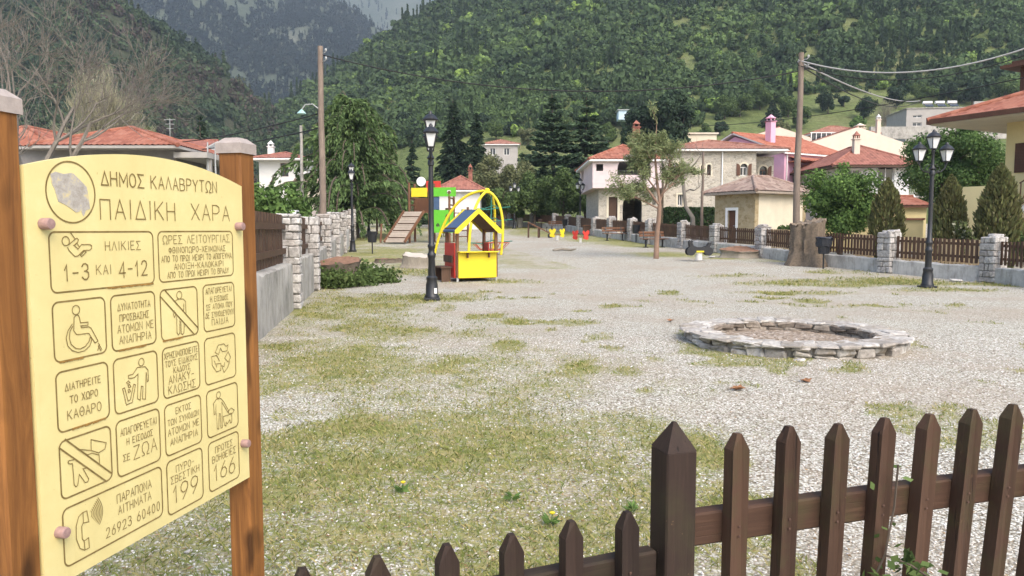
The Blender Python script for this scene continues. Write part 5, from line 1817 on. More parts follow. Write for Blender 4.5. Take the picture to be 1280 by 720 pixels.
# ------------------------------------------------------------------ street lamps with three lanterns
def make_lamp(label):
    t = thing('street_lamp', label, 'street lamp', (0, 0, 0), 0, 'three-lantern lamps round the square')
    MB().box((0, 0, .03), (.36, .36, .06), bev=.01).build('base_plate', M['black'], t)
    MB().lathe([(.165, .06), (.165, .10), (.14, .13), (.135, .36), (.115, .44), (.125, .47), (.125, .52), (.085, .56), (.075, .95), (.095, .99), (.095, 1.05), (.07, 1.09), (.068, 1.16), (.088, 1.20), (.088, 1.25), (.062, 1.29), (.058, 1.9), (.052, 3.02)], 12).build('post', M['black'], t, 40)
    MB().lathe([(.052, 3.02), (.075, 3.04), (.075, 3.12), (.055, 3.16), (.095, 3.20), (.05, 3.26), (.04, 3.3), (.036, 3.62), (.05, 3.66), (.03, 3.7)], 10).build('collar', M['black'], t, 40)
    def lantern(c):
        b = MB()
        b.lathe([(.03, -.05), (.035, 0), (.085, .02), (.085, .04)], 8, c)
        b.lathe([(.175, .32), (.185, .35), (.12, .43), (.05, .47), (.045, .50), (.015, .54)], 8, c, PI / 8)
        for k in range(4):
            a = PI / 4 + k * PI / 2
            b.bar(Vector(c) + Vector((math.cos(a) * .088, math.sin(a) * .088, .03)), Vector(c) + Vector((math.cos(a) * .175, math.sin(a) * .175, .33)), .018, .018)
        o = b.build('lantern', M['black'], t, 40)
        MB().lathe([(.078, .042), (.156, .318)], 4, c, PI / 4).build('glass', M['glass_lamp'], o)
    lantern((0, 0, 3.70))
    for s in (-1, 1):
        m = MB()
        m.tube([(0, 0, 3.14), (s * .12, 0, 3.10), (s * .26, 0, 3.13), (s * .36, 0, 3.22), (s * .40, 0, 3.34)], [.02, .02, .018, .018, .02], 6)
        m.tube([(0, 0, 3.32), (s * .14, 0, 3.3), (s * .22, 0, 3.2), (s * .16, 0, 3.13), (s * .1, 0, 3.17)], .011, 5)
        m.build('arm', M['black'], t, 50)
        lantern((s * .40, 0, 3.37))
    return t
lamp0 = make_lamp('black lamp post standing in the gravel just left of the yellow playhouse')
LAMPS = [(540, 16.75, R(97), None), (1159, 20.0, R(8), 'large black three-lantern lamp on the right, in front of the stone pillar fence'),
         (441, 35.5, R(101), 'black lamp post beside the left stone fence, nearer one of the two'), (461, 53, R(98), 'black lamp post beside the left fence, further one under the drooping cedar'),
         (725, 57, R(55), 'far black lamp post in front of the pale balcony house'), (643, 68, R(30), 'farthest black lamp post, before the green shrubs')]
for i, (px, Y, rz, lab) in enumerate(LAMPS):
    o = lamp0 if i == 0 else copy_tree(lamp0)
    o.location = on(px, Y)
    o.rotation_euler = (0, 0, rz)
    if lab: o['label'] = lab
mb = MB(); mb.box((0, 0, 0), (.07, .012, .12)); k_ = mb.build('notice_tag', M['white'], lamp0); k_.location = (.155 * math.cos(-2.6), .155 * math.sin(-2.6), .22); k_.rotation_euler = (0, 0, -1.03)

# ------------------------------------------------------------------ utility poles and cables
def pole(name, label, base, top, r0, r1, mat):
    t = thing(name, label, 'utility pole', base)
    H = top - base.z
    rr = random.Random(int(H * 100))
    MB().tube([(rr.uniform(-.02, .02) * (i > 0), rr.uniform(-.02, .02), -.2 + (H + .2) * i / 6) for i in range(7)], [r0 + (r1 - r0) * i / 6 for i in range(7)], 12).build('shaft', mat, t, 50)
    return t
pA = Vector((XY(404.5, 30.5), 30.5, gz(30.5)))
pB = Vector((XY(995, 31.2), 31.2, gz(31.2)))
tA, tB = at(404, 58, 30.5), at(998, 66, 31.2)
po = pole('utility_pole', 'tall weathered wooden pole behind the left stone fence', pA, tA.z, .145, .105, M['polewood'])
pq = pole('utility_pole', 'tall weathered wooden pole behind the big stump on the right', pB, tB.z, .15, .105, M['polewood'])
for o, k in ((po, 1), (pq, 1)):
    H = (tA.z - pA.z) if o is po else (tB.z - pB.z)
    for z in (.28, .6):
        m = MB(); m.tube([(0, 0, H - z), (.2, -.1, H - z), (.26, -.1, H - z + .06)], .016, 5); m.lathe([(.03, 0), (.045, .03), (.045, .09), (.02, .12)], 8, (.26, -.1, H - z + .06)); m.build('insulator', M['grey_metal'], o, 40)
# street light on a curved arm of the left pole
m = MB(); H = at(404, 136, 30.5).z - pA.z
m.tube([(-.1, -.1, H), (-.3, -.15, H + .16), (-.6, -.15, H + .14), (-.75, -.15, H - .05)], .025, 6)
a_ = m.build('lamp_arm', M['grey_metal'], po)
m = MB(); m.lathe([(.03, .05), (.08, .0), (.20, -.12), (.05, -.125)], 12, (-.76, -.15, H - .1)); m.build('lamp_shade', plain('pale_teal_enamel', (.30, .48, .46), .5, .1, 5, .05), a_, 40)
def slim(label, px, Y, ptop, r=.06, mat=M['grey_metal']):
    b = Vector((XY(px, Y), Y, gz(Y)))
    return pole('utility_pole', label, b, at(px, ptop, Y).z, r, r * .7, mat)
slim('slender grey pole between the wooden pole and the white house', 379, 48, 157, .13, M['concrete'])
slim('slender grey pole in front of the stone house', 877, 47, 190, .10, M['polewood'])
slim('thin metal post left of the right sign post, nearer the sign', 263, 36, 178, .05)
slim('thin metal post just beside the right sign post', 272, 36, 181, .05)
an_ = slim('thin aerial mast on the dull brown roof', 217, 60, 148, .04)
m = MB()
Hn = at(217, 148, 60).z - gz(60)
for z, w in ((.1, .9), (.45, .7), (.8, .55)): m.bar((-w / 2, 0, Hn - z), (w / 2, 0, Hn - z), .04, .04)
m.build('aerial', M['grey_metal'], an_)
def cable(label, a, b, sag, r=.016, mat=M['wire'], group=None, sagpt=.5):
    pts = []
    for i in range(25):
        s = i / 24
        p = Vector(a).lerp(Vector(b), s)
        p.z -= sag * 4 * s * (1 - s)
        pts.append(p)
    o = Vector(a)
    c = MB().tube([p - o for p in pts], r, 6).build('cable', mat, None, 80, o)
    return tag(c, label, 'cable', group)
cable('long dark cable sagging from the left wooden pole to the right wooden pole', tA - Vector((0, 0, .35)), tB - Vector((0, 0, .75)), 1.1, .022)
fr = at(1300, 54, 27)
cable('thick pale cable from the right pole top to the upper right', tB - Vector((0, 0, .3)), fr, .75, .03, M['wire_pale'])
cable('dark cable from the right pole just under the pale one', tB - Vector((0, 0, .5)), at(1300, 62, 26), .8, .018)
cable('pale cable dropping from the right pole to the hillside house', tB - Vector((0, 0, .35)), at(1150, 126, 80), .6, .04, M['wire_pale'])
cable('dark cable below the pale one dropping to the hillside house', tB - Vector((0, 0, .45)), at(1146, 128, 80), 1.0, .03)
cable('dark cable crossing low from the stone house to the yellow house', at(845, 158, 60), at(1290, 95, 29), .5, .02)
cable('cable from the left pole sloping down to the left houses', tA - Vector((0, 0, 2.6)), at(120, 178, 52), .6, .025)
cable('second cable from the left pole to the left houses', tA - Vector((0, 0, 3.2)), at(110, 186, 52), .6, .025)

# ------------------------------------------------------------------ tree stumps, bins, small things in the square
M['stumpface'] = rockmat('cut_wood', [(.23, .125, .075), (.29, .17, .11)], 2.0, (.10, .065, .045))
M['stumpbark'] = wood('stump_bark', (.075, .06, .045), (.24, .20, .155), .95, 1.2, 2)
M['roughbark'] = rockmat('rotten_bark', [(.16, .125, .09), (.24, .19, .14)], 3.5, (.09, .07, .05))
M['palestump'] = wood('pale_stump_bark', (.16, .14, .11), (.36, .32, .26), .95, 1.4, 2)
def stump(name, label, loc, r, h, mat, seed, flare=.3, tilt=(0, 0), sx=1.0, face=M['stumpface'], n=28, hang=0.0, rough=.0):
    rr = np.random.default_rng(seed)
    t = thing(name, label, 'tree stump', loc)
    V, F = [], []
    ph = rr.uniform(0, 6, 4)
    lv = [-.1, 0, .12, .3, .55, .8, .97, 1.0] if not rough else [-.1, 0, .06, .14, .22, .32, .42, .52, .62, .72, .82, .9, .97, 1.0]
    for z in lv:
        for k in range(n):
            a = 2 * PI * k / n
            rg = 1 + .10 * math.sin(3 * a + ph[0]) + .06 * math.sin(5 * a + ph[1]) + .04 * math.sin(11 * a + ph[2]) + rr.normal(0, .02 + rough * .4) - rough * abs(math.sin(9 * a + ph[0] + z * 2))
            fl = 1 + flare * max(0, 1 - max(z, 0) * 2.2) ** 2 * (1 + .5 * math.sin(4 * a + ph[3])) + hang * max(0, z - .7)
            x, y = r * rg * fl * math.cos(a) * sx, r * rg * fl * math.sin(a)
            V.append((x, y, z * h + (tilt[0] * x + tilt[1] * y) * max(0, z) + (rr.normal(0, .012 + rough * .6) if z > .9 else 0)))
    L = len(lv)
    for i in range(L - 1):
        for k in range(n):
            F.append((i * n + k, i * n + (k + 1) % n, (i + 1) * n + (k + 1) % n, (i + 1) * n + k))
    MB().add(V, F).build('trunk', mat, t, 60)
    V2, F2 = [], []
    top = V[(L - 1) * n:]
    cz = sum(v[2] for v in top) / n
    V2 = [(v[0] * .985, v[1] * .985, v[2] + .002) for v in top] + [(v[0] * .55, v[1] * .55, v[2] * .4 + cz * .6 - .015 + rr.normal(0, .008)) for v in top] + [(0, 0, cz - .02)]
    F2 = [(k, (k + 1) % n, n + (k + 1) % n, n + k) for k in range(n)] + [(n + k, n + (k + 1) % n, 2 * n) for k in range(n)]
    MB().add(V2, F2).build('cut_face', face, t, 60)
    return t
s1 = on(424, 20.6)
stump('tree_stump', 'cut tree stump with reddish top and ivy round it by the left fence', s1, .47, .70, M['stumpbark'], 1, .25, (.05, .17), 1.15, hang=.6)
def ivy(name, label, loc, pts, n, size, seed, mat=GRN['ivy'], cat='climber', spread=.16):
    rng = np.random.default_rng(seed)
    t = thing(name, label, cat, loc)
    mb = MB()
    C = []
    for (a, b) in pts:
        p, q = limb(a, b, .012, .005, rng, .2, 6)
        mb.tube(p, q, 4, cap=False)
        P_ = np.array(p)
        k = rng.uniform(0, 6, n // len(pts))
        i = np.minimum(k.astype(int), 5)
        c = P_[i] + (P_[i + 1] - P_[i]) * (k - i)[:, None]
        C.append(c + rng.normal(0, spread, c.shape))
    C = np.concatenate(C)
    C[:, 2] = np.abs(C[:, 2] - .02) + .02
    mb.build('stem', M['bark'], t, 60)
    crown_obj(t, leaf_arrays(C, size, rng, aspect=.85), mat, 'leaves')
    return t
ivy('ivy_bush', 'ivy tangle growing round the reddish stump by the left fence', s1, [((-.7, -.5, .05), (-.2, -.75, .40)), ((-.3, -.75, .05), (.5, -.65, .28)), ((.2, -.7, .05), (.7, -.35, .25)), ((-.9, -.2, .1), (-.6, -.6, .6)), ((-1.0, .1, .1), (-.9, -.2, 1.3)), ((-1.1, .4, .2), (-1.0, .3, 1.6)), ((.6, -.3, .05), (1.0, .2, .3)), ((-.2, -.8, .05), (.3, -.85, .25))], 3000, .10, 3, spread=.12)
ivy('ivy_bush', 'low sprawling green shrub just right of the ivy covered stump', on(458, 21.5), [((-.3, 0, .05), (.4, 0, .3)), ((0, .2, .05), (.6, .1, .25)), ((-.4, .2, .05), (0, .1, .4)), ((.3, -.2, .03), (.9, -.1, .12))], 1500, .10, 4, cat='shrub', spread=.12)
stump('tree_stump', 'small pale tree stump left of the front lamp post', on(522, 26.5), .44, .46, M['palestump'], 2, .25, (-.12, .14), 1.25, face=plain('pale_cut_wood', (.46, .41, .34), .9, .15, 6, .2))
stump('log_slice', 'flat dark piece of log in the grass behind the pale stump', on(485, 29), .42, .14, M['stumpbark'], 3, .1, (0, 0), 1.3)
stump('tree_stump', 'huge weathered grey-brown stump beside the wooden pole on the right', on(1009, 27.6), .56, 1.62, M['roughbark'], 4, .34, (.22, .05), 1.1, n=56, rough=.05, face=M['roughbark'])
stump('tree_stump', 'wide low pale stump in front of the right fence', on(925, 31.7), .62, .36, M['palestump'], 5, .12, (.02, .16), 1.15, hang=.3)
# sticks on the gravel
t = thing('driftwood', 'pale broken branch lying on the gravel in front of the spring riders', 'branch', on(705, 36))
mb = MB(); mb.tube([(-.55, 0, .05), (-.1, .05, .10), (.35, 0, .06), (.6, .1, .1)], [.05, .07, .06, .03], 7); mb.build('stem', M['palestump'], t, 60)
mb = MB(); mb.tube([(-.1, .05, .1), (-.25, -.25, .08), (-.5, -.4, .04)], [.04, .03, .015], 6); mb.build('fork', M['palestump'], t, 60)

def make_bin(label):
    t = thing('litter_bin', label, 'litter bin', (0, 0, 0), 0, 'black litter bins on posts')
    MB().tube([(0, 0, -.1), (0, 0, .62)], .03, 8).build('post', M['black'], t)
    m = MB(); m.lathe([(.17, .52), (.19, .56), (.225, .98), (.235, 1.0), (.235, 1.03), (.21, 1.03), (.19, .62)], 14, sx=1.05, sy=.85); m.build('bucket', M['plastic_black'], t, 40)
    return t
bin0 = make_bin('black litter bin with a crumpled bag liner beside the huge stump')
m = MB()
rr = random.Random(8)
pr = [(.245, .78), (.275, .92), (.265, 1.02), (.29, 1.08), (.25, 1.12), (.2, 1.09), (.14, 1.0)]
m.lathe(pr, 26)
m.v = [(x * (1 + rr.uniform(-.09, .09)), y * (1 + rr.uniform(-.09, .09)), z + rr.uniform(-.03, .03)) for x, y, z in m.v]
bag = None
BINS = [(1029, 26.3, None), (465.5, 34, 'black litter bin on a post beside the left lamp'), (795, 44, 'far black litter bin beside the bench, near the young pine'), (706, 60, 'far black litter bin behind the yellow spring rider')]
for i, (px, Y, lab) in enumerate(BINS):
    o = bin0 if i == 0 else copy_tree(bin0)
    o.location = on(px, Y)
    if lab: o['label'] = lab
m.build('bag', M['plastic_black'], bin0, 30)
tp_ = MB(); tp_.box((.02, -.05, 1.06), (.3, .22, .05), bev=.02, jit=.03, rng=rr); tp_.build('bag_knot', plain('pale_bag', (.5, .52, .55), .35, .2, 10, .5, 0, .4, .02), bin0)

def make_bench(label):
    t = thing('park_bench', label, 'bench', (0, 0, 0), 0, 'brown wooden benches')
    m = MB()
    for y in (-.2, -.05, .10): m.box((0, y, .45), (1.5, .12, .04), bev=.008)
    m.build('seat', M['playwood'], t)
    m = MB()
    for z in (.62, .78): m.box((0, .22 + (z - .62) * .3, z), (1.5, .03, .12), bev=.008)
    m.build('backrest', M['playwood'], t)
    for s in (-1, 1):
        m = MB(); m.bar((s * .5, -.05, 0), (s * .5, -.05, .43), .07, .07); m.bar((s * .5, -.22, .41), (s * .5, .16, .41), .06, .04); m.bar((s * .5, .14, .41), (s * .5, .28, .86), .05, .04); m.box((s * .5, -.05, .02), (.1, .36, .04))
        m.build('leg', M['black'], t)
    return t
bench0 = make_bench('brown bench with backrest on the far grass left of the young pine')
for i, (px, Y, rz, lab) in enumerate([(768, 46, R(12), None), (817, 39, R(20), 'brown bench half hidden by the young pine trunk'), (697, 62, R(5), 'far bench behind the yellow spring rider'), (683, 70, R(5), 'farthest bench by the end fence')]):
    o = bench0 if i == 0 else copy_tree(bench0)
    o.location = on(px, Y); o.rotation_euler = (0, 0, rz)
    if lab: o['label'] = lab
t = thing('planter_box', 'brown wooden planter box behind the red spring rider', 'planter', on(735, 54))
MB().box((0, 0, .35), (.75, .6, .66), bev=.02).build('box', M['brownwood'], t)
MB().box((0, 0, .70), (.85, .7, .05)).build('rim', M['playwood'], t)
t = thing('potted_bush', 'pale yellow-green ball bush in a pot on the end fence', 'plant', on(650, 71))
MB().lathe([(.22, 0), (.3, .9), (.33, .92), (.3, .95)], 12).build('pot', M['concrete'], t, 40)
crown_obj(t, clump_crown([(0, 0, 1.35)], [.5], 500, .22, np.random.default_rng(1)), GRN['ivy'], 'leaves')

# cars behind the left fence and beyond the end fence
def car(label, loc, rz, paint):
    t = thing('parked_car', label, 'car', loc, rz)
    prof = [(-2.0, .35), (-2.02, .7), (-1.75, .88), (-1.2, .93), (-.75, 1.38), (.55, 1.43), (1.15, .98), (1.95, .88), (2.05, .6), (2.0, .32)]
    m = MB(); m.prism(prof, -.80, .80); m.build('body', paint, t, 30)
    m = MB()
    for y in (-.806, .806): m.prism([(-1.05, .96), (-.68, 1.32), (.5, 1.36), (.98, .98)], y - .004, y + .004)
    m.add([(1.16, -.7, 1.0), (1.16, .7, 1.0), (.6, .62, 1.41), (.6, -.62, 1.41)], [(0, 1, 2, 3)])
    m.build('window', M['glass'], t)
    for x in (-1.25, 1.25):
        for y in (-.72, .72):
            w = MB(); w.prism([(x + .31 * math.cos(k * PI / 8), .31 + .31 * math.sin(k * PI / 8)) for k in range(16)], y - .1, y + .1)
            wo = w.build('wheel', M['plastic_black'], t, 40)
            w = MB(); w.prism([(x + .17 * math.cos(k * PI / 6), .31 + .17 * math.sin(k * PI / 6)) for k in range(12)], y - .115, y + .115)
            w.build('rim', M['grey_metal'], wo, 40)
    for y in (-.55, .55):
        MB().box((2.02, y, .66), (.06, .3, .14), bev=.02).build('headlight', M['glass_lamp'], t)
    return t
car('white car with only its roof showing over the left fence, nearer one', Vector((XY(352, 37), 37, gz(37) + .55)), R(100), M['white'])
car('pale grey car behind the left fence near the blue barrel', Vector((XY(394, 46), 46, gz(46) + .45)), R(100), M['cap_metal'])
car('red car parked beyond the end fence beside the kiosk', Vector((XY(601, 84), 84, gz(84))), R(15), M['red'])
t = thing('barrel', 'bright blue plastic barrel behind the left fence', 'barrel', Vector((XY(374, 41), 41, gz(41) + 1.0)))
MB().lathe([(.24, 0), (.28, .1), (.28, .3), (.29, .32), (.28, .34), (.28, .6), (.29, .62), (.28, .64), (.27, .85), (.22, .9)], 16).build('drum', plain('blue_plastic', (.03, .10, .38), .4, .1, 5, .05), t, 40)
MB().box((0, 0, -.5), (.7, .7, 1.0)).build('stand', M['brownwood'], t)
# ------------------------------------------------------------------ playground
# yellow playhouse
ph_ = thing('playhouse', 'small open playhouse with yellow front panel, red side and blue and yellow gable roof', 'playhouse', on(589, 22.2), R(22))
W2, D2_ = .60, .52
for x in (-W2, W2):
    for y in (-D2_, D2_):
        MB().box((x, y, .85), (.085, .085, 1.45), bev=.008).build('post', M['playwood'], ph_)
        MB().box((x, y, .06), (.06, .06, .22)).build('foot', M['grey_metal'], ph_)
MB().box((0, -D2_ - .062, .48), (1.18, .036, .74), bev=.008).build('front_panel', M['yellow'], ph_)
m = MB(); m.box((0, -D2_ - .13, .872), (1.22, .26, .035), bev=.008)
o = m.build('counter', M['yellow'], ph_)
m = MB()
for x in (-.33, .33): m.prism([(-.18, .62), (-.02, .62), (-.02, .85), (-.22, .85)], x - .015, x + .015, Matrix.Rotation(-PI / 2, 4, 'Z') @ Matrix.Translation((D2_ + .08 + .05, 0, 0)))
MB().box((-.33, -D2_ - .14, .78), (.03, .12, .15)).build('bracket', M['playwood'], o)
MB().box((.33, -D2_ - .14, .78), (.03, .12, .15)).build('bracket', M['playwood'], o)
MB().box((-W2 - .062, 0, .62), (.036, .98, 1.02), bev=.008).build('side_panel', M['red'], ph_)
MB().box((W2 + .0, .3, .98), (.036, .40, .28), bev=.008).build('side_panel', M['red'], ph_)
MB().box((0, 0, .10), (1.1, .95, .04)).build('floor', M['playwood'], ph_)
b = MB(); b.box((-W2 - .28, .05, .42), (.34, .85, .045)); b.box((-W2 - .28, -.3, .2), (.28, .05, .4)); b.box((-W2 - .28, .4, .2), (.28, .05, .4)); b.box((-W2 - .11, .05, .66), (.03, .85, .2)); b.build('bench', M['brownwood'], ph_)
for x in (-W2, W2): MB().box((x, 0, 1.545), (.08, 1.2, .07)).build('beam', M['playwood'], ph_)
ap, ev = 2.06, 1.50
for s, mt in ((-1, 'blue'), (1, 'playwood')):
    m = MB()
    m.add([(s * .68, -.66, ev - .05), (s * .68, .66, ev - .05), (0, .66, ap), (0, -.66, ap), (s * .68, -.66, ev), (s * .68, .66, ev), (0, .66, ap + .05), (0, -.66, ap + .05)],
          [(0, 1, 2, 3), (4, 5, 6, 7), (0, 1, 5, 4), (1, 2, 6, 5), (2, 3, 7, 6), (3, 0, 4, 7)])
    m.build('roof', M['blue'] if s < 0 else M['blue'], ph_)
    u = MB()
    u.add([(s * .66, -.64, ev - .06), (s * .66, .64, ev - .06), (s * .01, .64, ap - .012), (s * .01, -.64, ap - .012)], [(0, 1, 2, 3)])
    u.build('roof_lining', M['playwood'], ph_)
for y in (-.70, .70):
    m = MB()
    m.prism([(-.73, ev - .09), (-.62, ev - .09), (0, ap - .07), (.62, ev - .09), (.73, ev - .09), (.73, ev + .0), (0, ap + .09), (-.73, ev + .0)], y - .018, y + .018)
    m.build('bargeboard', M['yellow'], ph_)

# yellow arch climber with ropes
cl = thing('climbing_arch', 'yellow curved-tube climbing frame with green ropes and a red rope net', 'climbing frame', on(612, 33.5), R(0))
o0 = cl.location
def arc_pts(p0, p1, p2, n=16):
    p0, p1, p2 = map(Vector, (p0, p1, p2))
    return [p0 * (1 - s) ** 2 + p1 * 2 * s * (1 - s) + p2 * s * s for s in [i / n for i in range(n + 1)]]
hub = at(609, 238.5, 33.5) - o0
legs = [[(hub.x - 2.45, .5, 0), (hub.x - 1.75, .3, hub.z * 1.02), tuple(hub)], [(hub.x - .78, -1.1, 0), (hub.x - .75, -1.0, hub.z * .8), tuple(hub)], [(hub.x + .62, -.2, 0), (hub.x + .95, -.1, hub.z * .85), tuple(hub)], [(hub.x + .2, 1.5, 0), (hub.x + .5, 1.4, hub.z * .95), tuple(hub)]]
curves = []
for L_ in legs:
    c = arc_pts(*L_)
    curves.append(c)
    MB().tube(c, .062, 10).build('arch_tube', M['yellow'], cl, 60)
MB().lathe([(.02, -.12), (.11, -.1), (.12, .06), (.06, .12), (.01, .13)], 12, tuple(hub)).build('hub', M['yellow'], cl, 40)
for s in (.16, .38, .60):
    r_ = [c[int(s * 16)] for c in (curves[1], curves[2], curves[3])]
    m = MB()
    for a, b in ((0, 1), (1, 2), (2, 0)):
        m.tube([r_[a], (r_[a] + r_[b]) / 2 - Vector((0, 0, .06)), r_[b]], .022, 5)
    m.tube([r_[1], r_[1] + Vector((.45, -.05, .04))], .022, 5)
    m.build('rope', M['tealrope'], cl)
m = MB()
ctr = Vector((hub.x + .15, .1, .12))
for k in range(12):
    a = 2 * PI * k / 12
    m.tube([ctr, ctr + Vector((math.cos(a) * .55, math.sin(a) * .55, .12)), ctr + Vector((math.cos(a) * .85, math.sin(a) * .85, .42))], .018, 4)
for r_, z in ((.3, .05), (.55, .12), (.85, .42)):
    m.tube([ctr + Vector((math.cos(2 * PI * k / 16) * r_, math.sin(2 * PI * k / 16) * r_, z)) for k in range(17)], .018, 4)
m.build('net', M['redrope'], cl)
m = MB()
for k, zz in ((.3, 1.2), (.62, .7)): m.tube([Vector((hub.x + .15, .1, .2)), Vector((hub.x + .15 + .1 * k, .1, hub.z - .1))], .02, 4)
m.build('mast_rope', M['tealrope'], cl)

# wooden play tower with ramp, panels and steps
pt = thing('play_tower', 'wooden climbing tower with plank ramp and green, yellow, blue and red panels', 'play tower', on(537, 44), R(-8))
k44 = 44 * .997 / FOC
for x in (-1.05, .15, 1.35):
    for y in (-.6, .6):
        h = (3.5 if x < 1 else 3.0)
        MB().tube([(x, y, -.1), (x, y, h)], .07, 9).build('post', M['playwood'], pt, 60)
MB().box((.15, 0, 1.78), (2.5, 1.25, .08)).build('deck', M['playwood'], pt)
MB().box((-.42, -.68, 2.92), (.95, .04, .52), bev=.01).build('panel', M['yellow'], pt)
m = MB(); m.wall((.22, -.66), (1.75, -.66), 2.68, .52, .04, [(1.0, 1.25, .16, .26, True)]); m.build('panel', M['green'], pt)
m = MB(); m.wall((.27, -.66), (1.6, -.66), .58, 1.32, .04, [(.85, 1.1, .85, .95, True), (.3, .5, .35, .45, True)]); m.build('panel', M['green'], pt)
MB().box((.55, -.60, 2.28), (.42, .04, .72), bev=.01).build('panel', M['blue'], pt)
MB().box((.1, .62, 3.35), (.9, .04, .62), bev=.01).build('panel', M['red'], pt)
MB().box((-.5, .62, 2.25), (1.1, .04, .8), bev=.01).build('panel', M['playwood'], pt)
m = MB(); m.tube([(-.30, -.7, 3.55), (-.30, -.62, 3.55)], .27, 18); m.build('disc', M['white'], pt, 40)
for (a, b) in (((-1.05, -.6), (-1.05, .6)), ((1.35, -.6), (1.35, .6))):
    m = MB()
    for z in (2.2, 2.6): m.tube([(a[0], a[1], z), (b[0], b[1], z)], .045, 7)
    m.build('handrail', M['playwood'], pt)
m = MB()
RA, RB_ = Vector((-1.55, -2.0, .03)), Vector((-.75, -.64, 1.80))
for k in range(13):
    s = (k + .5) / 13
    a = RA.lerp(RB_, s)
    m.bar(a - Vector((.55, 0, 0)), a + Vector((.55, 0, 0)), .17, .045, up=(0, -.75, .65))
rp = m.build('ramp', M['greywood'], pt)
for x in (-.6, .6):
    m = MB(); m.bar(RA + Vector((x, 0, .02)), RB_ + Vector((x, 0, .05)), .07, .15); m.build('ramp_rail', M['playwood'], rp)
for k in range(4):
    a = RA.lerp(RB_, (k + .6) / 4.4) + Vector((0, -.02, .04)); MB().bar(a - Vector((.5, 0, 0)), a + Vector((.5, 0, .0)), .05, .05).build('ramp_cleat', M['brownwood'], rp)
m = MB(); m.tube([(-2.5, -1.6, 0), (-2.45, -1.5, 1.1)], .06, 8); m.build('ramp_post', M['playwood'], pt)
m = MB()
for z in (.35, .7, 1.05, 1.4, 1.75): m.tube([(1.35, .6, z), (2.2, .6, z)], .03, 6)
m.tube([(2.2, .6, -.1), (2.2, .6, 2.1)], .07, 8); m.build('ladder', M['playwood'], pt)
# second play structure with steps under the cedar
ps = thing('play_steps', 'wooden play steps under the drooping cedar, left of the climbing tower', 'play steps', on(488, 56), R(20))
for x, h in ((-1.0, 1.7), (.1, 1.7), (1.0, .9)): MB().tube([(x, 0, -.1), (x, 0, h)], .07, 8).build('post', M['playwood'], ps, 60)
m = MB()
for k in range(5): m.box((.2 + k * .2, -.2, 1.1 - k * .22), (.24, .8, .06))
m.bar((.15, -.6, 1.2), (1.15, -.6, .05), .05, .16); m.bar((.15, .2, 1.2), (1.15, .2, .05), .05, .16)
m.build('steps', M['brownwood'], ps)
MB().box((-.45, -.1, 1.15), (1.3, .9, .07)).build('deck', M['playwood'], ps)
# seesaw-like inclined board
sw = thing('seesaw', 'brown wooden seesaw tilted down to the right on the far grass', 'seesaw', on(673.5, 50), R(-15))
m = MB(); m.bar((-.75, 0, 1.05), (.75, 0, .32), .22, .06); m.build('board', M['playwood'], sw)
m = MB(); m.bar((0, -.14, 0), (0, -.14, .72), .09, .09); m.bar((0, .14, 0), (0, .14, .72), .09, .09); m.tube([(0, -.2, .68), (0, .2, .68)], .04, 8); m.build('stand', M['brownwood'], sw)
MB().bar((-.72, 0, 0), (-.72, 0, .98), .1, .1).build('end_post', M['brownwood'], sw)
m = MB(); m.tube([(.55, -.22, .72), (.55, .22, .72)], .025, 6); m.bar((.55, 0, .40), (.55, 0, .74), .05, .05); m.build('handle', M['black'], sw)
MB().box((.78, 0, .14), (.3, .3, .26), bev=.05).build('bumper', M['plastic_black'], sw)

def spring(t, h=.34, r=.10, mat=M['white']):
    pts = [(r * math.cos(k * .5), r * math.sin(k * .5), .03 + (h - .06) * k / 76) for k in range(77)]
    MB().tube(pts, .018, 6).build('spring', mat, t, 60)
    MB().lathe([(.17, 0), (.17, .03), (.02, .035)], 12).build('base', M['concrete'], t)
def butterfly_rider(label, loc, mat, rz):
    t = thing('spring_rider', label, 'spring rider', loc, rz)
    spring(t, .42, .09)
    MB().box((0, 0, .47), (.62, .26, .06), bev=.015).build('seat', M['playwood'], t)
    wing = [(-.05, .30), (.10, .25), (.22, .32), (.24, .48), (.16, .58), (.26, .68), (.30, .86), (.20, .96), (.06, .90), (-.02, .76), (-.10, .88), (-.22, .92), (-.28, .80), (-.22, .66), (-.14, .58), (-.24, .46), (-.20, .32)]
    for s in (-1, 1):
        m = MB(); m.prism(wing, -.02, .02, Matrix.Translation((s * .42, 0, 0)) @ Matrix.Rotation(s * R(28), 4, 'Z'))
        m.build('wing_panel', mat, t)
    MB().tube([(-.42, 0, .74), (.42, 0, .74)], .018, 6).build('handle', M['black'], t)
    t.scale = (.74, .74, .80)
    return t
butterfly_rider('yellow spring rider with butterfly side panels on the far grass', on(696.5, 46), M['yellow'], R(10))
butterfly_rider('red spring rider with butterfly side panels on the far grass', on(725.5, 43), M['red'], R(-12))
dg = thing('spring_rider', 'black motorbike-shaped spring rider with yellow seat near the right fence', 'spring rider', on(873.5, 29.6), R(4))
spring(dg, .34, .12, M['white'])
def circ(cx, cz, r, a0, a1, n=10): return [(cx + r * math.cos(R(a0 + (a1 - a0) * i / n)), cz + r * math.sin(R(a0 + (a1 - a0) * i / n))) for i in range(n + 1)]
sil = circ(-.36, .40, .17, 100, 330, 12) + [(-.18, .36), (.18, .36)] + circ(.36, .40, .17, 210, 440, 12) + [(.44, .66), (.47, .74), (.40, .76), (.33, .62), (.12, .56), (-.12, .57), (-.26, .62), (-.32, .74), (-.29, .80), (-.36, .84), (-.43, .79), (-.41, .66)]
for y in (-.13, .13):
    MB().prism(sil, y - .025, y + .025).build('side_panel', M['black'], dg)
m = MB(); m.box((0, 0, .41), (.34, .22, .10), bev=.02); m.box((0, -.16, .395), (.30, .02, .06)); m.build('seat', M['yellow'], dg)
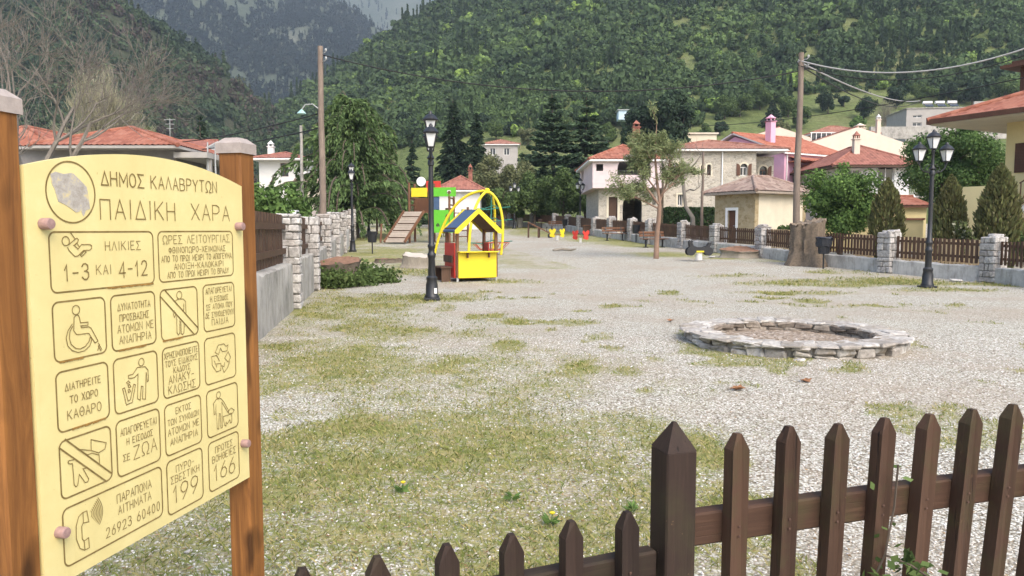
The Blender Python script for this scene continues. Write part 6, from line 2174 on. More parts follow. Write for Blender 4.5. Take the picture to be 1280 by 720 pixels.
MB().tube([(-.35, -.2, .72), (-.35, .2, .72)], .018, 6).build('handle', M['black'], dg)
# ------------------------------------------------------------------ stone ring in the gravel
rng = random.Random(77)
rc = gxy(1003, 421)
rc = Vector((3.98, 10.45, 0.0))
rg = thing('stone_ring', 'round low rubble stone ring of a dry planting bed in the gravel', 'stone ring', rc)
core, face, cop, inn = MB(), MB(), MB(), MB()
RO, RI = 1.5, 1.10
n = 34
for k in range(n):
    a = 2 * PI * k / n + rng.uniform(-.03, .03)
    w_ = 2 * PI * RO / n
    z = -.03
    while z < .13:
        h_ = rng.choice((.04, .06, .09, .14, .14))
        h_ = min(h_, .155 - z)
        if h_ < .02: break
        face.box(((RO - .14) * math.cos(a), (RO - .14) * math.sin(a), z + h_ / 2), (.20 + rng.uniform(-.02, .05), w_ * rng.uniform(.78, .98), h_ - .008), yaw=a + rng.uniform(-.12, .12), bev=.022, jit=.022, rng=rng)
        z += h_
n = 30
for k in range(n):
    a = 2 * PI * k / n + rng.uniform(-.05, .05)
    w_ = 2 * PI * RO / n
    if rng.random() < .93:
        cop.box(((RO - .12) * math.cos(a), (RO - .12) * math.sin(a), .158 + rng.uniform(-.006, .006)), (.30 + rng.uniform(-.05, .06), w_ * rng.uniform(.78, 1.0), .036), yaw=a + rng.uniform(-.12, .12), bev=.02, jit=.016, rng=rng)
    a += rng.uniform(.05, .12)
    cop.box(((RI + .09) * math.cos(a), (RI + .09) * math.sin(a), .155 + rng.uniform(-.008, .005)), (.22 + rng.uniform(-.04, .05), w_ * .84 * rng.uniform(.80, 1.0), .034), yaw=a + rng.uniform(-.15, .15), bev=.02, jit=.02, rng=rng)
for k in range(26):
    a = 2 * PI * k / 26
    for z in (-.02, .07):
        inn.box(((RI + .03) * math.cos(a + z), (RI + .03) * math.sin(a + z), z + .04), (.14 + rng.uniform(-.03, .03), .26, .085), yaw=a + rng.uniform(-.1, .1), bev=.02, jit=.022, rng=rng)
V, F = [], []
for r_, z in ((RO - .12, -.1), (RO - .12, .13), (RO - .03, .145), (RO - .03, .166), (RI + .01, .163), (RI + .03, -.1)):
    V += [(r_ * math.cos(2 * PI * k / 64), r_ * math.sin(2 * PI * k / 64), z) for k in range(64)]
for i in range(5):
    F += [(i * 64 + k, i * 64 + (k + 1) % 64, (i + 1) * 64 + (k + 1) % 64, (i + 1) * 64 + k) for k in range(64)]
core.add(V, F).build('mortar', plain('pale_ring_mortar', (.36, .33, .285), .95, .35, 7, .6, 0, .2, .02), rg, 40)
face.build('outer_stones', M['ringrock'], rg)
cop.build('coping', M['ringrock'], rg)
inn.build('inner_stones', rockmat('dark_inner_stone', [(.15, .125, .10), (.24, .20, .16), (.30, .26, .21)]), rg)  # inner face takes darker stone colours than the outer face and coping
V, F = [(0, 0, .03)], []
for j in range(1, 8):
    for k in range(48):
        a = 2 * PI * k / 48
        r_ = (RI + .05) * j / 7
        V.append((r_ * math.cos(a), r_ * math.sin(a), .03 + rng.uniform(-.012, .014)))
F += [(0, 1 + k, 1 + (k + 1) % 48) for k in range(48)]
for j in range(6):
    F += [(1 + j * 48 + k, 1 + (j + 1) * 48 + k, 1 + (j + 1) * 48 + (k + 1) % 48, 1 + j * 48 + (k + 1) % 48) for k in range(48)]
so = NT('soil_and_stones')
v_ = so.n('ShaderNodeTexVoronoi', Scale=26.0); so.l(so.co, v_.inputs['Vector'])
sp_ = so.n('ShaderNodeSeparateColor'); so.l(v_.outputs['Color'], sp_.inputs[0])
cs_ = so.ramp(sp_.outputs[0], [(0, (.14, .10, .07)), (.5, (.30, .24, .18)), (1, (.50, .45, .39))])
cs_ = so.mix(so.ramp(so.noise(3, 5, .7), [(.4, (0, 0, 0)), (.65, (.8, .8, .8))]), cs_, (.20, .15, .10))
so.bump(v_.outputs['Distance'], .8, .02)
MB().add(V, F).build('soil', so.fin(cs_, .95), rg, 60)

# ------------------------------------------------------------------ the notice board
def line_font():
    O = [(.5 + .48 * math.cos(2 * PI * k / 18), .5 + .5 * math.sin(2 * PI * k / 18)) for k in range(19)]
    def sc(pts, x0, y0, x1, y1): return [(x0 + (x1 - x0) * x, y0 + (y1 - y0) * y) for x, y in pts]
    A = [(.02, 0), (.5, 1), (.98, 0)]
    f = {
     'Α': [A, [(.2, .36), (.8, .36)]], 'Β': [[(0, 0), (0, 1), (.55, 1), (.82, .9), (.82, .65), (.55, .53), (0, .53)], [(.55, .53), (.92, .42), (.92, .12), (.6, 0), (0, 0)]],
     'Γ': [[(0, 0), (0, 1), (.85, 1)]], 'Δ': [[(.0, .02), (.5, 1), (1, .02), (.0, .02)]], 'Ε': [[(.85, 1), (0, 1), (0, 0), (.88, 0)], [(0, .52), (.7, .52)]],
     'Ζ': [[(.03, 1), (.95, 1), (.0, 0), (.98, 0)]], 'Η': [[(0, 0), (0, 1)], [(.9, 0), (.9, 1)], [(0, .52), (.9, .52)]], 'Θ': [O, [(.25, .5), (.75, .5)]],
     'Ι': [[(.5, 0), (.5, 1)]], 'Κ': [[(0, 0), (0, 1)], [(.88, 1), (0, .42)], [(.25, .58), (.92, 0)]], 'Λ': [A], 'Μ': [[(0, 0), (0, 1), (.5, .3), (1, 1), (1, 0)]],
     'Ν': [[(0, 0), (0, 1), (.9, 0), (.9, 1)]], 'Ξ': [[(0, 1), (.9, 1)], [(.12, .52), (.78, .52)], [(0, 0), (.9, 0)]], 'Ο': [O], 'Π': [[(0, 0), (0, 1), (.9, 1), (.9, 0)]],
     'Ρ': [[(0, 0), (0, 1), (.6, 1), (.9, .88), (.9, .6), (.6, .46), (0, .46)]], 'Σ': [[(.92, 1), (.02, 1), (.5, .52), (.0, 0), (.95, 0)]], 'Τ': [[(.02, 1), (.98, 1)], [(.5, 1), (.5, 0)]],
     'Υ': [[(.02, 1), (.5, .48), (.98, 1)], [(.5, .48), (.5, 0)]], 'Φ': [sc(O, .0, .2, 1, .82), [(.5, 0), (.5, 1)]], 'Χ': [[(.02, 0), (.95, 1)], [(.02, 1), (.95, 0)]],
     'Ω': [[(.0, 0), (.32, 0), (.32, .1), (.06, .38), (.06, .72), (.26, .97), (.5, 1), (.74, .97), (.94, .72), (.94, .38), (.68, .1), (.68, 0), (1, 0)]],
     '0': [sc(O, .1, 0, .9, 1)], '1': [[(.22, .68), (.58, 1), (.58, 0)]], '2': [[(.08, .76), (.2, .95), (.5, 1), (.8, .93), (.88, .72), (.75, .5), (.06, 0), (.92, 0)]],
     '3': [[(.1, .82), (.28, .98), (.55, 1), (.82, .9), (.84, .66), (.6, .53), (.4, .53)], [(.6, .53), (.88, .42), (.9, .16), (.66, .0), (.34, 0), (.1, .15)]],
     '4': [[(.72, 0), (.72, 1), (.05, .28), (.96, .28)]], '6': [[(.72, 1), (.3, .62), (.12, .34), (.16, .12), (.42, 0), (.7, .02), (.9, .2), (.9, .42), (.7, .6), (.42, .6), (.18, .46)]],
     '9': [[(.28, 0), (.7, .38), (.88, .66), (.84, .88), (.58, 1), (.3, .98), (.1, .8), (.1, .58), (.3, .4), (.58, .4), (.82, .54)]], '-': [[(.1, .48), (.9, .48)]],
    }
    wd = {'Ι': .34, '1': .66, 'Μ': 1.05, 'Ω': 1.1, 'Ε': .85, 'Ρ': .88, 'Γ': .8, '-': .7, ' ': .62}
    return f, wd
FONT, FW = line_font()

class Engrave:
    """narrow ribbons just proud of the board, each a hair's breadth apart in depth"""
    def __init__(s, y0=-.0006):
        s.mb, s.k, s.y0 = MB(), 0, y0
    def path(s, pts, w=.0030, closed=False):
        p = [Vector((a, 0, b)) for a, b in pts]
        p = [q for i, q in enumerate(p) if i == 0 or (q - p[i - 1]).length > 1e-6]
        if len(p) < 2: return
        if closed and (p[0] - p[-1]).length < 1e-6: p = p[:-1]
        n = len(p)
        y = s.y0 - (s.k % 24) * .00003
        s.k += 1
        vs_ = []
        for i in range(n):
            a = p[(i - 1) % n] if (closed or i > 0) else p[i]
            b = p[(i + 1) % n] if (closed or i < n - 1) else p[i]
            d1 = (p[i] - a).normalized() if (p[i] - a).length > 0 else (b - p[i]).normalized()
            d2 = (b - p[i]).normalized() if (b - p[i]).length > 0 else d1
            m = (d1 + d2)
            m = m.normalized() if m.length > .2 else d1
            nn = Vector((-m.z, 0, m.x))
            k = 1 / max(.45, abs(nn.dot(Vector((-d1.z, 0, d1.x)))))
            ext = Vector((0, 0, 0))
            if not closed and i == 0: ext = -d2 * w * .4
            if not closed and i == n - 1: ext = d1 * w * .4
            q = p[i] + ext
            vs_ += [(q.x + nn.x * w / 2 * k, y, q.z + nn.z * w / 2 * k), (q.x - nn.x * w / 2 * k, y, q.z - nn.z * w / 2 * k)]
        m_ = n if closed else n - 1
        s.mb.add(vs_, [(2 * i, 2 * i + 1, 2 * ((i + 1) % n) + 1, 2 * ((i + 1) % n)) for i in range(m_)])
    def text(s, t, x, z, cap, width, w=.0023, left=False, rr=random.Random(3)):
        """line of capitals centred on x (or starting there), baseline z, stretched to width"""
        adv = [FW.get(c, .92) for c in t]
        gap = .30 if not t.isdigit() else .14
        tot = sum(adv) + gap * (len(t) - 1)
        u = width / tot
        cx = x if left else x - width / 2
        for c, a in zip(t, adv):
            jz = rr.uniform(-.03, .03) * cap
            w_ = w * .85
            for st in FONT.get(c, []):
                if c == 'Ι': st = [(.5, q) for _, q in st]
                s.path([(cx + px * a * u, z + jz + pz_ * cap) for px, pz_ in st], w_)
            cx += (a + gap) * u
    def circle(s, cx, cz, r, w=.0030, n=32):
        s.path([(cx + r * math.cos(2 * PI * k / n), cz + r * math.sin(2 * PI * k / n)) for k in range(n)], w, True)
    def rbox(s, x0, x1, z0, z1, r=.018, w=.0046):
        pts = []
        for cx, cz, a0 in ((x1 - r, z1 - r, 0), (x0 + r, z1 - r, 90), (x0 + r, z0 + r, 180), (x1 - r, z0 + r, 270)):
            pts += [(cx + r * math.cos(R(a0 + 15 * k)), cz + r * math.sin(R(a0 + 15 * k))) for k in range(7)]
        s.path(pts, w, True)

BA = Vector((-1.1481, 1.814, 0))                     # foot of the line under the board's near screws
sg = thing('notice_board', 'yellow engraved playground notice board between two orange wooden posts', 'notice board', BA, math.atan2(.97381, .22736))
def yellow_board():
    t = NT('weathered_yellow_board')
    f = t.noise(5, 5, .65)
    col = t.ramp(f, [(.3, (.59, .50, .22)), (.55, (.64, .55, .25)), (.75, (.68, .60, .30))])
    st = t.noise(3.0, 5, .75, t.stretch((14, 1, 1.2)))
    col = t.mix(t.ramp(st, [(.58, (0, 0, 0)), (.75, (.4, .4, .4))]), col, (.56, .43, .17))
    sp = t.noise(70, 3, .6)
    col = t.mix(t.ramp(sp, [(.70, (0, 0, 0)), (.74, (.55, .55, .55))]), col, (.35, .24, .08))
    t.bump(t.noise(120, 3), .08, .001)
    return t.fin(col, .55, 0, .3)
outline = [(-.045, .700), (.841, .700), (.843, 1.752)]
for k in range(1, 24):
    s_ = k / 24
    outline.append((.843 + (-.045 - .843) * s_, 1.752 + .062 * (1 - (2 * s_ - 1) ** 2)))
outline.append((-.045, 1.752))
MB().prism(outline, 0, .018).build('board', yellow_board(), sg)
PW = .088
for x in (-.047 - PW / 2, .845 + PW / 2):
    m = MB(); m.box((x, .004 + PW / 2, .95), (PW, PW, 1.90), bev=.006)
    p_ = m.build('post', M['post_wood'], sg, 30)
    c_ = MB(); zc = 1.90
    for (a, za, b, zb) in ((PW / 2 + .006, -.03, PW / 2 + .006, .006),):
        c_.add([(x + sx * a, .004 + PW / 2 + sy * a, zc + za) for sx, sy in ((-1, -1), (1, -1), (1, 1), (-1, 1))] + [(x + sx * b, .004 + PW / 2 + sy * b, zc + zb) for sx, sy in ((-1, -1), (1, -1), (1, 1), (-1, 1))] + [(x + sx * b * .55, .004 + PW / 2 + sy * b * .55, zc + .026) for sx, sy in ((-1, -1), (1, -1), (1, 1), (-1, 1))],
               [(0, 1, 5, 4), (1, 2, 6, 5), (2, 3, 7, 6), (3, 0, 4, 7), (4, 5, 9, 8), (5, 6, 10, 9), (6, 7, 11, 10), (7, 4, 8, 11), (8, 9, 10, 11)])
    c_.build('post_cap', M['cap_metal'], p_)
for z in (1.612, .837):
    MB().box((.399, .034, z), (.884, .030, .07), bev=.003).build('batten', M['post_wood'], sg)
for (x, z) in ((0, 1.614), (.807, 1.611), (.002, .837), (.803, .837)):
    m = MB(); m.lathe([(.0145, 0), (.0145, .022), (.0125, .026), (.004, .027)], 16)
    m.v = [(a, -c, b) for a, b, c in m.v]
    o = m.build('bolt_cap', M['bolt'], sg, 40); o.location = (x, -.0005, z)
# engraved frames
fr_ = Engrave()
for q in ((.016, .383, 1.442, 1.594), (.405, .778, 1.442, 1.594), (.016, .187, 1.267, 1.418), (.208, .381, 1.264, 1.418), (.405, .577, 1.264, 1.418), (.608, .778, 1.264, 1.418),
          (.016, .187, 1.087, 1.241), (.208, .381, 1.087, 1.241), (.405, .577, 1.087, 1.241), (.606, .775, 1.087, 1.241), (.016, .187, .914, 1.064), (.208, .381, .908, 1.066), (.405, .577, .908, 1.065), (.608, .780, .908, 1.065),
          (.016, .381, .736, .888), (.405, .575, .722, .890), (.608, .778, .724, .890)):
    fr_.rbox(*q)
fr_.circle(.0915, 1.695, .0775, .0042, 48)
dk = NT('engraved_line')
fn = dk.noise(25, 4, .7)
ENG = dk.fin(dk.ramp(fn, [(.3, (.13, .09, .03)), (.7, (.26, .19, .075))]), .8, 0, .1)
fr_.mb.build('frames', ENG, sg)
def T(t, *a):
    tx = Engrave(-.0016)
    tx.text(t, *a)
    return tx.mb.build('lettering', ENG, sg)
T('ΔΗΜΟΣ', .274, 1.720, .037, .162, .0044); T('ΚΑΛΑΒΡΥΤΩΝ', .541, 1.722, .036, .315, .0036)
T('ΠΑΙΔΙΚΗ', .336, 1.629, .053, .302, .0038); T('ΧΑΡΑ', .663, 1.631, .050, .203, .0036)
T('ΗΛΙΚΙΕΣ', .264, 1.543, .024, .134); T('1-3', .096, 1.469, .041, .084, .0042); T('ΚΑΙ', .189, 1.480, .025, .054); T('4-12', .299, 1.468, .042, .112, .0042)
T('ΩΡΕΣ ΛΕΙΤΟΥΡΓΙΑΣ', .592, 1.557, .025, .335); T('ΦΘΙΝΟΠΩΡΟ-ΧΕΙΜΩΝΑΣ', .592, 1.528, .018, .285, .0022); T('ΑΠΟ ΤΟ ΠΡΩΙ ΜΕΧΡΙ ΤΟ ΑΠΟΓΕΥΜΑ', .592, 1.502, .018, .352, .0022)
T('ΑΝΟΙΞΗ-ΚΑΛΟΚΑΙΡΙ', .597, 1.477, .018, .25, .0022); T('ΑΠΟ ΤΟ ΠΡΩΙ ΜΕΧΡΙ ΤΟ ΒΡΑΔΥ', .595, 1.452, .018, .31, .0022)
T('ΔΥΝΑΤΟΤΗΤΑ', .296, 1.375, .019, .128, .0023); T('ΠΡΟΣΒΑΣΗΣ', .296, 1.344, .019, .115, .0023); T('ΑΤΟΜΩΝ ΜΕ', .300, 1.312, .022, .142, .0023); T('ΑΝΑΠΗΡΙΑ', .297, 1.281, .022, .126, .0023)
T('ΑΠΑΓΟΡΕΥΕΤΑΙ', .692, 1.388, .018, .142, .0022); T('Η ΕΙΣΟΔΟΣ', .693, 1.361, .017, .098, .0022); T('ΣΕ ΑΤΟΜΑ ΠΟΥ', .693, 1.335, .017, .142, .0022); T('ΔΕ ΣΥΝΟΔΕΥΟΥΝ', .693, 1.308, .018, .154, .0022); T('ΠΑΙΔΙΑ', .694, 1.281, .020, .09, .0022)
T('ΔΙΑΤΗΡΕΙΤΕ', .101, 1.190, .018, .118, .0024); T('ΤΟ ΧΩΡΟ', .102, 1.155, .019, .092, .0024); T('ΚΑΘΑΡΟ', .102, 1.114, .024, .112, .0025)
T('ΧΡΗΣΙΜΟΠΟΙΕΙΤΕ', .491, 1.207, .019, .158, .0022); T('ΤΟΥΣ ΕΙΔΙΚΟΥΣ', .491, 1.182, .018, .152, .0022); T('ΚΑΔΟΥΣ', .491, 1.158, .017, .078, .0022); T('ΑΝΑΚΥ-', .488, 1.128, .024, .118, .0025); T('ΚΛΩΣΗΣ', .490, 1.096, .025, .128, .0025)
T('ΑΠΑΓΟΡΕΥΕΤΑΙ', .296, 1.022, .020, .145, .0023); T('Η ΕΙΣΟΔΟΣ', .298, .991, .018, .105, .0023); T('ΣΕ', .243, .948, .018, .026, .0023); T('ΖΩΑ', .318, .942, .038, .096, .0027)
T('ΕΚΤΟΣ', .491, 1.030, .019, .072, .0023); T('ΤΩΝ ΣΥΝΟΔΩΝ', .491, 1.000, .018, .148, .0022); T('ΑΤΟΜΩΝ ΜΕ', .491, .968, .021, .148, .0023); T('ΑΝΑΠΗΡΙΑ', .491, .936, .021, .13, .0023)
T('ΠΑΡΑΠΟΝΑ', .268, .838, .024, .136, .0024); T('ΑΙΤΗΜΑΤΑ', .268, .804, .024, .130, .0024); T('26923 60400', .262, .757, .027, .214, .0026)
T('ΠΥΡΟ-', .490, .846, .021, .086, .0024); T('ΣΒΕΣΤΙΚΗ', .490, .816, .022, .136, .0024); T('199', .489, .753, .054, .128, .0040)
T('ΠΡΩΤΕΣ', .693, .848, .021, .096, .0024); T('ΒΟΗΘΕΙΕΣ', .693, .818, .022, .132, .0024); T('166', .692, .753, .054, .126, .0040)
PICT=[
[(.081,1.374),(.078,1.34),(.087,1.329),(.127,1.327),(.147,1.298),(.157,1.302),(.135,1.34),(.128,1.344),(.103,1.345),(.102,1.35),(.125,1.349),(.126,1.357),(.101,1.358),(.098,1.372),(.095,1.379),(.087,1.38),(.081,1.374)],
[(.074,1.358),(.06,1.343),(.053,1.325),(.057,1.304),(.07,1.29),(.089,1.282),(.11,1.283),(.128,1.293),(.136,1.309),(.132,1.316)],
[(.075,1.352),(.066,1.34),(.063,1.322),(.068,1.306),(.082,1.294),(.096,1.29),(.113,1.294),(.126,1.305),(.131,1.316)],
[(.158,1.296),(.169,1.277)],
[(.162,1.292),(.154,1.277)],
[(.157,1.289),(.165,1.274)],
[(.298,1.204),(.279,1.188),(.262,1.188),(.263,1.179),(.284,1.177),(.3,1.185),(.294,1.114),(.305,1.107),(.311,1.147),(.318,1.145),(.314,1.109),(.326,1.105),(.333,1.184),(.336,1.155),(.341,1.157),(.341,1.189),(.33,1.201),(.298,1.204)],
[(.238,1.155),(.25,1.106),(.273,1.108),(.288,1.156),(.281,1.159),(.266,1.118),(.257,1.115),(.246,1.156),(.238,1.155)],
[(.254,1.169),(.261,1.173),(.267,1.167),(.259,1.164),(.254,1.169)],
[(.259,1.161),(.266,1.161),(.27,1.154),(.262,1.152),(.259,1.161)],
[(.258,1.147),(.264,1.148),(.268,1.141),(.26,1.139),(.258,1.147)],
[(.426,1.417),(.576,1.283)],
[(.405,1.4),(.554,1.267)],
[(.47,1.379),(.474,1.382),(.489,1.385),(.509,1.383),(.519,1.374),(.519,1.335)],
[(.51,1.368),(.508,1.345)],
[(.474,1.332),(.474,1.281),(.479,1.274),(.487,1.278),(.489,1.32)],
[(.493,1.315),(.493,1.277),(.499,1.272),(.506,1.277),(.509,1.304)],
[(.465,1.351),(.46,1.339),(.464,1.33),(.47,1.338),(.471,1.346)],
[(.661,1.189),(.679,1.211),(.71,1.211),(.722,1.2),(.733,1.204),(.727,1.184),(.7,1.185),(.691,1.199),(.678,1.179),(.661,1.189)],
[(.733,1.18),(.746,1.158),(.731,1.144),(.712,1.161),(.733,1.18)],
[(.74,1.146),(.73,1.128),(.706,1.112),(.694,1.139),(.707,1.132),(.711,1.146)],
[(.683,1.156),(.668,1.178),(.641,1.178),(.643,1.148),(.665,1.122),(.688,1.123),(.69,1.147),(.667,1.149),(.666,1.137),(.655,1.161)],
[(.035,1.067),(.183,.931)],
[(.015,1.051),(.164,.914)],
[(.118,1.043),(.17,1.02),(.164,1.004),(.141,1.0),(.133,1.005),(.117,1.014),(.118,1.043)],
[(.081,1.027),(.117,1.014)],
[(.083,1.023),(.104,1.006),(.119,1.006),(.143,.994),(.143,.97)],
[(.059,1.007),(.043,1.009),(.04,1.005),(.044,1.0),(.054,.998),(.056,.942),(.061,.934),(.067,.936),(.074,.963),(.092,.935),(.101,.934),(.104,.941),(.087,.974),(.098,.972)],
[(.65,.98),(.645,.98),(.643,1.019),(.66,1.03),(.684,1.027),(.7,1.011),(.727,.972)],
[(.65,.98),(.656,1.014),(.659,.928),(.667,.925),(.672,.977),(.678,.976),(.679,.925),(.687,.926),(.688,1.014),(.722,.968)],
[(.693,.962),(.743,.959),(.741,.929),(.733,.929),(.731,.942),(.716,.931),(.708,.938),(.708,.925),(.7,.93),(.693,.962)],
[(.722,.973),(.74,.981),(.758,.969),(.747,.961),(.726,.965),(.722,.973)],
[(.078,.858),(.093,.858),(.098,.826),(.079,.83),(.074,.823),(.074,.789),(.08,.781),(.095,.784),(.096,.756),(.08,.756),(.065,.767),(.055,.797),(.056,.83),(.065,.852),(.078,.858)],
[(.08,.857),(.08,.831)],
[(.08,.782),(.081,.757)],
[(.082,1.593),(.096,1.576)],
[(.074,1.561),(.097,1.576),(.102,1.578),(.107,1.574),(.103,1.567),(.09,1.559)],
[(.071,1.555),(.075,1.547),(.093,1.531),(.103,1.532),(.122,1.546),(.142,1.546),(.149,1.55),(.15,1.557),(.144,1.561),(.116,1.561),(.104,1.55),(.093,1.559),(.101,1.566),(.108,1.556)],
[(.111,1.534),(.125,1.545),(.13,1.541),(.115,1.53),(.111,1.534)],
]
HEADS = {0: (.088, 1.393, .012), 6: (.315, 1.217, .011), 11: (.490, 1.397, .012), 28: (.671, 1.042, .011), 35: (.066, 1.571, .0115)}
for a_, b_ in ((0, 6), (6, 11), (11, 18), (18, 22), (22, 28), (28, 32), (32, 35), (35, 39)):   # one drawing per box
    pc = Engrave(-.0016)
    for i in range(a_, b_):
        pc.path(PICT[i], .0042 if i in (11, 12, 22, 23) else .0024)
    if a_ in HEADS: pc.circle(*HEADS[a_], .0024, 20)
    if a_ == 32:
        for k in range(2, 10):
            s_ = k / 9
            a, b, c = Vector((.099 + .033 * s_, .845 + .035 * s_)), Vector((.099 + .061 * s_, .845 - .008 * s_)), Vector((.099 + .034 * s_, .845 - .040 * s_))
            pc.path([tuple(a * (1 - u) ** 2 + b * 2 * u * (1 - u) + c * u * u) for u in [j / 10 for j in range(11)]], .0018)
    pc.mb.build('pictogram', ENG, sg)
# worn metal emblem plate, its picture scraped off
wn_ = NT('scraped_sticker')
f_ = wn_.noise(22, 6, .75)
m = MB(); m.prism([(.030, 1.737), (.045, 1.744), (.070, 1.740), (.098, 1.745), (.112, 1.735), (.142, 1.712), (.147, 1.690), (.150, 1.655), (.136, 1.650), (.128, 1.634), (.120, 1.648), (.104, 1.644), (.086, 1.655), (.068, 1.664), (.050, 1.670), (.040, 1.700), (.032, 1.715)], -.0011, -.0002)
m.build('torn_sticker', wn_.fin(wn_.ramp(f_, [(.35, (.30, .27, .22)), (.5, (.42, .39, .35)), (.62, (.62, .52, .25))]), .5, .1), sg)
m = MB(); rr = random.Random(4)
for (x0, x1, z) in ((.20, .375, 1.4405), (.03, .10, 1.2655), (.06, .17, 1.0865), (.23, .33, 1.2625), (.41, .5, 1.263)):
    x = x0
    while x < x1:
        w_ = rr.uniform(.006, .016); m.prism([(x, z - rr.uniform(.001, .0035)), (x + w_, z - rr.uniform(.001, .0035)), (x + w_, z + .003), (x, z + .003)], -.0022, -.0003); x += w_ + .0005
m.build('rust_runs', plain('rust_stain', (.26, .15, .04), .9, .3, 60, 0), sg)

# ------------------------------------------------------------------ picket fence in the foreground
M['nail'] = plain('rusty_nail', (.10, .06, .045), .7, .3, 60, .1, .4)
def picket(o, x, y, z0, z1, w, t, lean, rr, mat=M['picket'], name='picket', nails=(.858, .833)):
    m = MB()
    hw, ht, tip = w / 2, t / 2, w * .95
    c = .30
    zs = z1 - tip
    m.prism([(-hw, z0), (hw, z0), (hw, zs), (hw * c, z1 - .006), (-hw * c, z1 - .006), (-hw, zs)], -ht, ht)
    m.v = [(a + lean * (b_z - .6) + rr.uniform(-.0008, .0008), b * (1 if b_z < zs + .001 else .45) + rr.uniform(-.0008, .0008), b_z) for a, b, b_z in m.v]
    p = m.build(name, mat, o)
    p.location = (x, y, 0)
    for dz in nails:
        h_ = MB()
        h_.lathe([(.0038, 0), (.0034, .0014), (.001, .002)], 8)
        h_.v = [(a + lean * (dz - .6), -ht - c, dz + b) for a, b, c in h_.v]
        h_.build('nail', M['nail'], p)
    return p
rr = random.Random(12)
fo = Vector((.402, 1.80, 0))
f1 = thing('picket_fence', 'dark brown picket fence with square post, right foreground', 'fence', fo, math.atan2(1, 3.07))
PWf = .083
m = MB(); m.box((0, 0, .51), (PWf, PWf, 1.10), bev=.004)
hw = PWf / 2 - .0005
m.add([(-hw, -hw, 1.0585), (hw, -hw, 1.0585), (hw, hw, 1.0585), (-hw, hw, 1.0585), (-.004, -.004, 1.126), (.004, -.004, 1.126), (.004, .004, 1.126), (-.004, .004, 1.126)], [(0, 1, 5, 4), (1, 2, 6, 5), (2, 3, 7, 6), (3, 0, 4, 7), (4, 5, 6, 7)])
m.build('post', M['oldpost'], f1)
for k in range(11):
    picket(f1, .158 + .1475 * k, -.034, .06, 1.098 + rr.uniform(-.006, .006) - (.018 if k == 7 else 0), .048, .038, .004 + .0155 * k if k < 8 else .12, rr)
for z in (.845, .30):
    MB().bar((.043, .010, z), (2.2, .010, z), .045, .085, bev=.005).build('rail', M['rail'], f1)
M['oldrail'] = old_fence_wood('blackened_rail', (.024, .016, .013), (.050, .031, .023), 0, .25)
f2 = thing('gate', 'low dark brown picket gate left of the square post in the foreground', 'gate', fo, math.atan2(1, 2.346))
for k in range(7):
    picket(f2, -.150 - .1500 * k, -.030, .06, .935 + rr.uniform(-.005, .005), .046, .034, -.005, rr, M['oldpost'], 'picket', (.786, .764))
for z in (.775, .25):
    MB().bar((-1.3, .008, z), (-.052, .008, z), .042, .07, bev=.005).build('rail', M['oldrail'], f2)
MB().box((-.045, .055, .62), (.06, .02, .05), bev=.006).build('hinge', M['black'], f2)
# a young climber on the fence
vx_ = gxy(1120, 700)
rng2 = np.random.default_rng(55)
vine = thing('climbing_plant', 'thin young climber with small green leaves twining round the fence pickets', 'climber', (.99, 1.93, 0))
m = MB()
C, A = [], []
for (pts) in ([(0, 0, 0), (.02, -.02, .45), (-.03, .0, .62), (.0, -.03, .74), (.035, .0, .86), (.03, -.02, .98)], [(.06, -.03, 0), (.03, -.05, .4), (.06, -.02, .58), (.02, -.05, .68)], [(-.04, -.05, 0), (-.05, -.06, .5), (-.02, -.06, .66)], [(0, -.03, .74), (.06, -.05, .72), (.12, -.06, .68)]):
    m.tube(pts, [.003] * len(pts), 5, cap=False)
    P_ = np.array(pts, float)
    for k in range(46):
        s_ = rng2.uniform(0.5, len(P_) - 1.001) if k < 16 else rng2.uniform(.55, 2.2) % (len(P_) - 1.001)
        i = int(s_)
        p = P_[i] + (P_[i + 1] - P_[i]) * (s_ - i)
        C.append(p + rng2.normal(0, .022, 3)); A.append(rng2.normal(0, 1, 3) + np.array([0, -.5, .3]))
m.build('stem', M['bark'], vine, 60)
A = np.array(A); A /= np.linalg.norm(A, axis=1)[:, None]
crown_obj(vine, leaf_arrays(np.array(C), .034, rng2, aspect=.62, axis=A), GRN['ivy'], 'leaves')

# ------------------------------------------------------------------ grass, loose stones and litter on the square
def view_scatter(n, y0, y1, rng, pw=1.0):
    Y = y0 + (y1 - y0) * rng.uniform(0, 1, n) ** pw
    X = rng.uniform(-.78, .78, n) * (Y + .4)
    return X, Y
rng3 = np.random.default_rng(99)
def beside_wall(X, Y): return X > -1.895 - .175 * Y + .25
def in_ring(X, Y, k=0): return (X - rc.x) ** 2 + (Y - rc.y) ** 2 < (RO + k) ** 2
X, Y = view_scatter(560000, 1.4, 26, rng3, 1.7)
g_ = grass_mask(X, Y)
keep = (rng3.uniform(0, 1, len(X)) < np.clip((g_ - .33) * 2.4, 0, 1) ** 1.25 * np.interp(Y, [1.4, 6, 26], [.55, .8, 1])) & beside_wall(X, Y) & ~in_ring(X, Y, .02)
X, Y = X[keep], Y[keep]
Z = ground_z(X, Y)
n = len(X)
hgt = rng3.uniform(.008, .033, n) * (.6 + .7 * fbm(X * 1.3, Y * 1.3, 3, 4)) * np.interp(Y, [1.4, 10, 26], [1, 1.3, 2.4])
wd = rng3.uniform(.0011, .0024, n) * np.interp(Y, [1.4, 6, 26], [1, 2.0, 6])
a = rng3.uniform(0, 2 * PI, n)
ln = hgt * rng3.uniform(.2, 1.6, n)
dx, dy = np.cos(a), np.sin(a)
b0 = np.stack([X - dy * wd, Y + dx * wd, Z - .002], 1)
b1 = np.stack([X + dy * wd, Y - dx * wd, Z - .002], 1)
